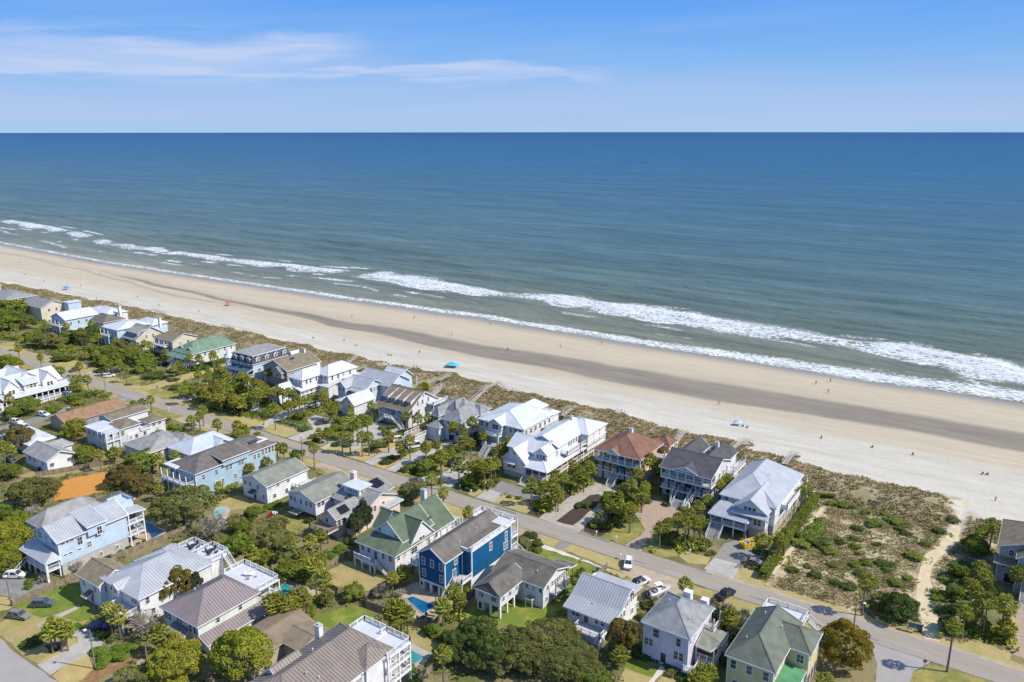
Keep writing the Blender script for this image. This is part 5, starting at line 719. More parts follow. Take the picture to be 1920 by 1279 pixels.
    def deck(s, u0, u1, v0, v1, z, m='deck', t=.28, name='deck', rim=True):
        j = s.j(); b = MB(); b.box(u0+j, u1-j, v0+j, v1-j, z-t, z+j); o = s.part(name, b, m); s.grow(u0, u1, v0, v1)
        if rim:
            c = MB()
            for p, q in (((u0,v0),(u1,v0)), ((u1,v0),(u1,v1)), ((u0,v0),(u0,v1)), ((u0,v1),(u1,v1))): c.beam((*p, z-.17), (*q, z-.17), .08, .3)
            s.part('deck_edge', c, s.trim, o)
        return o
    def rail(s, pts, z, h=1.0, m=None, solid=False, posts=True):
        for p, q in zip(pts, pts[1:]):
            b = MB(); L = math.hypot(q[0]-p[0], q[1]-p[1]); n = max(1, round(L/2.0))
            zp = p[2] if len(p) > 2 else z; zq = q[2] if len(q) > 2 else z
            b.beam((p[0],p[1],zp+h), (q[0],q[1],zq+h), .13, .09); b.beam((p[0],p[1],zp+.12), (q[0],q[1],zq+.12), .08, .07)
            if solid: b.beam((p[0],p[1],zp+h/2), (q[0],q[1],zq+h/2), .06, h-.15)
            else:
                k = max(2, int(L/.28))
                for i in range(k+1):
                    t = i/k; x, y, zz = p[0]+(q[0]-p[0])*t, p[1]+(q[1]-p[1])*t, zp+(zq-zp)*t
                    b.box(x-.03, x+.03, y-.03, y+.03, zz+.12, zz+h)
            if posts:
                for i in range(n+1):
                    t = i/n; x, y, zz = p[0]+(q[0]-p[0])*t, p[1]+(q[1]-p[1])*t, zp+(zq-zp)*t
                    b.box(x-.09, x+.09, y-.09, y+.09, zz-.1, zz+h+.15)
            s.part('railing', b, m or s.trim)
    def porch(s, u0, u1, v0, v1, zd, zt, nS=4, nE=3, W=False, rail=True, m='deck', base=0, skipS=(), pm=None):
        """deck at zd, posts up to zt along the street side and the right side."""
        s.deck(u0, u1, v0, v1, zd, m)
        i = .16; S = [(u0+i+(u1-u0-2*i)*k/max(1, nS-1), v0+i) for k in range(nS)]
        E = [(u1-i, v0+i+(v1-v0-2*i)*k/max(1, nE-1)) for k in range(nE)]
        for p in dict.fromkeys(S+E[1:]): s.post(*p, base, zt, .24, pm)
        if rail:
            for k, (p, q) in enumerate(zip(S, S[1:])):
                if k not in skipS: s.rail([p, q], zd, posts=False)
            if nE > 1: s.rail(E, zd, posts=False)
            if W: s.rail([(u0+i, v0+i), (u0+i, v1)], zd, posts=False)
    def stairs(s, u, v, d, z1, w=1.5, run=None, z0=0, m='deck', rails=True):
        """flight whose top is at (u, v, z1), going down towards d (S, E, W, N)."""
        dx, dy = {'S': (0,-1), 'E': (1,0), 'W': (-1,0), 'N': (0,1)}[d]; n = max(3, round((z1-z0)/.19)); run = run or n*.28
        b = MB(); px, py = -dy, dx
        for k in range(n):
            t0, t1 = k/n*run, (k+1)/n*run; z = z1-(k+1)*(z1-z0)/n+.02
            if z < .05: z = .05
            c = (u+dx*(t0+t1)/2, v+dy*(t0+t1)/2); hx = abs(dx)*(t1-t0)/2+abs(px)*w/2; hy = abs(dy)*(t1-t0)/2+abs(py)*w/2
            b.box(c[0]-hx, c[0]+hx, c[1]-hy, c[1]+hy, z-.08, z)
        for sgn in (-1, 1):
            x, y = u+px*sgn*w/2, v+py*sgn*w/2
            b.beam((x,y,z1-.2), (x+dx*run, y+dy*run, z0+.0), .08, .32)
        o = s.part('stairs', b, m); s.grow(u, u, v+dy*run if dy < 0 else v, v)
        if rails:
            for sgn in (-1, 1):
                r = MB(); x, y = u+px*sgn*(w/2+.06), v+py*sgn*(w/2+.06)
                r.beam((x,y,z1+.95), (x+dx*run,y+dy*run,z0+.95), .1, .1); k = max(2, int(run/.5))
                for i in range(k+1):
                    t = i/k; zz = z1+(z0-z1)*t; ww = .08 if i in (0, k) else .03
                    r.box(x+dx*run*t-ww, x+dx*run*t+ww, y+dy*run*t-ww, y+dy*run*t+ww, zz-.1, zz+1.0)
                s.part('stair_rail', r, s.trim, o)
    def chimney(s, u, v, z0, z1, w=1.0, d=.8, m='white', cap='block'):
        b = MB(); b.box(u-w/2, u+w/2, v-d/2, v+d/2, z0, z1); o = s.part('chimney', b, m)
        c = MB(); c.box(u-w/2-.1, u+w/2+.1, v-d/2-.1, v+d/2+.1, z1, z1+.15); c.box(u-w/4, u+w/4, v-d/4, v+d/4, z1+.15, z1+.4); s.part('chimney_cap', c, cap, o)
    def dormer(s, side, u, v, w, d, zb, ze, zr, nw=1, wall=None, roof=None, seam=None, ww=.8, wh=1.0, glass=None, round_=False):
        """gabled dormer; (u, v) is the middle of its face, d how far it runs back into the slope."""
        o = .3
        if side == 'S':
            polys = [[(u-w/2-o,v-o,ze), (u,v-o,zr), (u,v+d,zr), (u-w/2-o,v+d,ze)], [(u+w/2+o,v-o,ze), (u+w/2+o,v+d,ze), (u,v+d,zr), (u,v-o,zr)]]
            f = [(u-w/2,v,zb), (u+w/2,v,zb), (u+w/2,v,ze+.05), (u,v,zr-.2), (u-w/2,v,ze+.05)]; bk = [(a, b_+d, c) for a, b_, c in f]
        else:
            polys = [[(u+o,v-w/2-o,ze), (u-d,v-w/2-o,ze), (u-d,v,zr), (u+o,v,zr)], [(u+o,v+w/2+o,ze), (u+o,v,zr), (u-d,v,zr), (u-d,v+w/2+o,ze)]]
            f = [(u,v-w/2,zb), (u,v+w/2,zb), (u,v+w/2,ze+.05), (u,v,zr-.2), (u,v-w/2,ze+.05)]; bk = [(a-d, b_, c) for a, b_, c in f]
        b = MB(); n = 5; b.add(f+bk, [tuple(range(n)), tuple(range(2*n-1, n-1, -1))]+[(i, i+n, (i+1) % n+n, (i+1) % n) for i in range(n)])
        s.part('dormer_wall', b, wall or s.wall); s.rpolys(polys, roof, seam, t=.14, name='dormer_roof')
        zc = (zb+ze)/2+.1
        for k in range(nw):
            q = (k-(nw-1)/2)*(ww+.3); s.win(side, v if side == 'S' else u, (u if side == 'S' else v)+q, zc, ww, wh, 1, glass)
    def slab(s, u0, u1, v0, v1, z, m='deck_white', t=.25, railpts=None, name='flat_roof'):
        s.deck(u0, u1, v0, v1, z, m, t, name)
        if railpts: s.rail(railpts, z)
    def skylight(s, u, v, z, w=.9, d=1.3, slope=0, m='glass'):
        b = MB(); b.add([(u-w/2,v-d/2,z-slope*d/2), (u+w/2,v-d/2,z-slope*d/2), (u+w/2,v+d/2,z+slope*d/2), (u-w/2,v+d/2,z+slope*d/2)], [])
        p = b.v; b = MB(); b.prism([(a,b_,c+.14) for a, b_, c in p], .2); s.part('skylight', b, m)
    def vents(s, spots):
        for u, v, z in spots:
            b = MB(); b.tube([(u,v,z-.3), (u,v,z+.45)], [.09, .09], 6); b.tube([(u,v,z+.4), (u,v,z+.52)], [.14, .14], 6); s.part('roof_vent', b, 'white2')
def lin(a, b, n): return [a+(b-a)*i/(n-1) for i in range(n)]

# ================= inland row along the street, from the near right to the far left
h = House('cottage', 'pale yellow house with dark green hip roof by the side street', 'yellow green-roofed house', 69, -27, 'yellow', 's_olive', frame='trim')
w = h.block(64.1,73.4,-35.2,-17.5,8.3,11.6,'v',hf=4.8,hb=2.0)
h.win('S', w[2], [65.7, 68.6, 71.6], 6.6, 1.0, 1.7, 1); h.win('S', w[2], [66.3, 69.4, 71.9], 2.6, 1.0, 1.7, 1)
h.win('E', w[1], [-33.4, -31.8, -30.0, -28.4], 6.8, .8, 1.4)
w2 = h.block(70.5,77.2,-26.5,-18.2,8.3,10.6,'u',hf=0,hb=3.4,z0=2.6)
h.win('E', w2[1], [-25, -23.3, -21.2, -19.6], 6.6, .8, 1.6); h.win('S', w2[2], [75.2], 6.4, 1.2, 1.6, 2)
for v in (-25.7,-23,-20.8,-18.9): h.post(76.5, v, 0, 2.6, .35)
h.post(74.2,-25.7,0,2.6,.35)
h.shed(72.6,76.6,-36.5,-26.4,4.6,5.3,'E','s_bright'); h.porch(72.9,76.3,-36.2,-26.4,2.4,4.6,2,4)
h.deck(63.6,72,-17.6,-6.9,4.0,'deck_white'); h.wbox(64.2,71.4,-17.4,-7.4,0,3.6,'yellow'); h.rail([(63.7,-17.4),(63.7,-7),(71.9,-7),(71.9,-17.4)],4.0)
h.stairs(72.6,-9.0,'E',3.9,1.4); h.vents([(66.5,-30.5,9.8),(67.2,-22,10.6),(71,-24,10.2)]); h.done()

h = House('lavender_house', 'pale lavender house with square gray hip roof and a side porch', 'lavender house', 52, -28, 'lavender', 's_gray')
w = h.block(47,57.2,-34.2,-21.5,8,11,'v',hf=5.1,hb=5.0)
h.win('S', w[2], [50.1], 6.3, 1.2, 1.7); h.win('S', w[2], [48.2, 49.1], 3.9, .8, 1.5, 1, 'shade'); h.win('S', w[2], [54.7], 6.1, .9, 1.7, 1)
h.win('S', w[2], [54.3, 55.4], 3.2, .85, 1.7); h.door('S', w[2], 51.8, .3, 1.1, 2.2, 'glass')
h.win('E', w[1], [-32.6, -30.2], 6.6, .7, 1.3)
h.rpolys([[(57,-30.6,4.6),(59.9,-30.6,4.4),(61,-27,4.4),(57,-27,5.6)],[(61,-27,4.4),(61,-23.5,4.4),(57,-23.5,5.6),(57,-27,5.6)]], 's_sage')
h.porch(56.9,60.7,-30.4,-22.6,1.9,4.4,2,4,m='deck_orange'); h.wbox(57,60.6,-30.2,-22.8,0,1.6,'white2'); h.deck(56.8,58.6,-25.5,-21.8,5.2,'deck_orange'); h.rail([(56.9,-25.4),(58.5,-25.4),(58.5,-22)],5.2)
h.post(58.5,-25.4,1.9,8,.2); h.post(58.5,-22,1.9,8,.2)
h.stairs(58.6,-30.4,'S',1.9,1.3); h.deck(56.4,58.4,-35.2,-33,1.7,'deck'); h.rail([(56.5,-35.1),(58.3,-35.1),(58.3,-33)],1.7)
h.wbox(50.4,52.0,-21.6,-20.2,7.0,9.3,'white','roof_turret'); h.wbox(54.2,55.6,-21.8,-20.4,7.0,8.9,'white','roof_turret'); h.vents([(49.8,-27,9.6),(55.2,-30,9.2)]); h.done()

h = House('cottage', 'white cottage with steep ribbed silver metal roof beside the sandy parking area', 'silver ribbed-roof cottage', 35, -26, 'white', 'm_silver', seam='m_seam_w')
h.rib = (.17,.12)
h.rpolys([[(29,-33.4,4.3),(40.8,-33.4,4.3),(40.8,-29.6,5.5),(29,-29.6,5.5)],[(29.0,-29.6,5.5),(40.8,-29.6,5.5),(40.8,-25.4,8.2),(29.0,-25.4,8.2)],[(29.0,-25.4,8.2),(40.8,-25.4,8.2),(40.8,-24.2,7.5),(29.0,-24.2,7.5)]],seam='m_seam')
h.wbox(29.7,40.1,-32.6,-21.2,0,4.3); h.wbox(29.8,40.0,-29.4,-21.3,4.0,5.4); b = MB(); b.prism([(29.9,-29.2,5.5),(39.9,-29.2,5.5),(39.9,-25.6,7.9),(29.9,-25.6,7.9)], 3.2); b.box(29.9,39.9,-25.6,-21.4,4.2,6.5); h.part('wall', b, 'white')
h.shed(30.6,41,-24.8,-20.6,6.6,7.2,'N',seam='m_seam'); h.grow(29,41,-33.4,-20.6)
h.win('E', 40.14, [-31.4,-28.8,-27.3], 3.4, .7, 1.3); h.win('E', 40.14, [-26.2,-25.2,-24.2,-23.2,-22.2], 5.2, .7, 1.2); h.win('E',40.14,[-23.5,-21],2.0,.8,1.2)
h.door('S', -32.65, 34.2, 1.8); h.win('S',-32.65,[31.2,32.2,36.6,38],3.2,.8,1.1)
h.deck(33,39.2,-36.2,-32.7,1.9,'deck'); h.rail([(33.1,-32.8),(33.1,-36.1),(39.1,-36.1),(39.1,-32.8)],1.9); h.wbox(33.4,38.8,-35.9,-32.7,0,1.5,'white2'); h.stairs(31.9,-34.4,'W',1.9,1.2); h.stairs(39.6,-36.6,'S',1.9,1.1)
h.vents([(34.6,-30.4,5.3)]); h.done()

h = House('gabled_house', 'white L-shaped house with weathered dark gable roof raised on piers over grass', 'weathered L-shaped house', 16, -31, 'white2', 's_weath')
w = h.block(9.4,23.2,-31.6,-20.6,5.4,7.4,'u',0,0,z0=0); w2 = h.block(10.2,17.6,-39.8,-29,5.4,7.3,'v',hf=1.0,hb=0,z0=2.5)
h.win('S', w2[2], [11.8,12.5,15.2,15.9], 4.0, .6, 1.0); h.wbox(10.9,12.6,-39.1,-31,0,2.5,'white2'); h.post(17,-39.2,0,2.5,.45); h.post(17,-36.6,0,2.5,.4); h.post(17,-34,0,2.5,.4); h.post(14.6,-39.2,0,2.5,.4)
h.win('S',-39.14,[11.8],1.3,.8,1.5,0,'screen'); h.win('E', w2[1], [-38,-35.5,-33], 4.1, .9, 1.0)
h.win('E', w[1], [-29.2], 4.2, .8, 1.1); h.win('E', w[1], [-29.6], 1.6, .7, 1.0); h.win('S', w[2], [18.5,20.2,22], 4.2, .8, 1.0)
h.win('E', w[1], lin(-27.2,-21.4,7), 4.3, .65, 1.1, 1, 'glass_warm'); h.deck(22.6,24.2,-28.2,-20.4,2.6,'deck'); 
for v in (-28,-24.5,-20.8): h.post(24,v,0,5.3,.22,'wood')
h.deck(18.9,20.7,-32.4,-31.1,2.2,'wood'); h.post(19,-32.3,0,2.1,.14); h.post(20.6,-32.3,0,2.1,.14); h.vents([(13.2,-36.2,6.4),(19.5,-28.4,6.5)])
h.shed(18.5,23.4,-21.4,-17.8,4.6,5.4,'N','s_weath'); h.done()

h = House('tall_house', 'dark blue three-storey house with white decks and brown-gray gable roof', 'dark blue house', 0, -29, 'cobalt', 's_brown', frame='trim', glass='shade')
w = h.block(-5.2,3.2,-40.4,-17.6,8.9,11.4,'v',0,0,z0=2.7)
h.wbox(2.2,5.3,-33.6,-18.2,2.7,9.1,'cobalt'); h.wbox(2.0,4.7,-33.6,-18.1,9.05,9.75,'s_brown','roof_strip'); h.wbox(4.6,5.4,-33.7,-18.1,9.1,10.1,'white','parapet'); h.wbox(2.2,4.7,-33.72,-33.5,9.1,9.75,'white','parapet'); h.deck(-4.4,5.6,-20.6,-16.6,10.0,'deck_white'); h.rail([(-4.2,-20.4),(-4.2,-16.8),(5.5,-16.8)],10.0); h.rail([(5.5,-16.8),(5.5,-33.4)],10.2,.55)
for u, v in ((2.65,-39.85),(-4.65,-39.85),(5.32,-33.62),(5.32,-18.18),(2.66,-33.7)): b = MB(); b.box(u-.13,u+.13,v-.13,v+.13,2.7,8.9 if u < 3 else 9.1); h.part('corner_board', b, 'trim')
h.win('S', w[2], [-3.4,-.9,1.6], 7.3, .85, 1.7, 1); h.win('S', w[2], [-3.3,1.7], 4.4, .85, 1.7, 1)
h.win('E', w[1], [-36.0], 7.4, .9, 1.7); h.win('E', 5.33, [-31.0+4.6,-20.2], 7.4, .85, 1.8); h.win('E', 5.33, [-20.4], 4.9, 1.6, 1.7, 2)
h.wbox(-4.7,-3.4,-39.9,-37,0,2.6,'white'); h.wbox(1.7,2.7,-39.9,-18,0,2.6,'white'); h.wbox(2.6,5.2,-33.5,-18.3,0,2.62,'white'); h.wbox(-4.7,2.6,-36.5,-18,0,2.6,'white2')
h.post(-1.4,-39.7,0,2.7,.6); h.post(.9,-39.7,0,2.7,.5); h.wbox(-4.7,2.7,-39.95,-39.6,2.25,2.7,'white','beam')
h.win('S',-36.54,[-1.2],1.3,1.9,2.1,0,'screen'); h.win('S',-39.94,[-4.0],1.5,.7,1.0,0,'screen')
h.deck(2.8,5.6,-37.6,-33.8,3.3,'deck'); h.rail([(2.9,-37.5),(5.5,-37.5),(5.5,-34)],3.3); h.stairs(3.6,-37.6,'S',3.3,1.1); h.door('E',w[1],-36.6,3.3)
h.post(5.4,-37.4,0,3.2,.2); h.post(5.4,-34,0,3.2,.2)
h.deck(-6.4,-4.6,-40.8,-38.6,6.2,'deck'); h.rail([(-6.3,-38.7),(-6.3,-40.7),(-4.7,-40.7)],6.2)
h.deck(-4.6,5.6,-18,-15.4,5.9,'deck'); h.deck(-4.6,5.6,-18,-15.4,2.8,'deck'); 
for u in (5.4,1,-4.4): h.post(u,-15.6,0,9.8,.22)
h.rail([(-4.4,-15.6),(5.4,-15.6),(5.4,-18)],5.9); h.rail([(-4.4,-15.6),(5.4,-15.6),(5.4,-18)],2.8); h.stairs(5.9,-16.8,'E',2.8,1.2); h.vents([(1.4,-33,10),(1,-26,10.2)]); h.done()

h = House('gabled_house', 'large white house with broad dark green roof and triangular cross gables', 'green-gabled white house', -18, -29, 'white', 's_green')
zE, zR, um = 5.9, 11.2, -17.6
h.rpolys([[(-24.4,-40.6,zE),(-11.4,-40.6,zE),(um,-25.4,zR)],[(-24.4,-40.6,zE),(um,-25.4,zR),(um,-18.4,zR),(-24.4,-18.4,zE)],[(-11.4,-40.6,zE),(-11.4,-18.4,zE),(um,-18.4,zR),(um,-25.4,zR)]])
b = MB(); b.box(-23.6,-12.2,-39.8,-19.2,0,zE-.1); b.add([(-23.6,-19.2,zE-.1),(-12.2,-19.2,zE-.1),(um,-19.2,zR-.3)],[(0,1,2)]); h.part('wall', b, 'white'); h.grow(-24.4,-11.4,-40.6,-18.4)
h.dormer('S',-17.6,-36.1,9.2,11.0,5.8,7.2,11.35,2,ww=.7,wh=1.3); h.win('S',-36.1,[-20.2,-15.0],8.2,.55,1.0)
h.dormer('E',-11.7,-30.8,7.8,9,5.6,6.4,10.9,2,ww=.7,wh=1.4)
h.rpolys([[(-17,-34.6,6.9),(-17,-30.8,10.6),(-24.6,-30.8,10.6),(-24.6,-34.6,6.9)],[(-17,-27,6.9),(-24.6,-27,6.9),(-24.6,-30.8,10.6),(-17,-30.8,10.6)]])
h.win('S',-39.84,[-22.4,-20.4],4.5,.8,1.4,1,'glass_warm'); h.win('S',-39.84,[-15.8,-13.6],4.4,.8,1.4,1,'shade'); h.door('S',-39.84,-18.2,2.6)
h.deck(-23.8,-17,-41.6,-39.8,2.6,'deck'); h.rail([(-23.7,-41.5),(-18.6,-41.5)],2.6); h.stairs(-16.8,-40.8,'E',2.6,1.1)
for u in (-23.6,-21.2,-18.6,-17.1): h.post(u,-41.5,0,2.6,.25)
h.win('E',-12.16,[-38.6,-36.4],4.5,.7,1.2); h.win('E',-12.16,[-33.2],4.0,2.0,1.4,2); h.win('E',-12.16,[-28,-25],4.3,.8,1.2); h.win('E',-12.16,[-34.8,-33.4,-31],1.2,.8,1.4,0,'white2')
h.porch(-12.4,-10.6,-27.5,-17.4,3.2,6.1,2,5); h.deck(-24,-10.6,-19.2,-16.2,3.2,'deck'); h.rail([(-24,-16.3),(-10.7,-16.3),(-10.7,-19)],3.2); h.wbox(-12.2,-11.0,-27,-17.6,0,2.9,'white2')
for u in (-10.8,-15,-19,-23.8): h.post(u,-16.4,0,5.9,.24)
h.skylight(-14.4,-25.2,8.4,1.0,1.5); h.chimney(-20.6,-19.6,5,12.0,1.4,1.0); h.vents([(-18.9,-33.2,10.4)]); h.done()

h = House('pink_house', 'pinkish stucco house with gray roof, white cupola and solar panels', 'pink solar-panel house', -39, -24, 'pink', 's_fade', trim='white2')
w = h.block(-46.5,-33.6,-27.0,-15.4,5.7,8.2,'u',0,0); h.win('E',w[1],[-25.2,-23.6,-20.4],4.6,.9,1.5,1,'glass_warm')
w2 = h.block(-42.6,-36.6,-34.9,-25.5,5.2,7.3,'v',0,0); h.win('S',w2[2],[-40.6],4.0,.9,1.2); h.win('E',w2[1],[-33.4,-32.0],3.9,1.0,1.4,1,'glass_warm')
h.wbox(-44.6,-39.0,-24.2,-20.0,6.6,8.6,'white'); h.slab(-45.0,-38.6,-24.6,-19.6,8.9,'m_white',.25); h.win('S',-24.22,lin(-43.6,-40,5),7.8,.6,.9); h.win('E',-38.98,[-23.2,-22,-20.9],7.8,.7,.9)
h.chimney(-45.4,-19.8,7,10.6,1.5,1.2,'pink','white2')
def solar(u0, v0, nu, nv, z, slu, slv, du=1.05, dv=1.65):
    for i in range(nu):
        for k in range(nv):
            b = MB(); a0, b0 = u0+i*du, v0+k*dv; zz = lambda a, c: z+(a-u0)*slu+(c-v0)*slv
            b.prism([(a,c,zz(a,c)) for a, c in ((a0,b0),(a0+du-.07,b0),(a0+du-.07,b0+dv-.07),(a0,b0+dv-.07))], .06); h.part('solar_panel', b, 'solar')
h.rpolys([[(-42.6,-18.6,6.0),(-37.2,-18.6,5.4),(-36.6,-13.4,6.2),(-42.6,-13.4,8.2)]], 's_fade'); solar(-42,-17.8,3,2,8.0,-.34,.02); solar(-39.0,-32.6,2,2,7.0,-.62,0,1.0,1.6)
h.slab(-37.8,-31.6,-21.6,-15.2,4.6,'m_silver',.25); h.wbox(-36.8,-32.4,-20.8,-16,0,4.4,'pink')
h.skylight(-42.0,-25.4,6.7,.8,1.2,.43); h.skylight(-37.2,-25.0,6.85,.7,1.1,.43); h.skylight(-46+.6,-22.6,7.9,.9,1.2,.43)
h.deck(-43,-36.5,-38,-34.4,2.9,'wood'); h.rail([(-43,-34.6),(-43,-38),(-36.6,-38),(-36.6,-34.6)],2.9,.9,'wood')
for u in (-42.8,-39.8,-36.8): h.post(u,-37.8,0,2.8,.22,'wood_dark')
h.wbox(-36.6,-34,-31.5,-27,0,4.6,'pink'); h.slab(-36.8,-33.8,-31.8,-26.8,4.8,'m_silver'); h.done()

h = House('gabled_house', 'white house with sage gray gable roof next to the pink house', 'sage-roofed house', -53.5, -24, 'white', 's_sage')
w = h.block(-59.3,-47.8,-31.7,-16.2,5.5,7.5,'v',0,0,z0=1.5); h.wbox(w[0]+.3,w[1]-.3,w[2]+.3,w[3],0,1.5,'wood_dark','foundation')
h.win('S',w[2],[-57.8,-56.4,-54,-51.9,-50.2],4.1,.75,1.3); h.win('E',w[1],[-30,-28.6,-25.2,-22,-20.3],4.2,1.1,1.1); h.deck(-56.4,-53.4,-33.6,-31.2,1.6,'wood'); h.vents([(-50,-22,6.6)]); h.done()

h = House('gabled_house', 'white house with gray-green gable roof beside the fenced dry lawn and pool', 'gray-green gable house', -72, -25, 'white', 's_sage')
w = h.block(-77.7,-66.3,-32.6,-17.2,5.5,7.6,'v',0,0); h.win('S',w[2],[-76,-74,-70.6],4.3,.7,1.2); h.win('S',w[2],[-68.4],1.9,.7,1.2); h.door('S',w[2],-72.2,0.1,1.0,2.1,'bluedoor'); h.shed(-73.4,-71,-33.9,-32,2.5,3.1,'S','s_dark')
h.win('E',w[1],[-31,-28.2,-24.6],4.5,.9,1.0); h.win('E',w[1],[-29.6,-25.4],1.7,1.0,1.1); h.deck(-67.2,-63.6,-23.4,-17.4,2.3,'deck'); h.rail([(-67,-23.3),(-63.7,-23.3),(-63.7,-17.6)],2.3); h.stairs(-63.6,-20.5,'E',2.3,1.2); h.vents([(-69,-24.5,6.6)]); h.done()

h = House('large_house', 'long light blue house with dark brown roof and raised clerestory bay', 'brown-roofed light blue house', -90, -28, 'skyblue', 's_charcoal', frame='trim')
w = h.block(-97,-84.0,-42.4,-14.2,8.4,10.8,'v',hf=6.5,hb=5,z0=0)
h.wbox(-90,-83.9,-33.2,-24.6,7.5,9.6,'skyblue'); h.shed(-91,-83.3,-33.8,-24.2,9.6,10.8,'E','s_charcoal'); h.win('E',-83.87,lin(-32,-25.8,6),9.0,.75,.7,0)
h.win('E',w[1],[-39.4,-35.2,-31.6,-30.4,-27.4,-26.4,-22,-20.6],6.4,.8,1.5,2); h.win('E',w[1],[-39.2,-35.4,-33.4,-29.2,-22.5,-20],3.0,.8,1.4,2); h.win('E',w[1],lin(-19,-15.4,4),6.8,.75,1.6,1)
h.win('S',w[2],lin(-95.6,-86,5),6.2,1.2,1.6,2); h.slab(-97.6,-91.8,-43.2,-38.2,8.7,'deck_white',.2); h.porch(-97,-85,-44.6,-41.8,5.2,8.1,5,2); h.skylight(-88.6,-20,9.9,3.4,3.0,0,'glass'); h.slab(-90.4,-86.6,-19.2,-15.4,9.6,'white2',.3)
h.vents([(-93.6,-38.8,9.2),(-92.6,-37.8,9.5),(-91.8,-37,9.8)]); h.done()

h = House('metal_roof_house', 'low house with bright white metal roof behind the long light blue house', 'low white metal-roofed house', -111, -22, 'white', 'm_blue')
w = h.block(-118.5,-105.4,-29.6,-13.6,4.4,6.9,'v',hf=6,hb=3); h.block(-111.5,-104.8,-21,-15,4.6,6.2,'u',hf=0,hb=0); h.win('E',-105.3,[-19.5,-18,-16.5],3.4,.8,1.2); h.done()
h = House('hip_roof_house', 'low house with long light gray hip roof beside the white metal-roofed house', 'light gray hip-roofed house', -124.5, -28, 'white2', 's_ltgray')
w = h.block(-132.5,-118,-35.6,-21.4,4.2,6.6,'u',hf=7,hb=5); h.block(-124,-116.6,-25,-19.4,4.3,6.0,'u',hf=0,hb=2.6); h.slab(-121.5,-117.5,-39.5,-36.4,2.6,'m_white'); 
for u in (-121.2,-117.8): h.post(u,-39.2,0,2.5,.18)
h.done()
h = House('modern_house', 'white and gray stepped house with flat decks and low brown roofs', 'white stepped deck house', -148, -26, 'white2', 's_gbrown')
h.wbox(-153,-141,-36.2,-29.4,0,5.7,'gray2'); h.slab(-153.4,-145,-36.6,-29,5.9,'m_white',.3); h.win('S',-36.22,[-151,-148,-144],4.2,1.2,1.4); h.win('E',-140.97,[-34.5,-32.2,-30.6],4.2,1.1,1.7)
h.block(-158.4,-149.4,-29.4,-15.6,6.4,7.4,'v',0,0); h.block(-148.8,-140.6,-31.4,-24,5.8,6.9,'u',hf=3,hb=3); h.porch(-145.4,-140.3,-36.6,-31.6,3.0,5.6,3,3)
h.block(-147,-140.4,-21.6,-15,4.9,5.8,'u',hf=3,hb=3); h.wbox(-149.5,-141,-29,-16,0,3.2); h.slab(-149.6,-140.6,-24.4,-20.8,3.4,'deck_white'); h.rail([(-140.7,-24.4),(-140.7,-20.8)],3.4); h.win('E',-140.97,[-28,-26,-23,-18.5],1.8,1.0,1.3); h.win('E',-140.9,[-19.6,-17.4],4.0,1.1,1.1); h.done()
h = House('low_house', 'long low house with sunlit terracotta brown shingle gable roof', 'terracotta-roofed low house', -172.5, -24, 'tanwall', 's_terra', trim='tanwall')
w = h.block(-178.4,-167,-36,-13.2,3.5,5.7,'v',0,0); h.win('E',w[1],lin(-33,-16,6),2.2,1.4,1.1); h.slab(-167,-161.8,-34.5,-25,2.9,'s_fade',.2); 
for v in (-34.2,-30,-25.3): h.post(-162,v,0,2.8,.2)
h.chimney(-174.8,-30.6,4,6.2,1.0,.8,'s_dark'); h.done()
h = House('large_house', 'big white house with sharp white gables and an arched screened porch', 'white many-gabled house', -216, -26, 'white', 'm_white', seam='m_seam_w')
w = h.block(-225,-210.2,-38.5,-14.6,6.6,10.6,'v',0,0); h.block(-231,-214,-30,-20,7.5,11.2,'u',0,0); h.block(-236,-222,-36,-22,6.4,10.4,'v',hf=3,hb=0)
for v in (-33.4,-19.6): h.dormer('E',-209.8,v,5.2,7,4.6,7.2,10.6,2,ww=.9,wh=1.5)
h.wbox(-213.5,-209.6,-29,-24,5,8.0); h.shed(-215,-209,-29.4,-23.6,8,9.6,'E'); h.win('E',-209.57,[-27.8,-26.5,-25.2],6.9,.9,1.4)
h.shed(-211.4,-206.4,-38,-12.4,4.6,5.6,'E'); h.deck(-210.4,-206.8,-37.4,-13,1.6,'deck'); h.wbox(-209.9,-209.7,-37,-13.4,1.8,4.6,'screen','porch_screen')
vs2 = lin(-37,-13.4,12)
for v in vs2: h.post(-207,v,0,4.6,.3)
for a, c in zip(vs2, vs2[1:]):
    b = MB(); m_ = (a+c)/2; r_ = (c-a)/2-.1
    pts = [(-207,m_+r_*math.cos(t),3.3+r_*.9*math.sin(t)) for t in lin(0,math.pi,7)]
    for p, q in zip(pts, pts[1:]): b.beam(p, q, .16, .14)
    b.beam((-207,a,4.45),(-207,c,4.45),.2,.3); h.part('porch_arch', b, 'trim')
h.rail([(-207,v) for v in vs2[::3]],1.7,.9); h.wbox(-209.8,-207.2,-37.2,-13.2,0,1.3,'white2','foundation'); h.wbox(-212,-207,-45,-38,0,3.4); h.slab(-212.2,-206.8,-45.2,-37.9,3.6,'m_white'); h.done()
h = House('low_house', 'small tan house with a flat white roof behind the terracotta roof', 'small flat white-roofed house', -166, -48, 'cream', 'm_white', seam=None)
w = h.block(-175,-157.5,-52.5,-43.6,3.4,4.3,'u',hf=0,hb=3); h.win('E',w[1],[-50,-47],2.1,1.2,1.1); h.shed(-158,-153.5,-51,-45,2.6,3.0,'E','s_brown'); h.done()
h = House('gray_cottage', 'small cottage with pale gray gable roof next to the open lawn', 'pale gray-roofed cottage', -145, -52, 'white', 's_ltgray')
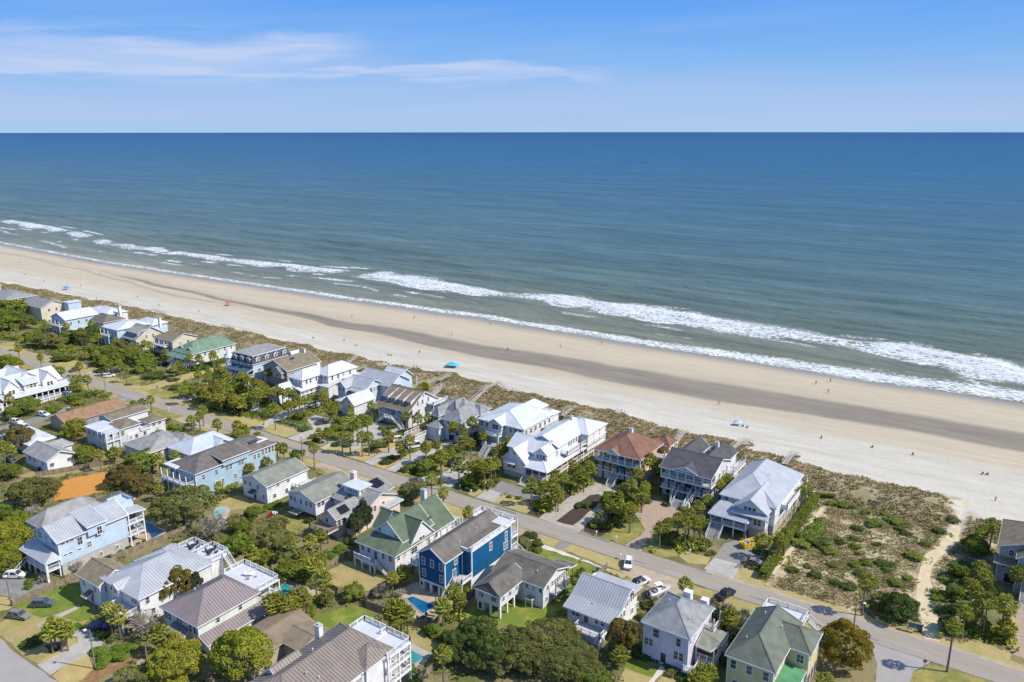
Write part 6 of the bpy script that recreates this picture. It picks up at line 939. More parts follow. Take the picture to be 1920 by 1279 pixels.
w = h.block(-152,-137.6,-56.6,-47.6,4.0,6.2,'u',0,0); h.win('E',w[1],[-54.8,-49.6],2.4,1.2,1.2,0,'s_brown'); h.win('S',w[2],[-149,-146,-141],2.4,1.1,1.1); h.block(-152,-146,-50,-44,4,5.6,'v',hf=0,hb=2); h.done()

# ================= second row inland
h = House('tall_house', 'tall light blue house with standing-seam gray metal roof and stacked rear porches', 'tall light blue house', -81, -75, 'ltblue', 'm_silver', seam='m_seam')
w = h.block(-86.8,-75.6,-83.8,-66.4,8.9,11.6,'v',0,0,z0=2.9); h.wbox(w[0]+.2,w[1]-.12,w[2]+.2,w[3],0,2.9,'block','foundation')
h.wbox(-80.5,-75.52,-76.6,-72.4,7.4,10.1); h.shed(-82.4,-75.0,-77,-72,10.05,11.9,'E'); h.wbox(-84.6,-79.9,-67,-62.6,0,9.9); h.rail([(-84.5,-66.6),(-84.5,-62.7),(-80,-62.7),(-80,-66.6)],9.8,.8,'ltblue',True)
h.win('E',w[1],[-78.4],7.0,1.1,1.9,2); h.win('E',-75.5,[-73.9],8.0,1.1,1.9,2); h.win('E',w[1],[-82.2,-81.1,-80.2],7.9,.9,.35,0); h.win('E',w[1],[-82.0,-80.9],5.0,.9,.35,0); h.win('E',w[1],[-78.8],5.0,.9,.35,0); h.win('E',w[1],[-76.4],5.2,.95,1.4,2)
h.win('S',w[2],[-84.8,-83.9,-78.6,-77.7],8.2,.7,1.7); h.win('S',w[2],[-81.2],8.6,.7,.9)
h.rpolys([[(-88.2,-86.8,4.9),(-76.0,-86.8,4.9),(-77.4,-84.2,6.4),(-88.2,-83.2,6.4)],[(-76.0,-86.8,4.9),(-75.6,-83.2,4.9),(-77.4,-84.2,6.4)]]); h.porch(-88,-76.2,-86.5,-83.4,2.7,4.8,5,2,skipS=(0,)); h.stairs(-86.6,-86.5,'S',2.7,1.8); h.post(-76.3,-86.4,0,4.9,.45); h.door('S',w[2],-83.2,2.8)
h.shed(-80,-75.8,-67.0,-61.8,8.5,9.1,'N'); 
for z in (6.0,3.0): h.deck(-79.9,-76.1,-66.8,-62.4,z,'deck'); h.rail([(-76.2,-66.4),(-76.2,-62.5),(-79.9,-62.5)],z)
for v in (-66.3,-62.5): h.post(-76.2,v,0,8.5,.3)
h.post(-79.7,-62.5,0,8.5,.3); h.win('E',w[1],[-81,-74,-70],1.5,.6,1.0,0,'shade'); h.done()
h = House('rambling_house', 'white house with light gray metal hip roofs, tan side gable and roof deck', 'white tan-gabled house', -52, -77, 'white', 'm_silver', seam='m_seam', glass='glass')
w = h.block(-64.8,-55.4,-85.6,-77.6,5.7,7.9,'u',0,0,roof='s_tan',seam=False); h.win('E',w[1],[-83.6,-81.8],4.2,.8,1.4,1,'glass_warm'); h.shed(-60.6,-58.6,-87,-85,2.6,3.2,'S','s_brown',False); h.win('S',w[2],[-62.6,-58],4.0,.7,1.3); h.door('S',w[2],-59.6,.1)
w = h.block(-57.4,-42.4,-84.2,-66,6.6,9.2,'v',hf=6.5,hb=6.5,rm=.45); h.block(-57.8,-46,-76,-66.5,6.7,8.7,'u',hf=4,hb=4)
h.win('S',w[2],[-53.8,-53,-45.6,-44.6],5.4,.6,1.5,1); h.win('S',w[2],[-52.8,-45,-44.2],2.4,.7,1.4); h.win('E',w[1],[-82,-78.6,-75],5.2,.8,1.4); h.win('E',w[1],[-81,-76],2.2,.8,1.2)
h.dormer('S',-50.4,-84.6,2.4,4,5,7.0,8.0,1); h.deck(-50,-43.6,-87.6,-83.8,3.4,'deck_white'); h.rail([(-50,-83.8),(-50,-87.5),(-43.7,-87.5),(-43.7,-83.8)],3.4)
for u in (-49.8,-46.8,-43.8): h.post(u,-87.4,0,3.3,.3)
h.deck(-55,-49.5,-67,-62.4,6.4,'deck_white'); h.deck(-49.6,-43.6,-67,-61.2,6.42,'deck_white'); h.wbox(-54.6,-44,-66.8,-62.8,0,6.1); h.rail([(-55,-66.5),(-55,-62.5),(-49.6,-62.5),(-49.6,-61.3),(-43.7,-61.3),(-43.7,-66)],6.4); h.rail([(-49.5,-62.6),(-49.5,-65.4)],6.4); h.stairs(-43.4,-62.4,'E',6.3,1.4,6.5); h.skylight(-49.8,-79.5,7.9,1.2,1.6); h.vents([(-52,-80,7.8)])
def table(u, v, z):
    b = MB(); b.tube([(u,v,z),(u,v,z+.7)],[.06,.06],6); b.tube([(u,v,z+.7),(u,v,z+.76)],[.6,.6],10); return b
h.done()
DECK_SETS = [(-51.5,-63.0,6.4), (-46.0,-62.6,6.4), (-31.0,-62.6,5.9), (-41.8,-16+0,0)]
h = House('large_house', 'pale gray house with purplish brown metal hip roof and white roof deck', 'mauve-roofed house', -31, -75, 'mint', 'm_mauve', seam='m_seam_d')
w = h.block(-37.6,-24.9,-82.6,-67.4,6.0,9.1,'v',hf=6.4,hb=4.2); h.win('S',w[2],[-36.2,-35,-32.2,-31.2,-28,-26.6],4.4,.75,1.6); h.win('E',w[1],[-77.6,-72.2],4.9,.8,1.3); h.win('S',w[2],[-35.4,-28.2,-26.4],1.6,.8,1.4)
h.shed(-25.6,-22.6,-82.2,-64,2.5,3.7,'E'); h.wbox(-25.4,-23.2,-81.6,-64.6,0,2.5); h.rpolys([[(-33.4,-84.9,3.2),(-27.2,-84.9,3.2),(-28.4,-82,4.1),(-33.4,-82,4.1)]],'m_mauve'); h.post(-33,-84.6,0,3.2,.24); h.post(-27.6,-84.6,0,3.2,.24); h.post(-30.2,-84.6,0,3.2,.24)
h.deck(-37.6,-25.8,-67.4,-61.6,5.9,'deck_white'); h.wbox(-37,-28.5,-67.4,-62.4,0,5.6); h.rail([(-37.5,-67),(-37.5,-61.7),(-25.9,-61.7),(-25.9,-67)],5.9); h.deck(-29,-25.4,-67,-61.8,2.8,'deck'); h.rail([(-25.6,-66.5),(-25.6,-61.9)],2.8)
for u, v in ((-25.9,-61.8),(-31.5,-61.8),(-37.3,-61.8),(-25.9,-64.5)): h.post(u,v,0,5.8,.25)
h.vents([(-34.6,-76.2,7.6)]); h.done()
h = House('large_house', 'white house with brown metal roof, chimney and railed roof decks by the teal pool', 'brown metal-roofed deck house', 7, -79, 'white', 'm_brown', seam='m_seam_d')
w = h.block(.2,14.2,-94,-68.4,8.9,11.6,'v',hf=7,hb=3.2,rm=.42); h.win('E',w[1],[-81.2,-77.0],6.8,1.6,1.9,2); h.win('E',w[1],[-85,-79.6,-74.4],3.4,1.0,1.5); h.win('E',w[1],[-89,-84],6.6,1.2,1.4,2)
h.dormer('S',2.6,-86.6,3.6,6,8.4,9.6,11.2,1); h.block(8.5,14.6,-76,-69,9.1,10.9,'u',hf=3,hb=3)
h.slab(3.2,9.4,-69,-64.8,8.7,'deck_white'); h.slab(8.8,14.9,-70.4,-64.8,8.5,'deck_white'); h.rail([(3.2,-68.8),(3.2,-64.9),(9.1,-64.9),(9.1,-66.4)],8.7); h.rail([(8.9,-64.9),(14.8,-64.9),(14.8,-71)],8.6)
for z in (5.8,2.9): h.deck(8.8,14.9,-71,-64.8,z,'deck'); h.rail([(8.9,-64.9),(14.8,-64.9),(14.8,-70.8)],z)
for u, v in ((14.75,-64.95),(14.75,-70.8),(14.75,-67.9),(9,-64.95)): h.post(u,v,0,8.6,.3)
h.chimney(.3,-73.8,6,11.4,1.3,1.0); h.slab(-2.8,1.2,-88,-83,6.0,'m_white'); h.vents([(5.0,-79.4,11.2),(8.5,-84,10.8),(10.5,-83,10.2)]); h.grow(0,15,-94,-64); h.done()
h = House('low_house', 'low building with pale tan pitched roof behind the round-crowned tree', 'tan-roofed low building', -12, -73, 'tanwall', 's_tan', trim='tanwall')
w = h.block(-19,-9.8,-82,-66,3.9,5.1,'v',0,0); h.block(-11.5,-5,-74.4,-66.2,3.9,5.0,'u',hf=0,hb=0); h.done()
h = House('hip_roof_house', 'gray hip-roofed house half hidden behind the tall light blue house', 'half-hidden gray hip-roofed house', -100, -70, 'white2', 's_gray')
w = h.block(-102,-94.0,-79,-62.5,4.8,7.7,'v',hf=4,hb=4,roof='s_ltgray'); h.block(-100,-92,-64,-55.4,4.4,6.0,'u',hf=4,hb=4,roof='s_weath'); h.done()

# ================= beach row, from the near right to the far left
h = House('beach_house', 'gray-sided house with brown-gray roof at the right edge of the picture', 'gray house by the footpath', 109, 44, 'graywall', 's_gbrown', cat='beach house')
w = h.block(101.8,117.5,37.2,52.8,8.8,11.9,'v',hf=0,hb=5); h.shed(101.6,107.6,35.2,37.9,5.6,6.4,'S'); h.win('S',w[2],[104.6,110,113],7.6,1.0,1.3); h.win('S',w[2],[103.6,109,112],4.4,.8,1.5,1); h.garage('S',w[2],105.4,2.9,2.3,'screen')
h.block(105.6,113,33.4,40,8.6,11,'v',0,0); h.win('S',33.95,[107.5,111],4.6,.9,1.6); h.stairs(108.6,33.6,'S',2.7,2.2); h.wbox(114,116.8,30,34,0,6,'graywall'); h.done()
h = House('beach_house', 'big pale gray house with silver-white metal hip roof and tall front stairs by the hedge', 'silver-roofed big beach house', 47, 38, 'white', 'm_silver', cat='beach house', found='block')
w = h.block(39.4,54.4,28.8,54.0,8.0,11.6,'v',hf=9.5,hb=3.5,rm=.36,z0=2.7); h.wbox(w[0]+.2,w[1]-.1,w[2]+.3,w[3],0,2.7,'block','foundation')
w2 = h.block(44.2,53.2,25.2,38,7.3,10.4,'v',0,0,z0=2.7); h.win('S',w2[2],[47.5,48.6,49.7],7.2,.85,1.6); h.win('S',w2[2],[50.2,51.2],4.4,.8,1.6); h.wbox(48.9,52.6,26,30,0,2.7,'block','foundation')
h.shed(44.6,53.6,24.0,26,6.4,7.1,'S',trim=True)
h.rpolys([[(38.9,22.6,5.0),(49.2,22.6,5.0),(47.6,25.9,6.5),(40.4,29.2,6.9)],[(38.9,22.6,5.0),(40.4,29.2,6.9),(38.9,29.4,5.6)],[(49.2,22.6,5.0),(49.6,26,5.2),(47.6,25.9,6.5)]])
h.porch(39.3,48.8,23,26.6,2.8,5.0,4,2,skipS=(0,)); h.deck(39.3,44.6,26.4,29.4,2.8,'deck'); h.stairs(41.6,23.0,'S',2.8,3.2); h.win('S',29.3,[41.2],7.0,.9,1.3); h.win('S',29.3,[40.8,42.6],4.2,1.0,1.9)
h.post(48.6,23.2,0,2.6,.6,'brickpave'); h.door('S',25.75,46.2,2.9,1.3,2.2,'glass')
h.win('E',w[1],[31,37.6],4.9,1.6,.8); h.win('E',w[1],[36.5,41,44.2,47],4.6,1.0,1.6); h.win('E',w2[1],[27.4],4.6,.8,1.6); h.deck(53.8,55.6,34.6,54,5.7,'deck'); h.rail([(53.9,34.7),(55.5,34.7),(55.5,53.8)],5.7,1.0,None,True)
for v in (34.8,39.5,44,48.7,53.7): h.post(55.4,v,0,8.0 if v > 44 else 6.7,.22)
h.win('S',w[2],[40.9],6.9,.9,1.4); h.vents([(48.2,42.2,10.8)]); h.done()
h = House('beach_house', 'dark gray roofed white house with two-storey front porches and twin curved stairs', 'dark gray-roofed beach house', 27.5, 44, 'white2', 's_dark', cat='beach house')
w = h.block(19.8,35.2,34.4,51,8.9,11.9,'u',0,0,ovf=3.4,z0=2.8); h.block(19.8,26.2,43,56.5,9,11.6,'v',0,0,z0=2.8); h.block(26.8,34.6,43,57.5,9,11.9,'v',0,2,z0=2.8)
for z, zt in ((2.9,5.8),(6.0,8.8)): h.porch(20.1,35.0,34.8,38,z,zt,7,2,skipS=(2,3) if z < 4 else ())
h.win('S',w[2],[21.4,22.3,26,29.2,32.4,33.4],7.5,.85,1.6,1,'glass'); h.win('S',w[2],[21.6,22.6,32,33],4.5,.85,1.7,1,'glass'); h.door('S',w[2],27.4,2.9,2.0,2.3,'glass'); h.win('S',w[2],[24.8,30.2],4.3,.8,1.9,1,'bluedoor')
h.dormer('S',27.4,34.6,6.6,5,8.7,9.1,10.7,0); h.win('S',34.57,27.4,9.6,.4,.6,0); h.wbox(20.3,34.8,36.4,56,0,2.7,'gray2','foundation'); h.win('S',36.37,[22,24,31,33.4],1.3,1.2,1.6,0,'screen')
for d in (-1, 1): h.stairs(27.4+d*2.5,34.9,'S',2.9,1.3,2.4,1.6); h.rail([(27.4+d*1.85,34.8,2.9),(27.4+d*1.5,32.5,1.7),(27.4+d*1.9,30.2,.2)],0); h.rail([(27.4+d*3.2,34.8,2.9),(27.4+d*2.6,32.5,1.7),(27.4+d*2.2,30.2,.2)],0)
h.wbox(24.6,30.2,31.6,32.6,0,1.5,'white2','landing'); h.stairs(27.4,31.7,'S',1.5,3.0,1.9)
h.win('E',w[1],[42,45,48],7.0,.9,1.5); h.porch(34.6,37,47,57.5,6,8.6,2,3); h.deck(34.6,37,47,57.5,2.9); h.chimney(30.4,50.6,9,13.0,1.0,1.0); h.vents([(29.2,48.4,11),(28,47.6,10.6)]); h.done()
h = House('beach_house', 'orange beach house with reddish brown hip roof, white porches and blue door', 'orange red-brown-roofed house', 6, 43, 'orange', 's_red', cat='beach house', found='white2')
w = h.block(-1.6,13.8,35.2,52,8.9,12.6,'v',hf=7.2,hb=6.5,rm=.46,ovf=3.2,ovr=1.6,z0=2.8); h.wbox(-.6,12.6,36.2,50.8,0,2.75,'white2','foundation')
for z, zt in ((2.9,5.8),(5.9,8.8)): h.porch(-1.2,13.4,35.7,38.8,z,zt,7,2,skipS=(3,) if z < 4 else ()); 
h.win('S',w[2],[.6,3.4,9.2,11.2],7.4,.9,1.6,1); h.win('S',w[2],[.6,2.8,9.6,11.4],4.4,.9,1.6,1); h.door('S',w[2],6.2,3.0,1.7,2.3,'bluedoor'); h.door('S',w[2],6.2,6.0,1.2,2.2,'bluedoor')
h.stairs(5.9,35.7,'S',2.9,2.1,4.4); h.dormer('S',4.6,35.2,3.6,3,8.4,9.1,10.5,0,wall='paleblue'); h.win('E',w[1],[40.5,44,47.5],7.4,.9,1.5); h.win('E',w[1],[41,45.5,48.6],4.4,.9,1.5)
h.chimney(5.4,45.4,11,13.6,1.1,.9); h.block(10.6,16,50.5,56.5,8.4,10.6,'v',hf=2.6,hb=2.6,wall='orange'); h.porch(12,16.2,46.6,56,5.9,8.2,2,4); h.deck(12,16.2,46.6,56,2.9); h.skylight(2.2,43.4,11,.9,1.2,.2); h.done()
h = House('beach_house', 'long white house with white metal roofs and wraparound side porch', 'long white wraparound-porch house', -17, 38, 'white', 'm_white', cat='beach house', glass='glass')
w = h.block(-25.4,-16.6,21.2,36,5.2,9.3,'v',0,0,z0=1.6); h.block(-26.4,-13,25.6,36.4,7.4,10.2,'u',0,0,z0=1.6); h.wbox(-24.8,-17,21.9,36,0,1.6,'block','foundation')
h.win('S',w[2],[-22.8,-21.9,-21],3.6,.75,1.8); h.shed(-23.8,-20,20.0,22,4.8,5.4,'S'); h.win('S',w[2],-21,7.5,.6,.9)
h.dormer('S',-13.9,25.4,4.2,6,5.4,7.8,9.7,3,ww=.8,wh=1.4)
h.rpolys([[(-17.4,21,4.5),(-9.0,21,4.5),(-13.2,25.4,6.2),(-17.4,25.4,6.2)],[(-9.0,21,4.5),(-9.0,57,4.5),(-13.2,57,5.6),(-13.2,25.4,6.2)]])
h.porch(-17,-9.4,21.4,25,1.7,4.5,4,2,skipS=(0,)); h.deck(-13,-9.4,24.8,56.6,1.7,'deck_wood')
for v in lin(27,56.4,10): h.post(-9.6,v,0,4.5,.26)
h.rail([(-9.6,v) for v in lin(25,56.4,5)],1.7,posts=False); h.wbox(-16.6,-13,25.4,56,0,6.4,'white'); h.win('E',-12.97,lin(27.5,54,9),3.3,1.2,1.9,1,'glass_warm'); h.win('S',25.37,[-16,-14.4],3.2,1.0,1.9,1,'screen')
h.stairs(-15.6,21.4,'S',1.7,2.6); h.wbox(-16.9,-14.2,17.4,18.4,0,.3,'concrete','step')
w = h.block(-22.4,-11.0,30.5,50,8.7,11.3,'v',hf=0,hb=0,z0=3); h.block(-19.6,-8.4,44,57,8.8,11.3,'u',hf=5,hb=5,z0=3); h.win('E',w[1],[37.6,39,40.6,42.2],7.4,.8,1.5); h.deck(-13.6,-9.2,33,44,6.0,'deck_white'); h.rail([(-9.3,33.1),(-9.3,44)],6.0); h.rail([(-13.2,33.1),(-9.3,33.1)],6.0)
for v in lin(45,56.4,4): h.post(-8.9,v,4.6,8.8,.22)
h.deck(-12,-8.7,44,56.8,5.9,'deck_white'); h.win('E',-11.35,[46,49,52],7.3,1.2,1.8,1,'glass_warm'); h.chimney(-16.6,47.5,10,12.4,1.2,.9); h.done()
h = House('beach_house', 'white metal-roofed house with arched entry bay and white stair terrace', 'white arched-entry beach house', -37, 46, 'white2', 'm_white', cat='beach house')
w = h.block(-46.2,-27.6,36.8,56,8.7,11.6,'v',hf=6,hb=5,rm=.48); h.block(-42,-34,52,62,8.6,10.9,'v',hf=0,hb=3); h.block(-34,-28.6,55,61,7.6,8.9,'u',hf=2,hb=2); w2 = h.block(-40.8,-34.8,35.0,46,9.0,10.8,'v',0,0)
h.win('S',w2[2],[-37.8],7.9,2.2,1.6,2); h.win('S',w2[2],[-38.6,-37.0],5.0,1.0,1.9); h.win('S',w[2],[-44.4,-42.4,-33,-31,-29.4],7.2,.85,1.5); h.win('S',w[2],[-44.6,-42.6,-33,-31,-29.2],4.3,.85,1.5)
h.deck(-40.4,-35.2,33.4,35.6,5.6,'deck_white'); h.rail([(-40.3,35.4),(-40.3,33.5),(-35.3,33.5),(-35.3,35.4)],5.6); h.post(-40.2,33.6,2.6,5.4,.35); h.post(-35.4,33.6,2.6,5.4,.35); h.deck(-41,-34.6,32,35.6,2.6,'deck_white'); h.rail([(-41,35),(-41,32.1),(-39,32.1)],2.6); h.rail([(-36.6,32.1),(-34.7,32.1),(-34.7,35)],2.6); h.stairs(-37.8,32.0,'S',2.6,2.2); h.wbox(-40.8,-34.8,32.3,35.4,0,2.3,'white2')
h.win('E',w[1],lin(39,53,6),6.8,1.0,1.5); h.deck(-28,-26.4,48,56,5.8,'deck'); h.rail([(-26.5,48),(-26.5,56)],5.8); h.deck(-27.9,-25,52,61,2.6,'deck_white'); h.done()
h = House('beach_house', 'slate gray multi-hipped house with pillared entry tower and paved stair terrace', 'slate gray-hipped beach house', -58, 41, 'white2', 's_gray', cat='beach house')
w = h.block(-65.6,-50.4,36,51,7.4,11.4,'u',hf=6,hb=6); w2 = h.block(-58.4,-49.8,33.0,45,7.3,10.4,'v',hf=4.2,hb=2); h.block(-62.8,-59.6,33.4,41,7.6,10.2,'v',hf=1.6,hb=0); h.block(-53.6,-49.2,43,48,7.3,9.6,'u',hf=0,hb=2); h.block(-65.9,-61.5,40,47,7.6,10.4,'u',hf=2.4,hb=0); h.block(-59.8,-55.5,38,47,8.6,11.8,'v',hf=2.1,hb=2.1)
h.block(-62.6,-56.8,30.2,35.4,4.9,6.4,'v',hf=2.8,hb=0); h.porch(-62.2,-57.2,30.5,34,2.6,4.8,4,2,skipS=(1,)); h.wbox(-62,-57.4,31,35,0,2.4); h.win('S',w2[2],[-55.6,-53,-51.4],6.2,.8,1.4); h.win('S',w2[2],[-55,-52],3.2,1.3,1.7); h.win('S',36.55,[-64.6,-63.6],5.8,.9,1.5,1,'bluedoor'); h.win('E',w2[1],[35,38,41],5.6,.8,1.4); h.garage('S',w2[2],-54.2,2.6,2.2,'screen')
h.deck(-66.6,-61.8,23.4,31,2.4,'brickdirt'); h.rail([(-61.9,31),(-61.9,23.5),(-66.5,23.5),(-66.5,31)],2.4); h.stairs(-64.2,23.4,'S',2.4,2.4); h.wbox(-66.4,-62,23.6,30.8,0,2.1,'gray2'); h.done()
h = House('beach_house', 'brown-roofed gray beach house with a row of four long dormers', 'four-dormer brown-roofed house', -81, 42, 'white2', 's_gbrown', cat='beach house')
w = h.block(-88.9,-73.2,33.6,51.4,6.0,11.4,'u',0,0,ovf=2.6); h.win('E',w[1],[39,41.6,44.6],7.8,.8,1.5); h.win('E',w[1],[39.5,43,47],4.6,.9,1.6); h.win('E',w[1],42.2,9.8,.6,.9)
for i, u in enumerate(lin(-86.3,-75.6,4)):
    h.wbox(u-1.05,u+1.05,36.4,41.5,6.6,8.75,'white'); b = MB(); b.prism([(u-1.05,36.4,9.2),(u+1.05,36.4,9.2),(u+1.05,41.8,10.9),(u-1.05,41.8,10.9)], 2.0); h.part('dormer_wall', b, 'white'); h.shed(u-1.35,u+1.35,36.0,42.0,9.15,11.05,'S'); h.win('S',36.37,[u-.45,u+.45],8.0,.6,1.1)
h.porch(-88.2,-74,34.2,36.4,3.2,5.9,6,2,skipS=(2,)); h.win('S',w[2],lin(-87,-75,6),4.8,.8,1.6); h.wbox(-88.2,-74,34.6,50,0,3.0,'white2','foundation'); h.garage('S',34.55,-76.2,2.4,2.1,'screen'); h.garage('S',34.55,-86,2.4,2.1)
h.deck(-83.2,-79.6,31.6,34.4,3.1,'deck_white'); h.stairs(-79.8,32.6,'E',3.1,1.4,4.2); h.stairs(-82.9,32.6,'W',3.1,1.4,4.2); h.rail([(-83,31.7),(-79.7,31.7)],3.1); h.deck(-74,-70.8,44,52,6.4,'deck_white'); h.rail([(-73.8,44),(-70.9,44),(-70.9,51.9)],6.4); h.post(-71,44.2,0,6.3,.25); h.post(-71,51.7,0,6.3,.25); h.done()
h = House('beach_house', 'rambling gray-white house with silver gables and a front garage wing', 'silver-gabled rambling house', -105, 46, 'paleblue', 'm_silver', cat='beach house', seam='m_seam')
w = h.block(-103.6,-96.6,30.6,41.4,4.7,7.8,'v',0,0,roof='m_white',seam='m_seam_w',wall='white2'); h.win('S',w[2],-100.1,5.4,.8,1.0); h.garage('E',w[1],33.6,2.7,2.2,'white2'); h.garage('E',w[1],38,2.7,2.2,'white2')
h.block(-108.6,-103.2,32.4,38.6,4.2,5.2,'v',hf=2,hb=0,roof='m_white'); w = h.block(-114.2,-109.2,38.6,47,7,9.2,'v',0,0); h.win('S',w[2],[-112.6,-110.8],6.0,.8,1.3)
w = h.block(-113,-101.4,41.6,51.6,6.9,9.7,'u',0,0); h.win('E',w[1],[44.6,46.4,48.4],5.8,1.2,1.7); h.win('S',w[2],[-108,-106,-104],6.0,.9,1.0); h.shed(-108.8,-103,39.8,42,6.0,6.8,'S')
w = h.block(-114,-96,49,60.6,7,10.4,'u',0,0); h.win('E',w[1],[52,54.8],6.0,.9,1.4); h.block(-109,-99.4,57.6,66,7,10.2,'u',0,0,roof='m_white',seam='m_seam_w'); h.post(-97,60,0,7,.3); h.post(-97,65,0,7,.3); h.done()
h = House('beach_house', 'white house with stepped white metal hip roofs behind a palm-lined drive', 'white stepped-hip beach house', -129, 42, 'white', 'm_white', cat='beach house')
w = h.block(-137,-130,24.4,36,4.5,6.9,'v',hf=3.4,hb=0); h.win('E',w[1],[27,30],2.6,1,1.3); h.shed(-131,-126.2,31.8,43,4.3,5.6,'E'); h.deck(-130,-126.6,32,42.8,2.6,'deck'); h.rail([(-126.7,v) for v in lin(32.1,42.6,3)],2.6)
for v in lin(32.2,42.6,6): h.post(-126.7,v,0,4.3,.24)
w = h.block(-135.4,-127,33.4,45,8.2,10.9,'v',hf=4.2,hb=0); h.win('S',w[2],[-133.4,-131,-129],6.8,.8,1.5); h.win('E',w[1],[36,38,41],6.8,.8,1.5)
w = h.block(-131,-122.4,42.4,58.5,8.3,11.2,'v',hf=4.3,hb=4.3); h.win('S',w[2],[-126.6,-124.6],6.8,.8,1.5); h.win('E',w[1],[45,48,51,54.5],6.8,.9,1.5); h.win('E',w[1],[45,50,55],3.4,.9,1.5); h.shed(-127.4,-120.4,40.4,47.6,4.6,6.0,'S'); h.wbox(-126.8,-121,41,47.6,0,4.4); h.deck(-124,-119.6,50,60,5.4,'deck'); h.rail([(-119.7,50),(-119.7,60)],5.4)
h.wbox(-131.4,-130.6,44.5,46,8,11.5,'white','chimney'); h.done()
h = House('beach_house', 'gray house with plain brown gable roof between white beach houses', 'brown gable beach house', -151, 48, 'graywall', 's_gbrown', cat='beach house')
w = h.block(-158.8,-143.2,39.8,58,7.2,10.7,'v',0,0); h.win('S',w[2],[-156,-153.6],7.0,.9,1.4); h.dormer('S',-147.6,38.4,5.2,6,4.2,6.6,9.0,1,ww=1.1,wh=1.3); h.win('E',w[1],[43,47,52],5.4,.9,1.4); h.skylight(-149.2,47.6,10.0,1.6,2.2); h.chimney(-150.6,55.4,9,12,1.2,1.0,'white2'); h.done()
h = House('beach_house', 'gray mansard-roofed house with white dormers and a small white corner turret', 'mansard-roofed beach house', -169, 47, 'white', 's_dark', cat='beach house')
h.wbox(-176.4,-162,38,57.2,0,7.6,'paleblue'); a0, a1, b0, b1, q = -176.8,-161.6,37.5,57.6,1.5
P0 = [(a0,b0,7.5),(a1,b0,7.5),(a1,b1,7.5),(a0,b1,7.5)]; P1 = [(a0+q,b0+q,10.6),(a1-q,b0+q,10.6),(a1-q,b1-q,10.6),(a0+q,b1-q,10.6)]
h.rpolys([[P0[i], P0[(i+1) % 4], P1[(i+1) % 4], P1[i]] for i in range(4)], 's_dark'); h.slab(a0+q-.2,a1-q+.2,b0+q-.2,b1-q+.2,10.75,'s_ltgray',.2)
for u in lin(-173.4,-164.6,3): h.dormer('S',u,37.9,1.8,2.4,7.8,9.6,10.4,1,ww=.9,wh=1.3)
for v in lin(40.6,54.4,4): h.dormer('E',-162.0,v,1.8,2.4,7.8,9.6,10.4,1,ww=.9,wh=1.3)
b = MB(); b.tube([(-176.6,37.4,0),(-176.6,37.4,8.6)],[1.7,1.7],10); h.part('turret', b, 'white'); b = MB(); b.tube([(-176.6,37.4,8.6),(-176.6,37.4,12.0)],[2.2,.05],10); h.part('turret_roof', b, 'm_white')
h.shed(-175,-161.4,34.4,38,5.0,6.0,'S','slate_roof'); h.porch(-175,-161.6,34.8,38,2.6,5.0,6,2); h.win('S',37.97,lin(-173.6,-163.4,5),6.6,.8,1.1); h.win('S',37.97,lin(-173.6,-163.4,5),4.0,.8,1.6); h.win('E',-161.97,[41,46,51],4.6,1.4,.9); h.stairs(-168,34.8,'S',2.6,1.8); h.deck(-166,-160.4,56.5,61,7.4,'deck_white'); h.rail([(-160.5,56.6),(-160.5,61)],7.4,1.6,None,True); h.wbox(-165.5,-161,57,60.6,0,7.2,'white'); h.done()
h = House('beach_house', 'white house with sea-green roof and round-topped dormers', 'sea-green-roofed beach house', -206, 46, 'mint', 's_green2', cat='beach house')
w = h.block(-212.8,-198.6,34,57.6,6.7,10.6,'v',hf=6.5,hb=4); h.dormer('S',-208.6,36.2,2.0,4,6.8,8.2,9.0,1); h.dormer('S',-202.6,36.2,2.0,4,6.8,8.2,9.0,1); h.win('E',w[1],lin(38,55,6),5.4,.8,1.5); h.win('E',w[1],lin(40,55,5),2.4,.8,1.5); h.porch(-212,-199.2,31.6,34.6,2.4,5.2,5,2); h.shed(-212.6,-198.8,31.2,34.8,5.2,6.6,'S'); h.win('S',w[2],lin(-211,-200.4,5),3.8,.8,1.6); h.stairs(-206,31.6,'S',2.4,2.2); h.done()
h = House('beach_house', 'tan house with light brown roof beside the sea-green roof', 'light brown-roofed tan house', -229, 47, 'olive', 's_tan', cat='beach house')
w = h.block(-237.4,-222.2,40.6,54,7.6,10.3,'u',hf=5,hb=0,wall='cream'); h.porch(-237,-225,38.2,41.2,5.2,7.6,4,2); h.porch(-237,-225,38.2,41.2,2.4,5,4,2); h.win('S',w[2],lin(-235,-225,4),6.2,.9,1.5); h.win('E',w[1],[45,49],6,1,1.3); h.done()
h = House('beach_house', 'steep gray-brown gabled house with white rear chimney', 'steep gray-brown gabled house', -250, 43, 'tanwall', 's_fade', cat='beach house')
w = h.block(-256.6,-244.4,36.2,52.4,5.8,11.0,'u',0,0,wall='cream'); h.win('E',w[1],[42,45.4],6.4,.8,1.4); h.wbox(-255.4,-246,38.2,42,6.6,8.6,'gray2'); h.shed(-256,-245.4,37.8,43.6,8.7,10.2,'S'); h.win('S',38.17,lin(-254,-247.4,4),7.8,1.1,1.1,0); h.porch(-256,-245,36.6,38.4,2.6,5.7,5,2); h.chimney(-246.4,50.4,9,13.6,1.3,1.1); h.done()
h = House('beach_house', 'light blue house with white metal roof and front balcony', 'light blue white-roofed beach house', -266, 45, 'ltblue', 'm_white', cat='beach house', seam=None)
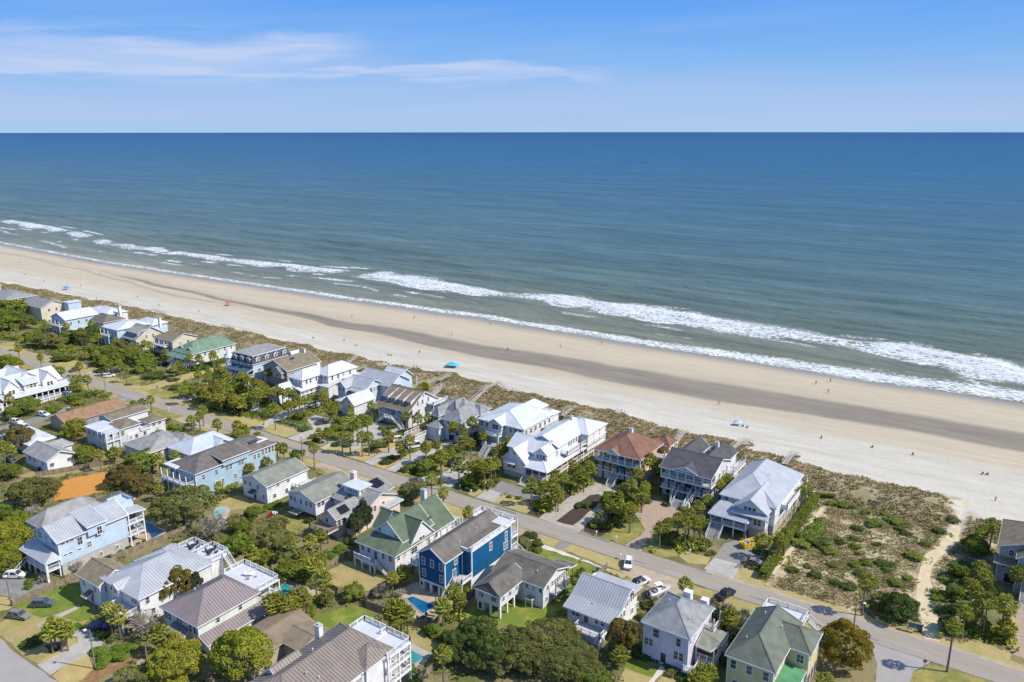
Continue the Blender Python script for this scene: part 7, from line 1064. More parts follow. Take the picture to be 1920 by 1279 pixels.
w = h.block(-273.4,-259.8,36,54,8.6,10.9,'u',hf=5.5,hb=4); h.block(-271,-256.5,52,61,8.2,10.4,'u',hf=4,hb=4); h.win('E',w[1],[42,46,50],6.6,.9,1.5); h.porch(-271,-264,34,37,5.4,8.2,3,2); h.win('S',w[2],lin(-270,-262,4),6.6,.9,1.5); h.done()
h = House('low_house', 'low dark brown roofed house beside the light blue beach house', 'dark brown-roofed beach house', -302, 54, 'cream', 's_brown', cat='beach house')
w = h.block(-311,-292.6,47.4,60,5.4,8,'u',hf=6,hb=6); h.win('S',w[2],lin(-309,-295,4),3.8,.9,1.3); h.win('E',w[1],[50,54],3.8,.9,1.3); h.done()
h = House('beach_house', 'white house with bright white gable roof and tall white chimney on the far shore', 'bright white gabled far house', -312, 44, 'paleblue', 'm_white', cat='beach house', seam=None)
w = h.block(-320,-305.4,34.8,52.4,7.6,10.6,'v',0,0); h.win('S',w[2],lin(-318,-308,4),6.0,.9,1.4); h.win('S',w[2],lin(-318,-308,4),3.0,.9,1.4); h.win('E',w[1],[38,42,46],5.4,.9,1.4); h.block(-326,-304,55,68,6.6,8.6,'u',hf=5,hb=5,wall='white'); h.win('E',-304.5,[58,61,64],5.0,1.3,1.3); h.chimney(-302,62,5,10.5,1.6,1.3); h.porch(-319,-307,32.6,35.4,4.4,7.2,4,2); h.done()
h = House('beach_house', 'pale yellow gable house with gray roof on the far shore', 'far yellow gable house', -356, 50, 'cream', 's_gray', cat='beach house')
w = h.block(-367.6,-345.8,42.4,57.2,7.4,10.6,'u',0,0); h.win('E',w[1],[47,51],5.6,1,1.4); h.wbox(-346,-341,55,62,0,8.6,'ltblue'); h.slab(-346.4,-340.6,54.6,62.4,8.9,'m_white'); h.done()
h = House('beach_house', 'olive house with low gray hip roof and white balcony near the left edge', 'far olive beach house', -393, 48, 'olive', 's_gray', cat='beach house')
w = h.block(-410,-382.4,40,58.4,7.8,10.4,'u',hf=7,hb=7); h.win('S',w[2],lin(-407,-386,6),5.6,1.3,2.2); h.porch(-386,-381,42,57,5,7.6,2,4); h.done()
h = House('beach_house', 'far cream house with white gable top beyond the olive house', 'far cream house', -440, 52, 'cream', 's_ltgray', cat='beach house')
w = h.block(-450,-430,44,60,8.4,12,'v',hf=0,hb=0); h.win('E',w[1],[48,52],6,1,1.4); h.done()

# ------------------------------------------------------------------ where things stand, in words
ORD = ['', 'first', 'second', 'third', 'fourth', 'fifth', 'sixth', 'seventh', 'eighth', 'ninth', 'tenth', 'eleventh', 'twelfth', '13th', '14th', '15th', '16th', '17th', '18th', '19th', '20th', '21st', '22nd', '23rd', '24th', '25th', '26th', '27th', '28th', '29th', '30th']
LAND.append(('scrub lot footpath', 92, 96, 5, 60))
def where(u, v):
    best = None
    for s_, a, b, c, d in LAND:
        if a > b: continue
        dx = max(a-u, 0, u-b); dy = max(c-v, 0, v-d)
        dist = math.hypot(dx, dy) + (0 if v*((c+d)/2) > 0 else 6)
        if best is None or dist < best[0]: best = (dist, s_, a, b, c, d)
    _, s_, a, b, c, d = best
    side = ['left of', 'right of', 'in front of', 'behind']
    gaps = [a-u, u-b, c-v, v-d]
    k = max(range(4), key=lambda i: gaps[i])
    if gaps[k] < 0: rel = 'beside'
    elif k == 2: rel = 'in front of' if v > 0 else 'behind'
    elif k == 3: rel = 'seaward of' if v > 0 else 'in front of'
    else: rel = side[k]
    return rel + ' the ' + s_
def label_all(items):
    """items: (object, head phrase, u, v, category, group); repeats get their order counted from the left of the picture"""
    by = {}
    for it in items:
        base = it[1] + ' ' + where(it[2], it[3]); by.setdefault(base, []).append(it)
    for base, L in by.items():
        def sx(it): return (it[2]-CAM[0])*math.cos(R(34.5)) + (it[3]-CAM[1])*math.sin(R(34.5))
        def sy(it): return -(it[2]-CAM[0])*math.sin(R(34.5)) + (it[3]-CAM[1])*math.cos(R(34.5))
        L.sort(key=lambda it: sx(it)/sy(it))
        for i, it in enumerate(L):
            t = base
            if len(L) > 1: t += ', leftmost' if i == 0 else (', rightmost' if i == len(L)-1 else ', %s from left' % ORD[i+1])
            tag(it[0], t, it[4], it[5])

# ------------------------------------------------------------------ vegetation
def leaf_quads(P, Nrm, size, rs, elong=1.5):
    n = len(P); a = rs.normal(size=(n,3)); d = Nrm*.9 + a*.75; d /= np.linalg.norm(d, axis=1)[:,None]
    t = np.cross(d, rs.normal(size=(n,3))); t /= np.linalg.norm(t, axis=1)[:,None]; b = np.cross(d, t)
    s = size*(.6+.8*rs.rand(n))[:,None]
    t = t*s*elong*.5; b = b*s*.5
    V = np.stack([P-t*.9, P-b+t*.1+d*s*.12, P+t, P+b+t*.1+d*s*.12], 1).reshape(-1, 3)
    return V, np.arange(4*n).reshape(n, 4)
def crown(name, m, seed, n=5200, size=.07, lobes=30, flat=.72, lr=(.13,.26), gap=0.0, core=.74, low=.35):
    """a crown of unit radius whose middle is at z = 0: separate leaf sprays over many small uneven boughs round a broad core"""
    rs = np.random.RandomState(seed); C = [np.zeros(3)]; rr = [core]; sc_ = np.array([1,1,flat])
    while len(C) < lobes+1:
        p = rs.normal(size=3); p /= np.linalg.norm(p)
        if p[2] < -.45: continue
        q = p*(core*rs.uniform(.72, 1.08))*(.86+.3*vnoise(p[0]*1.7+seed, p[1]*1.7+p[2]*1.3)); C.append(q); rr.append(rs.uniform(*lr))
    C = np.array(C); rr = np.array(rr); P, Nn = [], []; w = rr**2; w[0] *= .5
    while sum(map(len, P)) < n:
        k = rs.choice(len(C), 4000, p=w/w.sum()); d = rs.normal(size=(4000,3)); d /= np.linalg.norm(d, axis=1)[:,None]
        d[:,2] = np.where(d[:,2] < -low, -d[:,2], d[:,2]); bump = .80+.36*fbm(d[:,0]*2.2+k*3.1, d[:,1]*2.2+d[:,2]*1.9+k, 3)
        p = C[k] + d*(rr[k]*bump)[:,None]; inside = np.zeros(4000, bool)
        for j in range(len(C)): inside |= (np.linalg.norm(p-C[j], axis=1) < rr[j]*.82) & (k != j)
        keep = ~inside | (rs.rand(4000) < .05)
        if gap: keep &= vnoise(p[:,0]*4+9, p[:,1]*4+p[:,2]*3) > gap
        P.append((p*sc_)[keep]); Nn.append(d[keep])
    P = np.concatenate(P)[:n]; Nn = np.concatenate(Nn)[:n]
    V, F = leaf_quads(P, Nn, size, rs)
    return npmesh(name, V, F, m)
def limbs(name, m, seed, nb=6, r=.05, h=.8):
    rs = random.Random(seed); b = MB(); b.tube([(0,0,-h),(0.02,0,-h*.5),(0,.02,-.1)], [r*1.3,r,r*.8], 6)
    for i in range(nb):
        a = 2*math.pi*i/nb+rs.random(); L = .5+.25*rs.random()
        b.tube([(0,0,-h*.45+.1*rs.random()),(math.cos(a)*L*.5,math.sin(a)*L*.5,-.12),(math.cos(a)*L,math.sin(a)*L,.1+.2*rs.random())], [r*.6,r*.42,r*.15], 5)
    return b.mesh(name, m)
def bare(seed, n=9, lv=4):
    rs = random.Random(seed); b = MB()
    def grow_(p, d, L, r, k):
        q = p + d*L; b.tube([p, q], [max(r*1.5, .0085), max(r*.95, .0075)], 4 if k > 1 else 3, cap=False)
        if k == 0: return
        for _ in range(3 if k > 1 else 4):
            e = (d + Vector((rs.gauss(0,.55), rs.gauss(0,.55), rs.gauss(.12,.4)))).normalized(); grow_(q - d*L*rs.uniform(0,.5), e, L*rs.uniform(.62,.82), r*.58, k-1)
    for i in range(n):
        a = 2*math.pi*i/n; grow_(Vector((0,0,-.55)), Vector((math.cos(a)*.6, math.sin(a)*.6, .85)).normalized(), .42, .022, lv)
    return b.mesh('branches', 'twig')
CV = {}
for k, kw in dict(oak=dict(m='l_oak', n=12000, size=.040, lobes=60, flat=.62, lr=(.10,.22), core=.80), lime=dict(m='l_lime', n=11000, size=.042, lobes=48, flat=.80, lr=(.10,.24), core=.78), green=dict(m='l_green', n=6500, size=.064, lobes=26, flat=.80, gap=.16), dark=dict(m='l_dark', n=8000, size=.052, lobes=36, flat=.82, lr=(.12,.25), core=.76),
        olive=dict(m='l_olive', n=7500, size=.052, lobes=36, flat=.72, lr=(.12,.26), core=.72, gap=.2), cedar=dict(m='l_cedar', n=7500, size=.055, lobes=36, flat=.88, lr=(.11,.26), core=.70), goldcedar=dict(m='l_gold', n=13000, size=.040, lobes=70, flat=.80, lr=(.09,.20), core=.80), ivy=dict(m='l_ivy', n=4200, size=.078, lobes=26, flat=1.0, lr=(.12,.30), core=.6, gap=.36), magnolia=dict(m='l_magnolia', n=3400, size=.10, lobes=24, flat=1.0, lr=(.14,.28), core=.7)).items():
    nv = 3 if k in ('green', 'oak', 'olive', 'dark') else 2
    CV[k] = [crown('crown', seed=hash_, **kw) for hash_ in [sum(map(ord, k))*7+i*13 for i in range(nv)]]
TR = [limbs('trunk', 'bark', i) for i in range(3)]
BARE = [bare(i) for i in (3, 8)]
_twl = crown('crown', 'l_twig', 77, n=420, size=.045, lobes=14, flat=.9, gap=.4)
items = []
HEAD = dict(oak='dark domed live oak', lime='round yellow-green tree', green='bushy green tree', dark='dense dark tree', olive='dull olive tree', cedar='brownish cedar', goldcedar='golden brown round cedar', ivy='straggly orange-green tree', magnolia='glossy dark magnolia', bare='bare gray-branched tree')
for i, (u, v, r, k) in enumerate(TREES):
    zc = dict(ivy=5.0, magnolia=4.0).get(k, r*.6+.3)
    t = thing('bare_tree' if k == 'bare' else dict(oak='live_oak', cedar='cedar_tree', goldcedar='cedar_tree', magnolia='magnolia_tree').get(k, 'broadleaf_tree'), '', 'tree', (u, v, 0), rnd.uniform(0, 6.28))
    if k == 'bare':
        o = link('branches', BARE[i % 2], t, (0,0,r*.62)); o.scale = (r*1.05, r*1.05, r*1.0)
        o = link('crown', _twl, t, (0,0,r*.62)); o.scale = (r, r, r*.8)
    else:
        kz = dict(oak=.70, lime=.95, goldcedar=1.0, ivy=1.5, magnolia=1.3, cedar=.95).get(k, .92)*rnd.uniform(.92,1.08)
        o = link('crown', CV[k][i % len(CV[k])], t, (0,0,zc)); q_ = .97 if k == 'oak' else 1.06; o.scale = (r*q_, r*q_*rnd.uniform(.92,1.06), r*kz)
        o = link('trunk', TR[i % 3], t, (0,0,zc)); o.scale = (r, r, zc/.8)
    items.append((t, HEAD[k], u, v, 'tree', 'trees among the houses'))
label_all(items)
# shrubs
SH = {k: [crown('foliage', m, sd+i, n=n, size=sz, lobes=12, flat=.8, core=.72, lr=(.2,.4), low=.1) for i in range(2)] for k, m, n, sz, sd in (('d','l_dark',1500,.13,301),('g','l_green',1500,.13,311),('b','l_bright',1600,.12,321),('o','l_olive',1400,.12,331))}
HS = dict(d='dark rounded shrub', g='green leafy shrub', b='bright green clipped shrub', o='pale olive shrub')
items = []
for i, (u, v, r, k) in enumerate(SHRUBS):
    if r < .25: continue
    o = link('shrub', SH[k][i % 2], None, (u, v, r*.22), rnd.uniform(0, 6.28)); lot = 58 < u < 100 and 5 < v < 62; kz = rnd.uniform(.6, .85)*(.62 if r > 1.9 else 1)*(.75 if lot else 1); o.scale = (r*1.05, r*rnd.uniform(.85,1.1), r*kz)
    items.append((o, HS[k], u, v, 'shrub', 'shrubs in the yards and dunes'))
label_all(items)
# palms
def palm_crown(seed, silver=False, nf=42):
    rs = random.Random(seed); b = MB(); fl = []
    for i in range(nf):
        t = (i+.5)/nf; el = R(88 - 138*t**.8) + rs.gauss(0, .10); az_ = i*2.39996 + rs.gauss(0, .2)
        d = Vector((math.cos(az_)*math.cos(el), math.sin(az_)*math.cos(el), math.sin(el)))
        side = Vector((-math.sin(az_), math.cos(az_), 0)); up = side.cross(d)*-1
        L = rs.uniform(.75, 1.12); base = d*.10; ctr = d*L + Vector((0,0,-.10*math.cos(el)))
        w = .018; o = len(b.v)
        b.v += [tuple(base-side*w), tuple(base+side*w), tuple(ctr+side*w), tuple(ctr-side*w)]; b.f.append((o,o+1,o+2,o+3)); fl.append(0)
        n = 7; fr = rs.uniform(.66, .88); hub = len(b.v); b.v.append(tuple(ctr))
        for k in range(2*n+1):
            a = R(-118+236*k/(2*n)); rr = fr*(1.06 if k % 2 else .50)*(.82+.18*math.cos(a))
            drop = -.20*fr*abs(math.sin(a)) - (.26*fr if k % 2 else .10*fr)*(1 if el < .9 else .5)
            p = ctr + d*math.cos(a)*rr*.72 + side*math.sin(a)*rr*.80 + up*(.10*(1 if k % 2 else -1)) + Vector((0,0,drop)); b.v.append(tuple(p))
        for k in range(2*n): b.f.append((hub, hub+1+k, hub+2+k)); fl.append(1 if t > .93 and not silver else 0)
    me = b.mesh('crown', ['l_palm_silver' if silver else 'l_palm', 'l_palm_dead'])
    me.polygons.foreach_set('material_index', fl); return me
PC = [palm_crown(s) for s in (1, 2, 3, 4)]; PS = palm_crown(9, True, 46)
def palm_trunk(s):
    rs = random.Random(s); b = MB(); dx, dy = rs.uniform(-.03,.03), rs.uniform(-.03,.03)
    b.tube([(0,0,-.05),(0,0,.06),(dx*.6,dy*.6,.4),(dx,dy,.75),(0,0,1)], [1.35,1.1,.9,.85,.95], 7); me = b.mesh('trunk', 'palm_bark'); return me
PT = [palm_trunk(s) for s in (1, 2, 3)]
items = []
SILVER = [(i, p) for i, p in enumerate(PALMS)]
def near(u, v, L, d=1.2): return any(math.hypot(u-a, v-b) < d for a, b in L)
for i, (u, v, h) in enumerate(PALMS):
    h = h*rnd.uniform(.96, 1.06); silver = near(u, v, PINDO)
    t = thing('palm_tree', '', 'palm tree', (u, v, 0), rnd.uniform(0, 6.28))
    if silver: h = min(h, 3.0)
    o = link('trunk', PT[i % 3], t); rad = rnd.uniform(.17, .22)*(1.5 if silver else 1); o.scale = (rad, rad, h)
    k = rnd.uniform(1.05, 1.5)*(1.15 if silver else 1)*(1.12 if h > 7.5 else 1); o = link('crown', PS if silver else PC[i % 4], t, (0,0,h), rnd.uniform(0, 6.28)); o.scale = (k, k, k)
    head = 'silvery pindo palm' if silver else ('tall cabbage palm' if h > 6.9 else ('low cabbage palm' if h < 5.3 else 'cabbage palm'))
    items.append((t, head, u, v, 'palm tree', 'silvery palms' if silver else 'cabbage palms'))
label_all(items)

# scattered ground plants nobody could count
def tufts(name, m, pts, size, h, seed, nb=9):
    rs = np.random.RandomState(seed); n = len(pts); P = np.repeat(pts, nb, axis=0); k = len(P)
    a = rs.rand(k)*6.283; s = np.repeat(size*(.55+.9*rs.rand(n)), nb); out_ = rs.rand(k)**.6
    dx, dy = np.cos(a), np.sin(a); base = P + np.stack([dx*s*out_*.55, dy*s*out_*.55, np.zeros(k)], -1); w = s*.22
    hh = h*(.5+.8*rs.rand(k))*(s/size); tip = base + np.stack([dx*s*.35+rs.normal(size=k)*.08, dy*s*.35+rs.normal(size=k)*.08, hh], -1)
    b2 = a + 1.57 + rs.normal(size=k)*.5; sd_ = np.stack([np.cos(b2)*w, np.sin(b2)*w, np.zeros(k)], -1)
    V = np.stack([base-sd_, base+sd_, tip+sd_*.55, tip-sd_*.55], 1).reshape(-1, 3); F = np.arange(4*k).reshape(k, 4)
    return link(name, npmesh(name, V, F, m), kind='stuff')
rs = np.random.RandomState(11)
def dune_pts(n, lo, seed):
    r_ = np.random.RandomState(seed); u = np.where(r_.rand(n) < .72, r_.uniform(-330, 125, n), r_.uniform(-640, -330, n)); v = r_.uniform(57, 96, n)
    f = fbm(u/7.+seed, v/6., 4); dn = fbm(u/3.5+3*seed, v/3.5, 2)
    ok = (v < dune_edge(u)-1.0+4*(dn-.5)) & (f > lo) & ~((np.abs(u-pathc(v)) < 1.9))
    for a, b, c, d in CLEAR: ok &= ~((u > a) & (u < b) & (v > c) & (v < d))
    u, v = u[ok], v[ok]; return np.stack([u, v, dune_h(u, v)], -1)
CLEAR = [(s_[1]-.5, s_[2]+.5, s_[3]-.5, s_[4]+.6) for s_ in LAND if s_[4] > 50 and s_[3] > 0 and s_[0] != 'scrub lot footpath']
CLEAR += [(-9, 1, 56, 68), (-72, -60, 50, 62), (-92, -74, 54, 64), (55, 62, 54, 62), (-104,-96,66,76)]
o = tufts('dune_grass', 'g_tan', dune_pts(34000, .42, 3), .5, .34, 5, 6); tag(o, 'tan dry sea oats and grass along the dune ridge', 'dune grass')
o = tufts('dune_scrub', 'g_olive', dune_pts(34000, .42, 4), .55, .32, 6, 6); tag(o, 'brown olive scrub covering the dune behind the beach', 'dune scrub')
o = tufts('dune_groundcover', 'g_green', dune_pts(16000, .53, 8), .6, .34, 7, 6); tag(o, 'low green ground cover patches on the dune', 'ground cover')
def inpoly(x, y, p):
    c = np.zeros(len(x), bool); n = len(p)
    for i in range(n):
        (x0, y0), (x1, y1) = p[i], p[(i+1) % n]; cond = ((y0 > y) != (y1 > y)); c ^= cond & (x < (x1-x0)*(y-y0)/((y1-y0) or 1e-9)+x0)
    return c
def lot_pts(n, lo, seed):
    r_ = np.random.RandomState(seed); u = r_.uniform(58.5, 106, n); v = r_.uniform(6.2, 60, n)
    x = 92.6 + np.interp(v, [5,12,20,26,32,40,50,60], [2.2,.2,-2.2,-1.0,1.4,1.6,1.0,.6])
    ok = (fbm(u/4.+seed, v/4., 4) > lo)
    for nm, mm, p in POLYS:
        if mm in ('sandpath', 'dirt'):
            for _d in (-.6, 0, .6): ok &= ~inpoly(u+_d, v, p)
    ok = ok & ~((u > 99) & (v > 34)) & ~((u > 100) & (v < 24))
    return np.stack([u[ok], v[ok], np.zeros(ok.sum())], -1)
o = tufts('scrub_grass', 'g_tan', lot_pts(11000, .47, 3), .38, .16, 8, 6); tag(o, 'dry tan grass tufts over the sandy scrub lot', 'dry grass')
o = tufts('scrub_groundcover', 'g_olive', lot_pts(10000, .49, 4), .4, .17, 9, 6); tag(o, 'brown low scrub covering the vacant sandy lot', 'scrub')
_r3 = np.random.RandomState(4); _sp = []
for u, v, r, k in SHRUBS:
    if 58 < u < 100 and 6 < v < 62:
        for i in range(int(26*r)): a, q = _r3.uniform(0, 6.28), r*_r3.uniform(.7, 1.7); _sp.append((u+1.25*q*math.cos(a), v+q*math.sin(a), 0))
o = tufts('scrub_greenery', 'g_green', np.concatenate([lot_pts(7500, .53, 6), np.array(_sp)]), .45, .2, 10, 6); tag(o, 'green creeping plants in patches on the sandy lot', 'ground cover')
# undergrowth in the yards: leafy ground cover, kept off lawns, drives and houses
def yard_pts(n, u0, u1, v0, v1, seed, lo):
    r_ = np.random.RandomState(seed); u = r_.uniform(u0, u1, n); v = r_.uniform(v0, v1, n); ok = (np.abs(v) > 8.5) & (fbm(u/8.+seed, v/8., 4) > lo)
    ok &= ~((u > 57) & (v > 3)) & ~((v < -96))
    for nm, mm, p in POLYS:
        if mm == 'mulch': continue
        xs, ys = [q[0] for q in p], [q[1] for q in p]; box = (u > min(xs)) & (u < max(xs)) & (v > min(ys)) & (v < max(ys))
        if box.any(): k = np.where(box)[0]; ok[k[inpoly(u[k], v[k], p)]] = False
    for nm, mm, p in POOLS: 
        xs, ys = [q[0] for q in p], [q[1] for q in p]; ok &= ~((u > min(xs)-1.5) & (u < max(xs)+1.5) & (v > min(ys)-1.5) & (v < max(ys)+1.5))
    for s_, a, b, c, d in LAND: ok &= ~((u > a-.3) & (u < b+.3) & (v > c-.3) & (v < d+.3))
    return np.stack([u[ok], v[ok], np.zeros(ok.sum())], -1)
def leafy(name, m, pts, size, seed, nb=14):
    r_ = np.random.RandomState(seed); n = len(pts); P = np.repeat(pts, nb, axis=0); k = len(P); s = np.repeat(size*(.5+r_.rand(n)), nb); d = r_.normal(size=(k,3)); d[:,2] = np.abs(d[:,2]); d /= np.linalg.norm(d, axis=1)[:,None]
    Q = P + d*s[:,None]*np.array([1,1,.75]); V, F = leaf_quads(Q, d, .42*size, r_); return link(name, npmesh(name, V, F, m), kind='stuff')
o = leafy('undergrowth', 'l_green', yard_pts(9500, -470, 62, 9, 58, 2, .44), .85, 3); tag(o, 'leafy green undergrowth between the beach houses', 'undergrowth')
o = leafy('undergrowth', 'l_olive', yard_pts(9000, -360, 76, -95, -9, 5, .44), .85, 4); tag(o, 'olive undergrowth in the yards inland of the street', 'undergrowth')
o = leafy('undergrowth', 'l_dark', yard_pts(6500, -470, 76, -95, 56, 9, .47), .85, 6); tag(o, 'dark low bushes massed under the trees', 'undergrowth')

# leafy planting round the feet of the palms that grow in clumps
_cl = [(u, v) for u, v, h in PALMS if h < 8.5 and sum(math.hypot(u-a, v-b) < 5.5 for a, b, c in PALMS) > 2]
_r = np.random.RandomState(21); _pp = []
for u, v in _cl:
    for k in range(9): a, q = _r.uniform(0, 6.28), _r.uniform(.3, 2.6); _pp.append((u+q*math.cos(a), v+q*math.sin(a), .15))
_pp = np.array(_pp); ok = np.ones(len(_pp), bool)
for nm, mm, p in POLYS:
    if mm != 'mulch': ok &= ~inpoly(_pp[:,0], _pp[:,1], p)
for s_, a, b, c, d in LAND: ok &= ~((_pp[:,0] > a) & (_pp[:,0] < b) & (_pp[:,1] > c) & (_pp[:,1] < d))
ok &= np.abs(_pp[:,1]) > 4.2; _pp = _pp[ok]
o = leafy('underplanting', 'l_green', _pp[::2], 1.15, 22, 26); tag(o, 'green bushes planted round the feet of the palm clumps', 'underplanting')
o = leafy('underplanting', 'l_palm', _pp[1::2], 1.2, 23, 22); tag(o, 'yellow-green young palms and bushes under the palm clumps', 'underplanting')

# ------------------------------------------------------------------ pools, fences, hedges, boardwalks
POOL_LABEL = ['deep blue rectangular pool behind the tall light blue house', 'small pale turquoise pool beside the bare tree', 'teal pool behind the mauve-roofed house', 'bright blue pool on the tan patio of the dark blue house', 'green-teal pool at the bottom edge right of the deck house', 'small turquoise pool behind the silver-roofed big beach house']
for (nm, mm, p), lb in zip(POOLS, POOL_LABEL):
    cx, cy = sum(q[0] for q in p)/len(p), sum(q[1] for q in p)/len(p); t = thing('swimming_pool', lb, 'swimming pool', (cx, cy, 0))
    c = MB(); n = len(p); big = [(x+(x-cx)*.5/max(1, math.hypot(x-cx,y-cy)), y+(y-cy)*.5/max(1, math.hypot(x-cx,y-cy))) for x, y in p]
    for i in range(n):
        k = (i+1) % n; c.prism([(*p[i], .16), (*big[i], .16), (*big[k], .16), (*p[k], .16)], .14)
    c.build('coping', 'concrete', t, (cx, cy, 0)); w = MB(); w.prism([(x, y, .12) for x, y in p], .06); w.build('water', mm, t, (cx, cy, 0))
_fp = {}
def fence(label, pts, m, h=1.8):
    t = thing('fence', label, 'fence', (*pts[0], 0))
    for p, q in zip(pts, pts[1:]):
        L = math.hypot(q[0]-p[0], q[1]-p[1]); n = max(1, round(L/2.4)); l = L/n; a = math.atan2(q[1]-p[1], q[0]-p[0]); key = (round(l, 1), m, h)
        if key not in _fp:
            b = MB(); k = max(2, int(l/.19))
            for i in range(k):
                x = i*l/k; b.box(x+.008, x+l/k-.008, -.012, .012, .05, h-.1+.05*((i*7) % 5)/5)
            b.box(0, l, .012, .06, .4, .5); b.box(0, l, .012, .06, h-.5, h-.4); po = MB(); po.box(-.06, .06, -.06, .06, 0, h+.08); _fp[key] = (b.mesh('fence_panel', m), po.mesh('post', m))
        for i in range(n):
            loc = (p[0]-pts[0][0]+math.cos(a)*l*i, p[1]-pts[0][1]+math.sin(a)*l*i, 0); link('fence_panel', _fp[key][0], t, loc, a); link('post', _fp[key][1], t, loc, a)
    link('post', _fp[key][1], t, (pts[-1][0]-pts[0][0], pts[-1][1]-pts[0][1], 0))
for lb, mm, p in FENCES: fence(lb, p, dict(wood='wood', white='white').get(mm, 'wood'), 1.0 if mm == 'white' or 'low' in lb else 1.75)
fence('weathered dune fence closing the right side of the path lot', [(86.5,70.6),(84,74.5)], 'wood', 1.0)
def hedge(label, pts, w, h, m='l_green', seed=1):
    r_ = np.random.RandomState(seed); P = []; D = []
    for p, q in zip(pts, pts[1:]):
        L = math.hypot(q[0]-p[0], q[1]-p[1]); n = int(L*w*190); t = r_.rand(n); s = r_.uniform(-1, 1, n)*w/2; nx, ny = -(q[1]-p[1])/L, (q[0]-p[0])/L
        z = np.where(r_.rand(n) < .5, h, r_.rand(n)*h); s = np.where(z < h, np.sign(s)*w/2, s); wob = 1+.12*(fbm(t*L/1.2+seed, s*0, 2)-.5)
        P.append(np.stack([p[0]+(q[0]-p[0])*t+nx*s*wob, p[1]+(q[1]-p[1])*t+ny*s*wob, z*wob+r_.normal(size=n)*.05], -1)); D.append(np.stack([nx*np.sign(s)*(z < h), ny*np.sign(s)*(z < h), (z >= h)*1.], -1))
    P, D = np.concatenate(P), np.concatenate(D); V, F = leaf_quads(P, D, .26, r_); o = link('hedge', npmesh('hedge', V, F, m)); return tag(o, label, 'hedge')
def pxl(*a): return a
hedge('long clipped hedge between the silver-roofed beach house and the scrub lot', [(58.2,7.5),(57.6,30),(57.4,57)], 1.9, 1.9, 'l_green', 4)
hedge('low dark hedge along the street in front of the palm-lined drive', [(-147.5,9.2),(-140.5,9.6),(-131.5,9.0)], 1.7, 1.3, 'l_dark', 6)
hedge('hedge along the right wall of the sea-green-roofed house', [(-196.6,33),(-196.4,58)], 1.8, 2.0, 'l_green', 8)
hedge('hedge behind the pool terrace of the silver-roofed beach house', [(55.5,58.2),(62,60.5)], 1.2, 1.2, 'l_green', 9)

WALK_LABEL = ['weathered boardwalk from the dark gray-roofed house curving onto the beach', 'straight boardwalk behind the silver-roofed big beach house', 'pale boardwalk beside the orange house running over the dune', 'wide boardwalk behind the brown gable house', 'brown boardwalk with raised deck left of the turquoise tent', 'boardwalk behind the four-dormer house crossing the dune', 'boardwalk behind the four-dormer house ending in a beach deck', 'boardwalk behind the slate gray-hipped house', 'weathered beach steps behind the arched-entry house', 'second weathered stair over the dune near the arched-entry house', 'looped far boardwalk behind the light blue white-roofed house', 'far boardwalk left of the sea-green-roofed house', 'far boardwalk behind the sea-green-roofed house', 'short far dune stair behind the tan house', 'yellow-brown lawn boardwalk behind the four-dormer house', 'brown boardwalk behind the rambling silver-gabled house', 'yellowish lawn boardwalk behind the slate gray-hipped house', 'short sandy boardwalk behind the arched-entry house', 'half-buried beach ramp near the long white house', 'small far dune deck near the light brown-roofed house', 'farthest small boardwalk behind the white gabled house']
def gz(u, v): return float(dune_h(np.array([u]), np.array([v]))[0]) if v > 56 else 0.
for lb, p in zip(WALK_LABEL, WALKS):
    t = thing('boardwalk', lb, 'boardwalk', (*p[0], 0)); n_ = len(p); D, PO = MB(), MB(); RA = [MB(), MB()]
    ends = []
    for (a, b_) in zip(p, p[1:]):
        L = math.hypot(b_[0]-a[0], b_[1]-a[1]); k = max(2, round(L/2.0))
        for i in range(k + (1 if (a, b_) == (p[-2], p[-1]) else 0)): ends.append((a[0]+(b_[0]-a[0])*i/k, a[1]+(b_[1]-a[1])*i/k))
    zs = [gz(*q)+1.1 for q in ends]; zs = [max(zs[max(0,i-2):i+3])*.85 for i in range(len(zs))]; zs[-1] = gz(*ends[-1])+.1; zs[-2] = max(zs[-1]+.35, zs[-2]*.7)
    for i in range(len(ends)-1):
        a, b_ = ends[i], ends[i+1]; L = math.hypot(b_[0]-a[0], b_[1]-a[1]); nx, ny = -(b_[1]-a[1])/L*.8, (b_[0]-a[0])/L*.8; k = max(3, int(L/.3))
        for q in range(k):
            f0, f1 = q/k, (q+.88)/k; P = lambda f, s: (a[0]+(b_[0]-a[0])*f+nx*s, a[1]+(b_[1]-a[1])*f+ny*s, zs[i]+(zs[i+1]-zs[i])*f); D.prism([P(f0,-1), P(f1,-1), P(f1,1), P(f0,1)], .06)
        for s, rb in ((-1, RA[0]), (1, RA[1])):
            A = (a[0]+nx*s, a[1]+ny*s); B = (b_[0]+nx*s, b_[1]+ny*s)
            rb.beam((*A, zs[i]+1), (*B, zs[i+1]+1), .12, .08); rb.beam((*A, zs[i]+.5), (*B, zs[i+1]+.5), .06, .08); rb.box(A[0]-.06, A[0]+.06, A[1]-.06, A[1]+.06, zs[i]-.1, zs[i]+1.1); PO.box(A[0]-.08, A[0]+.08, A[1]-.08, A[1]+.08, min(-.3, zs[i]-1), zs[i]-.06)
    off = (*p[0], 0); D.build('deck_boards', 'boardwalk', t, off); RA[0].build('railing', 'boardwalk', t, off); RA[1].build('railing', 'boardwalk', t, off); PO.build('pilings', 'boardwalk', t, off)

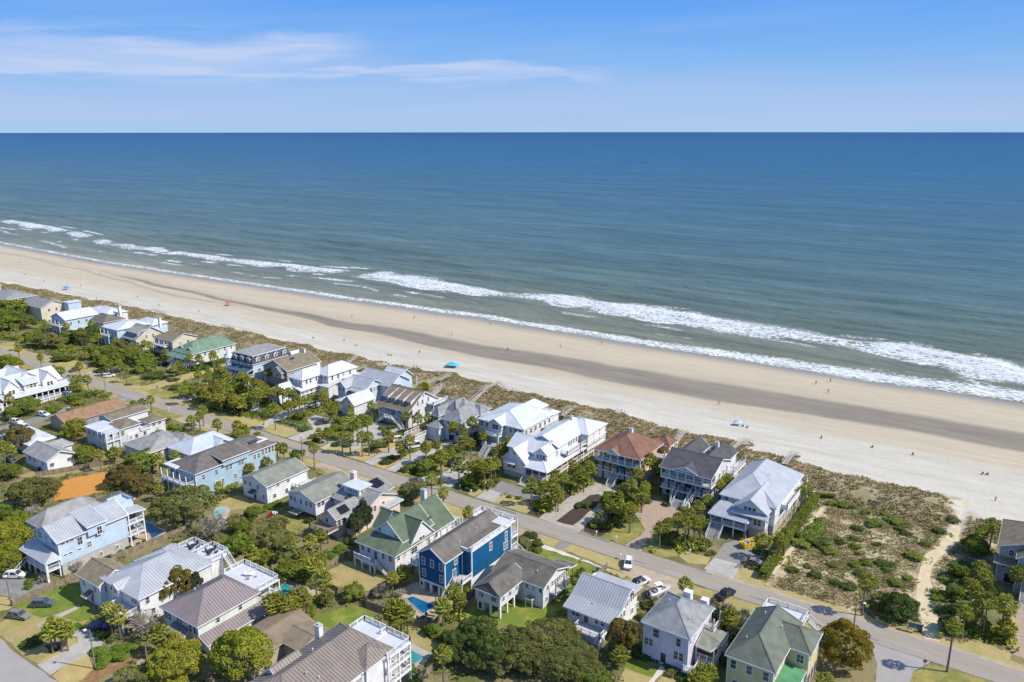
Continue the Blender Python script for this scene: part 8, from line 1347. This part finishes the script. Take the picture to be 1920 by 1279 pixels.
# ------------------------------------------------------------------ vehicles
def loft(b, prof, hw, inset):
    """side profile [(x, z)] swept across the width, pulled in by inset(z)"""
    n = len(prof); V = []
    for s in (-1, 1): V += [(x, s*(hw-inset(z)), z) for x, z in prof]
    F = [tuple(range(n-1, -1, -1)), tuple(range(n, 2*n))] + [(i, (i+1) % n, (i+1) % n+n, i+n) for i in range(n)]
    return b.add(V, F)
_car = {}
def car_meshes(kind, paint_):
    k = (kind, paint_)
    if k in _car: return _car[k]
    L = dict(suv=4.7, sedan=4.6, pickup=5.5, van=5.4, jeep=4.3)[kind]; hw = .95; h = L/2
    ins = lambda z: .04 if z < .95 else .04+(z-.95)*.24
    lower = [(-h,.38),(-h+.1,.30),(h-.12,.30),(h,.42),(h,.72),(h-.1,.84),(h-1.05,.98),(h-1.25,1.0),(-h+.15,1.0),(-h,.88)]
    b = MB(); loft(b, lower, hw, lambda z: .05 if z < .45 or z > .9 else 0); M_ = {'body': (b, paint_)}
    if kind == 'suv': cab, roof = [(h-1.25,1.0),(h-1.95,1.62),(-h+.5,1.64),(-h+.12,1.0)], (-h+.52, h-1.98, 1.64)
    elif kind == 'jeep': cab, roof = [(h-1.3,1.0),(h-1.6,1.72),(-h+.15,1.74),(-h+.08,1.0)], (-h+.16, h-1.6, 1.74)
    elif kind == 'sedan': cab, roof = [(h-1.2,.98),(h-2.05,1.42),(-h+1.25,1.44),(-h+.45,1.0)], (-h+1.27, h-2.07, 1.44)
    elif kind == 'van': cab, roof = [(h-.75,1.0),(h-1.4,1.95),(-h+.12,2.0),(-h+.06,1.0)], (-h+.14, h-1.42, 2.0)
    else: cab, roof = [(h-1.35,1.0),(h-2.05,1.70),(h-3.5,1.72),(h-3.75,1.0)], (h-3.5, h-2.07, 1.72)
    c = MB(); loft(c, cab, hw-.02, ins); M_['windows'] = (c, 'glass')
    r_ = MB(); r_.box(roof[0], roof[1], -(hw-.02-ins(roof[2])), hw-.02-ins(roof[2]), roof[2]-.04, roof[2]+.05); M_['roof'] = (r_, paint_)
    p_ = MB()
    for s in (-1, 1):
        y = lambda z: s*(hw-.01-ins(z))
        for (x0, z0), (x1, z1) in ((cab[0], cab[1]), (cab[3], cab[2])): p_.beam((x0, y(z0), z0), (x1, y(z1), z1), .09, .09)
        xm = (cab[1][0]+cab[2][0])/2; p_.beam((xm, y(1.0), 1.0), (xm, y(roof[2]), roof[2]), .08, .08)
        if kind in ('suv', 'van', 'jeep'): p_.beam((cab[2][0]+.9, y(1.0), 1.0), (cab[2][0]+.9, y(roof[2]), roof[2]), .09, .09)
    M_['pillars'] = (p_, paint_)
    if kind == 'pickup':
        q = MB(); q.box(-h+.12, h-3.78, -hw+.14, hw-.14, .99, 1.02); M_['cargo_bed'] = (q, 'c_black')
    if kind == 'suv':
        q = MB(); [q.beam((roof[0]+.2, s*.55, roof[2]+.1), (roof[1]-.2, s*.55, roof[2]+.1), .05, .06) for s in (-1, 1)]; M_['roof_rack'] = (q, 'metal')
    out_ = {n: b_.mesh(n, m) for n, (b_, m) in M_.items()}
    w = MB(); w.tube([(0,-.11,0),(0,.11,0)], [.34,.34], 12); hub = MB(); hub.tube([(0,-.118,0),(0,.118,0)], [.2,.2], 8)
    hl = MB(); hl.box(-.05,.03,-.22,.22,-.08,.08)
    _car[k] = (out_, w.mesh('wheel','tyre'), hub.mesh('hub','hub'), hl.mesh('headlight','hub'), hl.mesh('tail_light','lamp_red'), L); return _car[k]
def car(kind, paint_, u, v, ang, label, group='parked cars'):
    ms, w, hub, hl, tl, L = car_meshes(kind, paint_); t = thing(dict(van='van', pickup='pickup_truck').get(kind, 'parked_car'), label, dict(van='van', pickup='pickup truck').get(kind, 'car'), (u, v, .09), R(ang), group)
    for n, m in ms.items():
        o = link(n, m.copy() if n == 'roof' and 'black roof' in label else m, t)
        if 'black roof' in label and n == 'roof': o.data.materials[0] = MATS['c_black']
    for x in (L/2-.95, -L/2+.95):
        for y in (-.86, .86): o = link('wheel', w, t, (x, y, .34)); link('hub', hub, o)
    for y in (-.66, .66): link('headlight', hl, t, (L/2-.02, y, .68)); link('tail_light', tl, t, (-L/2+.02, y, .78))
for c in CARS: car(*c)

def bx(name, label, cat, m, u, v, parts, rot=0, group=None):
    """parts: (name, material, [boxes as x0,x1,y0,y1,z0,z1] or MB)"""
    t = thing(name, label, cat, (u, v, 0), R(rot), group)
    for n, mm, bs in parts:
        if isinstance(bs, MB): b = bs
        else:
            b = MB(); [b.box(*q) for q in bs]
        b.build(n, mm, t)
    return t
def tb(pts, rads, n=8): b = MB(); b.tube(pts, rads, n); return b
u, v = XY['dumpster']
b = MB(); 
for p in ([(-2.4,-1.0,1.35),(2.4,-1.0,1.35),(2.0,-.9,.25),(-2.0,-.9,.25)], [(-2.4,1.0,1.35),(2.4,1.0,1.35),(2.0,.9,.25),(-2.0,.9,.25)], [(-2.4,-1,1.35),(-2.4,1,1.35),(-2.0,.9,.25),(-2.0,-.9,.25)], [(2.4,-1,1.35),(2.4,1,1.35),(2.0,.9,.25),(2.0,-.9,.25)]): b.add(p, [(0,1,2,3)])
b.box(-2,2,-.9,.9,.15,.27)
for s in (-1, 1): b.beam((-2.45,s*1.02,1.38),(2.45,s*1.02,1.38),.12,.14); b.beam((s*2.42,-1,1.38),(s*2.42,1,1.38),.12,.14); [b.beam((x,s*1.03,1.35),(x*.85,s*.93,.25),.1,.1) for x in (-1.5,0,1.5)]
rb = MB(); [rb.box(x, x+rnd.uniform(.3,.8), y, y+rnd.uniform(.2,.6), .8, rnd.uniform(1.2,1.6)) for x, y in [(rnd.uniform(-1.9,1.2), rnd.uniform(-.8,.4)) for _ in range(14)]]
bx('dumpster', 'yellow roll-off dumpster full of rubble on the paver drive', 'dumpster', None, u, v, [('bin', 'bright_yellow', b), ('rubble', 'rubble', rb), ('wheels', 'tyre', [(-1.8,-1.5,-.9,.9,0,.2),(1.5,1.8,-.9,.9,0,.2)])], 62)
# boats on trailers
def boat(u, v, rot, label, tower=True):
    hu = MB(); st = [(-2.6,.95,.55),(-1,1.05,.5),(1,.95,.5),(2.2,.55,.55),(3.1,.05,.8)]; V = []
    for x, w, z in st: V += [(x,-w,1.35+.06*max(0,x)),(x,-w*.55,z),(x,w*.55,z),(x,w,1.35+.06*max(0,x))]
    F = [(0,1,2,3)] + [(i*4+k, (i+1)*4+k, (i+1)*4+k+1, i*4+k+1) for i in range(4) for k in range(3)]; hu.add(V, F)
    de = MB(); de.add([(x,-w*.9,1.28+.06*max(0,x)) for x, w, z in st]+[(x,w*.9,1.28+.06*max(0,x)) for x, w, z in reversed(st)], [tuple(range(10))])
    gn = MB(); [gn.beam((st[i][0],s*st[i][1],1.38+.06*max(0,st[i][0])),(st[i+1][0],s*st[i+1][1],1.38+.06*max(0,st[i+1][0])),.12,.1) for i in range(4) for s in (-1,1)]
    parts = [('hull','c_white',hu),('boat_deck','deck_white',de),('gunwale','trim',gn),('console','c_white',[(-.4,.5,-.4,.4,1.25,2.1)]),('windscreen','glass',[(.5,.56,-.38,.38,2.0,2.45)]),('seats','cl_tan',[(-1.3,-.8,-.5,.5,1.25,1.75),(1.1,1.9,-.4,.4,1.3,1.55)]),('outboard_motor','c_black',[(-3.0,-2.6,-.2,.2,1.1,2.0)]),('trailer','metal',[(-2.6,3.4,-.7,-.6,.4,.5),(-2.6,3.4,.6,.7,.4,.5),(-1.2,-.6,-1.05,-.85,.05,.6),(-1.2,-.6,.85,1.05,.05,.6)])]
    if tower: parts.append(('hard_top','c_white',[(-.9,.8,-.7,.7,2.75,2.85),(-.85,-.8,-.65,-.6,1.3,2.75),(-.85,-.8,.6,.65,1.3,2.75),(.7,.75,-.65,-.6,1.3,2.75),(.7,.75,.6,.65,1.3,2.75)]))
    bx('boat', label, 'boat', None, u, v, parts, rot, 'boats on trailers')
boat(*XY['boat1'], 60, 'white motor boat with hard top on a trailer beside the silver cottage'); boat(*XY['boat2'], 70, 'white open boat on a trailer near the lavender house roof', False)
# bins, mailboxes, hydrants
def bin_(u, v, label, m='bin_blue'):
    b = MB(); b.add([(-.26,-.3,.06),(.26,-.3,.06),(.26,.3,.06),(-.26,.3,.06),(-.32,-.38,1.0),(.32,-.38,1.0),(.32,.38,1.0),(-.32,.38,1.0)], [(0,3,2,1),(4,5,6,7),(0,1,5,4),(1,2,6,5),(2,3,7,6),(3,0,4,7)])
    bx('wheelie_bin', label, 'bin', None, u, v, [('bin_body', m, b), ('lid', m, [(-.34,.34,-.42,.4,1.0,1.07)]), ('handle', m, [(-.3,.3,.4,.46,.95,1.0)]), ('wheel','tyre',[(-.32,-.26,.25,.45,0,.2),(.26,.32,.25,.45,0,.2)])], rnd.uniform(0,360), 'wheelie bins')
for (u, v), lb in zip(XY['bins'], ['blue wheelie bin beside the dark shrub on the left lawn', 'blue wheelie bin beside the curved drive shrubs', 'blue wheelie bin under palms left of the palm-lined drive', 'second blue bin under palms left of the palm-lined drive', 'blue wheelie bin by the pale gray-roofed cottage', 'dark blue bin by the dark gray-roofed house']): bin_(u, v, lb)
for i, (u, v) in enumerate(XY['mail']): bx('mailbox', '', 'mailbox', None, u, v, [('post','white',[(-.07,.07,-.07,.07,0,1.15)]),('arm','white',[(-.05,.05,-.1,.4,.95,1.05)]),('box','white',[(-.13,.13,-.1,.5,1.06,1.34)]),('flag','sign_red',[(.13,.15,.1,.3,1.2,1.42)])], 0, 'white mailboxes along the street')
MB_ITEMS = [o for o in sc.objects if o.get('category') == 'mailbox']
label_all([(o, 'white post mailbox', o.location.x, o.location.y, 'mailbox', 'white mailboxes along the street') for o in MB_ITEMS])
HYD = [('yellow fire hydrant beside the lawn of the dark-shrub island', 0), ('yellow box by the palm-lined drive entrance', 1), ('yellow utility box beside the tall palm near the footpath', 2), ('yellow barrel on the verge near the side street', 3)]
for (u, v), (lb, k) in zip(XY['yellow'], HYD):
    if k in (0, 3): bx('fire_hydrant', lb, 'hydrant', None, u, v, [('barrel','bright_yellow',tb([(0,0,0),(0,0,.65)],[.18,.16])),('cap','bright_yellow',tb([(0,0,.65),(0,0,.9)],[.2,.05])),('nozzle','bright_yellow',tb([(-.3,0,.45),(.3,0,.45)],[.09,.09]))])
    else: bx('utility_box', lb, 'utility box', None, u, v, [('cabinet','bright_yellow',[(-.4,.4,-.3,.3,.05,.95)]),('lid','bright_yellow',[(-.43,.43,-.33,.33,.95,1.02)]),('base','concrete',[(-.48,.48,-.38,.38,0,.05)])])
# street lamp, poles, signs, flag
def lamp(u, v, label, h, arm, wood=True):
    t = thing('street_lamp', label, 'street lamp', (u, v, 0)); m = 'pole_wood' if wood else 'pole_gray'
    tb([(0,0,0),(0,0,h)],[.16,.11]).build('pole', m, t)
    if arm: ax, ay = arm; tb([(0,0,h-.5),(ax*.5,ay*.5,h-.1),(ax,ay,h)],[.05,.045,.04],6).build('arm','metal',t); b = MB(); b.box(ax-.15,ax+.35,ay-.15,ay+.35,h-.12,h+.08); b.build('lamp_head','c_white',t)
    return t
lamp(*XY['lamp'], 'wooden street lamp with curved arm on the verge by the golden cedar', 5.6, (1.3, .8)); 
lamp(*XY['pole1'], 'tall wooden utility pole beside the curved concrete drive', 8.6, (-.8,-.6)); lamp(*XY['pole2'], 'gray lamp pole at the left lawn by the fence', 7.8, (.6,-.5)); lamp(*XY['pole3'], 'short wooden pole among trees at the bottom edge', 9.0, None); lamp(*XY['pole4'], 'thin utility pole on the verge beside the gray-green gable house', 8.5, (-.7,.4)); lamp(*XY['pole5'], 'street lamp pole at the far side street corner', 8.5, (-.9,.5)); lamp(*XY['pole6'], 'tall white pole beside the long white house', 9.5, None, False)
t = bx('flagpole', 'flagpole flying a stars and stripes flag behind the sage-roofed house', 'flagpole', None, *XY['flag'], [('pole','white',tb([(0,0,0),(0,0,9.5)],[.07,.05]))])
fl = MB()
for i in range(13):
    b = MB(); b.box(0.05, 2.3, -.012, .012, 8.05+i*.1, 8.05+(i+1)*.1); b.build('stripe', 'sign_red' if i % 2 == 0 else 'c_white', t)
b = MB(); b.box(.04, .95, -.02, .02, 8.65, 9.36); b.build('canton', 'cl_blue', t)
st = MB()
for r_ in range(5):
    for c_ in range(6 - (r_ % 2)): x, z = .13+.15*c_+(.075 if r_ % 2 else 0), 8.74+.13*r_; st.box(x-.02, x+.02, -.026, .026, z-.02, z+.02)
st.build('stars', 'c_white', t)
def text(body, size, m, parent, loc, rot):
    cu = bpy.data.curves.new('lettering', 'FONT'); cu.body = body; cu.size = size; cu.align_x = 'CENTER'; cu.align_y = 'CENTER'; cu.extrude = .004; cu.materials.append(MATS[m])
    q = bpy.data.objects.new('tmp', cu); COL.objects.link(q); me = bpy.data.meshes.new_from_object(q.evaluated_get(bpy.context.evaluated_depsgraph_get())); bpy.data.objects.remove(q)
    o = link('lettering', me, parent); o.location = loc; o.rotation_euler = rot; return o
b = MB(); pts = [(.38*math.cos(R(22.5+45*k)), 0, 2.2+.38*math.sin(R(22.5+45*k))) for k in range(8)]
b.add([(x,-.02,z) for x, y, z in pts]+[(x,.02,z) for x, y, z in pts], [tuple(range(8)), tuple(range(15,7,-1))]+[(i,(i+1)%8,(i+1)%8+8,i+8) for i in range(8)])
t = bx('stop_sign', 'red octagonal stop sign on the corner island of the side street', 'stop sign', None, *XY['stop'], [('post','metal',[(-.04,.04,.02,.08,0,2.2)]),('sign_plate','sign_red',b)], 20); text('STOP', .26, 'c_white', t, (0,-.026,2.2), (R(90),0,0))
t = bx('notice_board', 'blue and green beach access board on posts beside the sand path', 'notice board', None, *XY['board'], [('post','wood',[(-1.3,-1.2,-.05,.05,0,2.1)]),('post','wood',[(-.05,.05,-.05,.05,0,2.1)]),('post','wood',[(1.2,1.3,-.05,.05,0,2.1)]),('panel','sign_green',[(-1.2,-.1,-.07,-.05,1.0,1.95)]),('panel','sign_blue',[(.1,1.2,-.07,-.05,1.0,1.95)]),('roof','wood',[(-1.5,1.5,-.3,.3,2.1,2.2)])], 8)
bx('road_sign', 'gray backed road sign beside the beach access board', 'sign', None, *XY['sign2'], [('post','metal',[(-.04,.04,-.04,.04,0,2.2)]),('sign_plate','metal',[(-.35,.35,-.06,-.04,1.6,2.3)])], 40)
bx('litter_bin', 'dark litter bin at the mouth of the sand path', 'bin', None, *XY['bin_path'], [('bin_body','c_black',tb([(0,0,0),(0,0,.95)],[.32,.34],10)),('lid','c_black',tb([(0,0,.95),(0,0,1.1)],[.36,.2],10))])
bx('road_sign', 'lime yellow crossing sign by the tall scrub lot palm', 'sign', None, *XY['lime'], [('post','metal',[(-.04,.04,-.04,.04,0,2.0)]),('sign_plate','lime_sign',[(-.35,.35,-.06,-.04,1.4,2.1)])], 30)
bx('road_sign', 'white sign with red on the far street corner lawn', 'sign', None, *XY['sign3'], [('post','metal',[(-.04,.04,-.04,.04,0,2.0)]),('sign_plate','sign_red',[(-.5,.5,-.06,-.04,1.2,2.1)]),('border','c_white',[(-.42,.42,-.075,-.061,1.3,2.0)])], 20)
bx('marker_post', 'yellow marker post on the dry sand right of the footpath', 'post', None, *XY['ypost'], [('post','wood',[(-.1,.1,-.1,.1,0,1.3)]),('sign','bright_yellow',[(-.28,.28,-.14,-.1,.7,1.3)])], 25)
# garden furniture
def chair(u, v, z, rot, m, label, group):
    s = [(-.3,.3,-.3,.3,.32,.38)]; bk = MB(); bk.prism([(-.3,.26,.38),(.3,.26,.38),(.3,.5,1.0),(-.3,.5,1.0)], .05)
    t = bx('garden_chair', label, 'chair', None, u, v, [('seat',m,s),('backrest',m,bk),('leg',m,[(-.3,-.24,-.3,-.24,0,.34)]),('leg',m,[(.24,.3,-.3,-.24,0,.34)]),('leg',m,[(-.3,-.24,.24,.3,0,.34)]),('leg',m,[(.24,.3,.24,.3,0,.34)]),('armrest',m,[(-.4,-.3,-.35,.3,.55,.6)]),('armrest',m,[(.3,.4,-.35,.3,.55,.6)])], rot, group); t.location.z = z
for i, (u, v) in enumerate(XY['redchairs']): chair(u, v, 0, 40+i*23, 'sign_red' if i < 3 else 'c_white', ['red lawn chair at the left of the row by the hedge', 'red lawn chair second from the left by the hedge', 'red lawn chair nearest the white ones by the hedge', 'white lawn chair beside the red chairs by the hedge', 'white lawn chair at the right end of the hedge row'][i], 'lawn chairs by the hedge')
for i, (u, v) in enumerate(XY['whitechairs']): chair(u, v, 0, 10, 'c_white', ['white lawn chair facing the dune, leftmost', 'white lawn chair facing the dune, second from left', 'white lawn chair facing the dune, third from left', 'white lawn chair facing the dune, rightmost'][i], 'white chairs on the dune lawn')
def lounger(u, v, rot, m, label, group):
    bk = MB(); bk.prism([(-.32,.35,.36),(.32,.35,.36),(.32,.95,.75),(-.32,.95,.75)], .06); bx('sun_lounger', label, 'lounger', None, u, v, [('bed',m,[(-.32,.32,-1,.35,.3,.36)]),('backrest',m,bk),('frame','wood',[(-.34,-.3,-1,.9,.2,.3),(.3,.34,-1,.9,.2,.3)]),('leg','wood',[(-.34,.34,-.95,-.9,0,.2)]),('leg','wood',[(-.34,.34,.7,.75,0,.2)])], rot, group)
for i, (u, v) in enumerate(XY['loungers']): lounger(u, v, 120+rnd.uniform(-12,12), 'cl_tan', ['tan sun lounger on the blue pool patio, nearest the pool corner', 'tan sun lounger on the blue pool patio, second from the near corner', 'tan sun lounger on the blue pool patio, third from the near corner', 'tan sun lounger on the blue pool patio, nearest the fence'][i], 'sun loungers by the blue pool')
for i, (u, v) in enumerate(XY['wlounge']): lounger(u, v, 30, 'c_white', ['white sun lounger by the turquoise pool, leftmost', 'white sun lounger by the turquoise pool, middle one', 'white sun lounger by the turquoise pool, rightmost'][i], 'white loungers by the turquoise pool')
def tableset(u, v, z, label, m='cl_dark'):
    t = thing('patio_table', label, 'table', (u, v, z)); tb([(0,0,0),(0,0,.7)],[.08,.06]).build('pedestal', m, t); tb([(0,0,.7),(0,0,.76)],[.7,.7],14).build('tabletop', m, t)
    for k in range(4): a = k*1.57+.4; chair(u+1.15*math.cos(a), v+1.15*math.sin(a), z, math.degrees(a)-90, m, 'patio chair around the ' + label, 'chairs around the ' + label)
tableset(-52.2, -64.6, 6.41, 'dark table on the tan-gabled house roof deck'); tableset(-31.6, -64.4, 5.91, 'white table on the mauve house roof deck', 'c_white'); tableset(-46.8, -63.6, 6.45, 'second dark table on the tan-gabled house deck'); tableset(*XY['patio_tbl'], .1, 'table on the tan pool patio')
# beach things
def tent(u, v, rot, m, label, s=1.0, h=2.1):
    V = []; n = 6
    for i in range(n+1):
        for j in range(n+1):
            x, y = (i/n-.5)*4.6*s, (j/n-.5)*3.6*s; V.append((x, y, h*(1-.55*(x/(2.3*s))**2*.9)*(1-.25*(y/(1.8*s))**2)*(.55 if False else 1)+.1*math.sin(i*1.3+j)))
    b = MB(); b.add(V, [(i*(n+1)+j, (i+1)*(n+1)+j, (i+1)*(n+1)+j+1, i*(n+1)+j+1) for i in range(n) for j in range(n)])
    pl = [tb([(x*s,y*s,0),(x*s,y*s,h*.62)],[.05,.05],5) for x, y in ((-2.2,-1.7),(2.2,-1.7),(2.2,1.7),(-2.2,1.7))]
    bx('beach_tent', label, 'beach canopy', None, u, v, [('canopy', m, b)]+[('pole','metal',p) for p in pl], rot)
tent(*XY['tent'], 20, 'turquoise', 'bright turquoise beach tent on the dry sand', 1.15); tent(*XY['redtent'], 10, 'canvas_red', 'red beach canopy at the edge of the wet trough', .8); tent(*XY['blueumb'], 0, 'canvas_blue', 'blue beach canopy far up the left beach', .8); tent(*XY['whiteumb'], 15, 'canvas_pale', 'blue and white beach canopy right of the dune boardwalks', .6, 1.9)
# people: one skin-grown body per pose, clothes and hair as parts
def body(pose):
    J = dict(stand=[('pelvis',0,0,.95,.15),('waist',0,0,1.12,.13),('chest',0,0,1.33,.16),('neck',0,0,1.50,.06),('head',0,.01,1.62,.10),('top',0,0,1.74,.08),
      ('hl',-.09,0,.88,.09),('kl',-.10,.03,.48,.065),('al',-.10,-.02,.08,.045),('fl',-.10,.12,.04,.04),('hr',.09,0,.88,.09),('kr',.10,.0,.48,.065),('ar',.10,-.05,.08,.045),('fr',.10,.1,.04,.04),
      ('sl',-.19,0,1.43,.06),('el',-.24,-.03,1.15,.045),('wl',-.25,.06,.90,.033),('dl',-.25,.1,.80,.035),('sr',.19,0,1.43,.06),('er',.24,-.03,1.15,.045),('wr',.25,.06,.90,.033),('dr',.25,.1,.80,.035)])['stand']
    J = {n: [Vector((x, y, z)), r] for n, x, y, z, r in J}
    if pose == 'walk':
        for n, dy, dz in (('kl',.20,.02),('al',.22,.02),('fl',.34,.02),('kr',-.10,0),('ar',-.38,.1),('fr',-.28,.03),('el',-.12,0),('wl',-.12,.02),('dl',-.08,.02),('er',.1,0),('wr',.24,.06),('dr',.3,.06)): J[n][0] += Vector((0,dy,dz))
    if pose == 'sit':
        for n in J: J[n][0].z -= .78
        for s, x in (('l',-.12),('r',.12)):
            J['h'+s][0] = Vector((x*.8,.06,.14)); J['k'+s][0] = Vector((x,.48,.42)); J['a'+s][0] = Vector((x,.82,.07)); J['f'+s][0] = Vector((x,.94,.06)); J['w'+s][0] = Vector((x*1.7,.32,.42)); J['d'+s][0] = Vector((x*1.4,.44,.46))
    E = [('pelvis','waist'),('waist','chest'),('chest','neck'),('neck','head'),('head','top')]
    for s in 'lr': E += [('pelvis','h'+s),('h'+s,'k'+s),('k'+s,'a'+s),('a'+s,'f'+s),('chest','s'+s),('s'+s,'e'+s),('e'+s,'w'+s),('w'+s,'d'+s)]
    names = list(J); me = bpy.data.meshes.new('body'); me.from_pydata([J[n][0] for n in names], [(names.index(a), names.index(b_)) for a, b_ in E], [])
    o = bpy.data.objects.new('tmp', me); COL.objects.link(o); o.modifiers.new('s', 'SKIN'); 
    for i, n in enumerate(names): me.skin_vertices[0].data[i].radius = (J[n][1], J[n][1])
    me.skin_vertices[0].data[0].use_root = True
    sb = o.modifiers.new('b', 'SUBSURF'); sb.levels = 1
    dg = bpy.context.evaluated_depsgraph_get(); m2 = bpy.data.meshes.new_from_object(o.evaluated_get(dg)); bpy.data.objects.remove(o); m2.materials.clear(); m2.materials.append(MATS['skin']); m2.name = 'body'
    P = J
    def garment(nm, segs, mm):
        b = MB()
        for a, b_, ra, rb in segs: b.tube([P[a][0], (P[a][0]+P[b_][0])/2, P[b_][0]], [ra, (ra+rb)/2*1.02, rb], 10)
        return nm, b, mm
    return m2, P, garment
BOD = {p: body(p) for p in ('stand', 'walk', 'sit')}
def person(pose, u, v, z, rot, top, bot, label):
    m2, P, g = BOD[pose]; t = thing('person', label, 'person', (u, v, z), R(rot), 'people on the beach'); link('body', m2, t)
    for nm, b, mm in (g('shirt', [('waist','chest',.165,.19),('chest','neck',.19,.08),('sl','el',.08,.065),('sr','er',.08,.065)], top), g('shorts', [('pelvis','waist',.18,.165),('hl','kl',.115,.085),('hr','kr',.115,.085)], bot), g('hair', [('head','top',.118,.10)], 'hair')): b.build(nm, mm, t)
for i, (pose, u, v, lb, top, bot) in enumerate(PEOPLE):
    z = -.05 - .75*max(0, min(1, (v-92)/(186-92)))**1.4
    person(pose, u, v, z, rnd.uniform(0, 360), top, bot, lb)
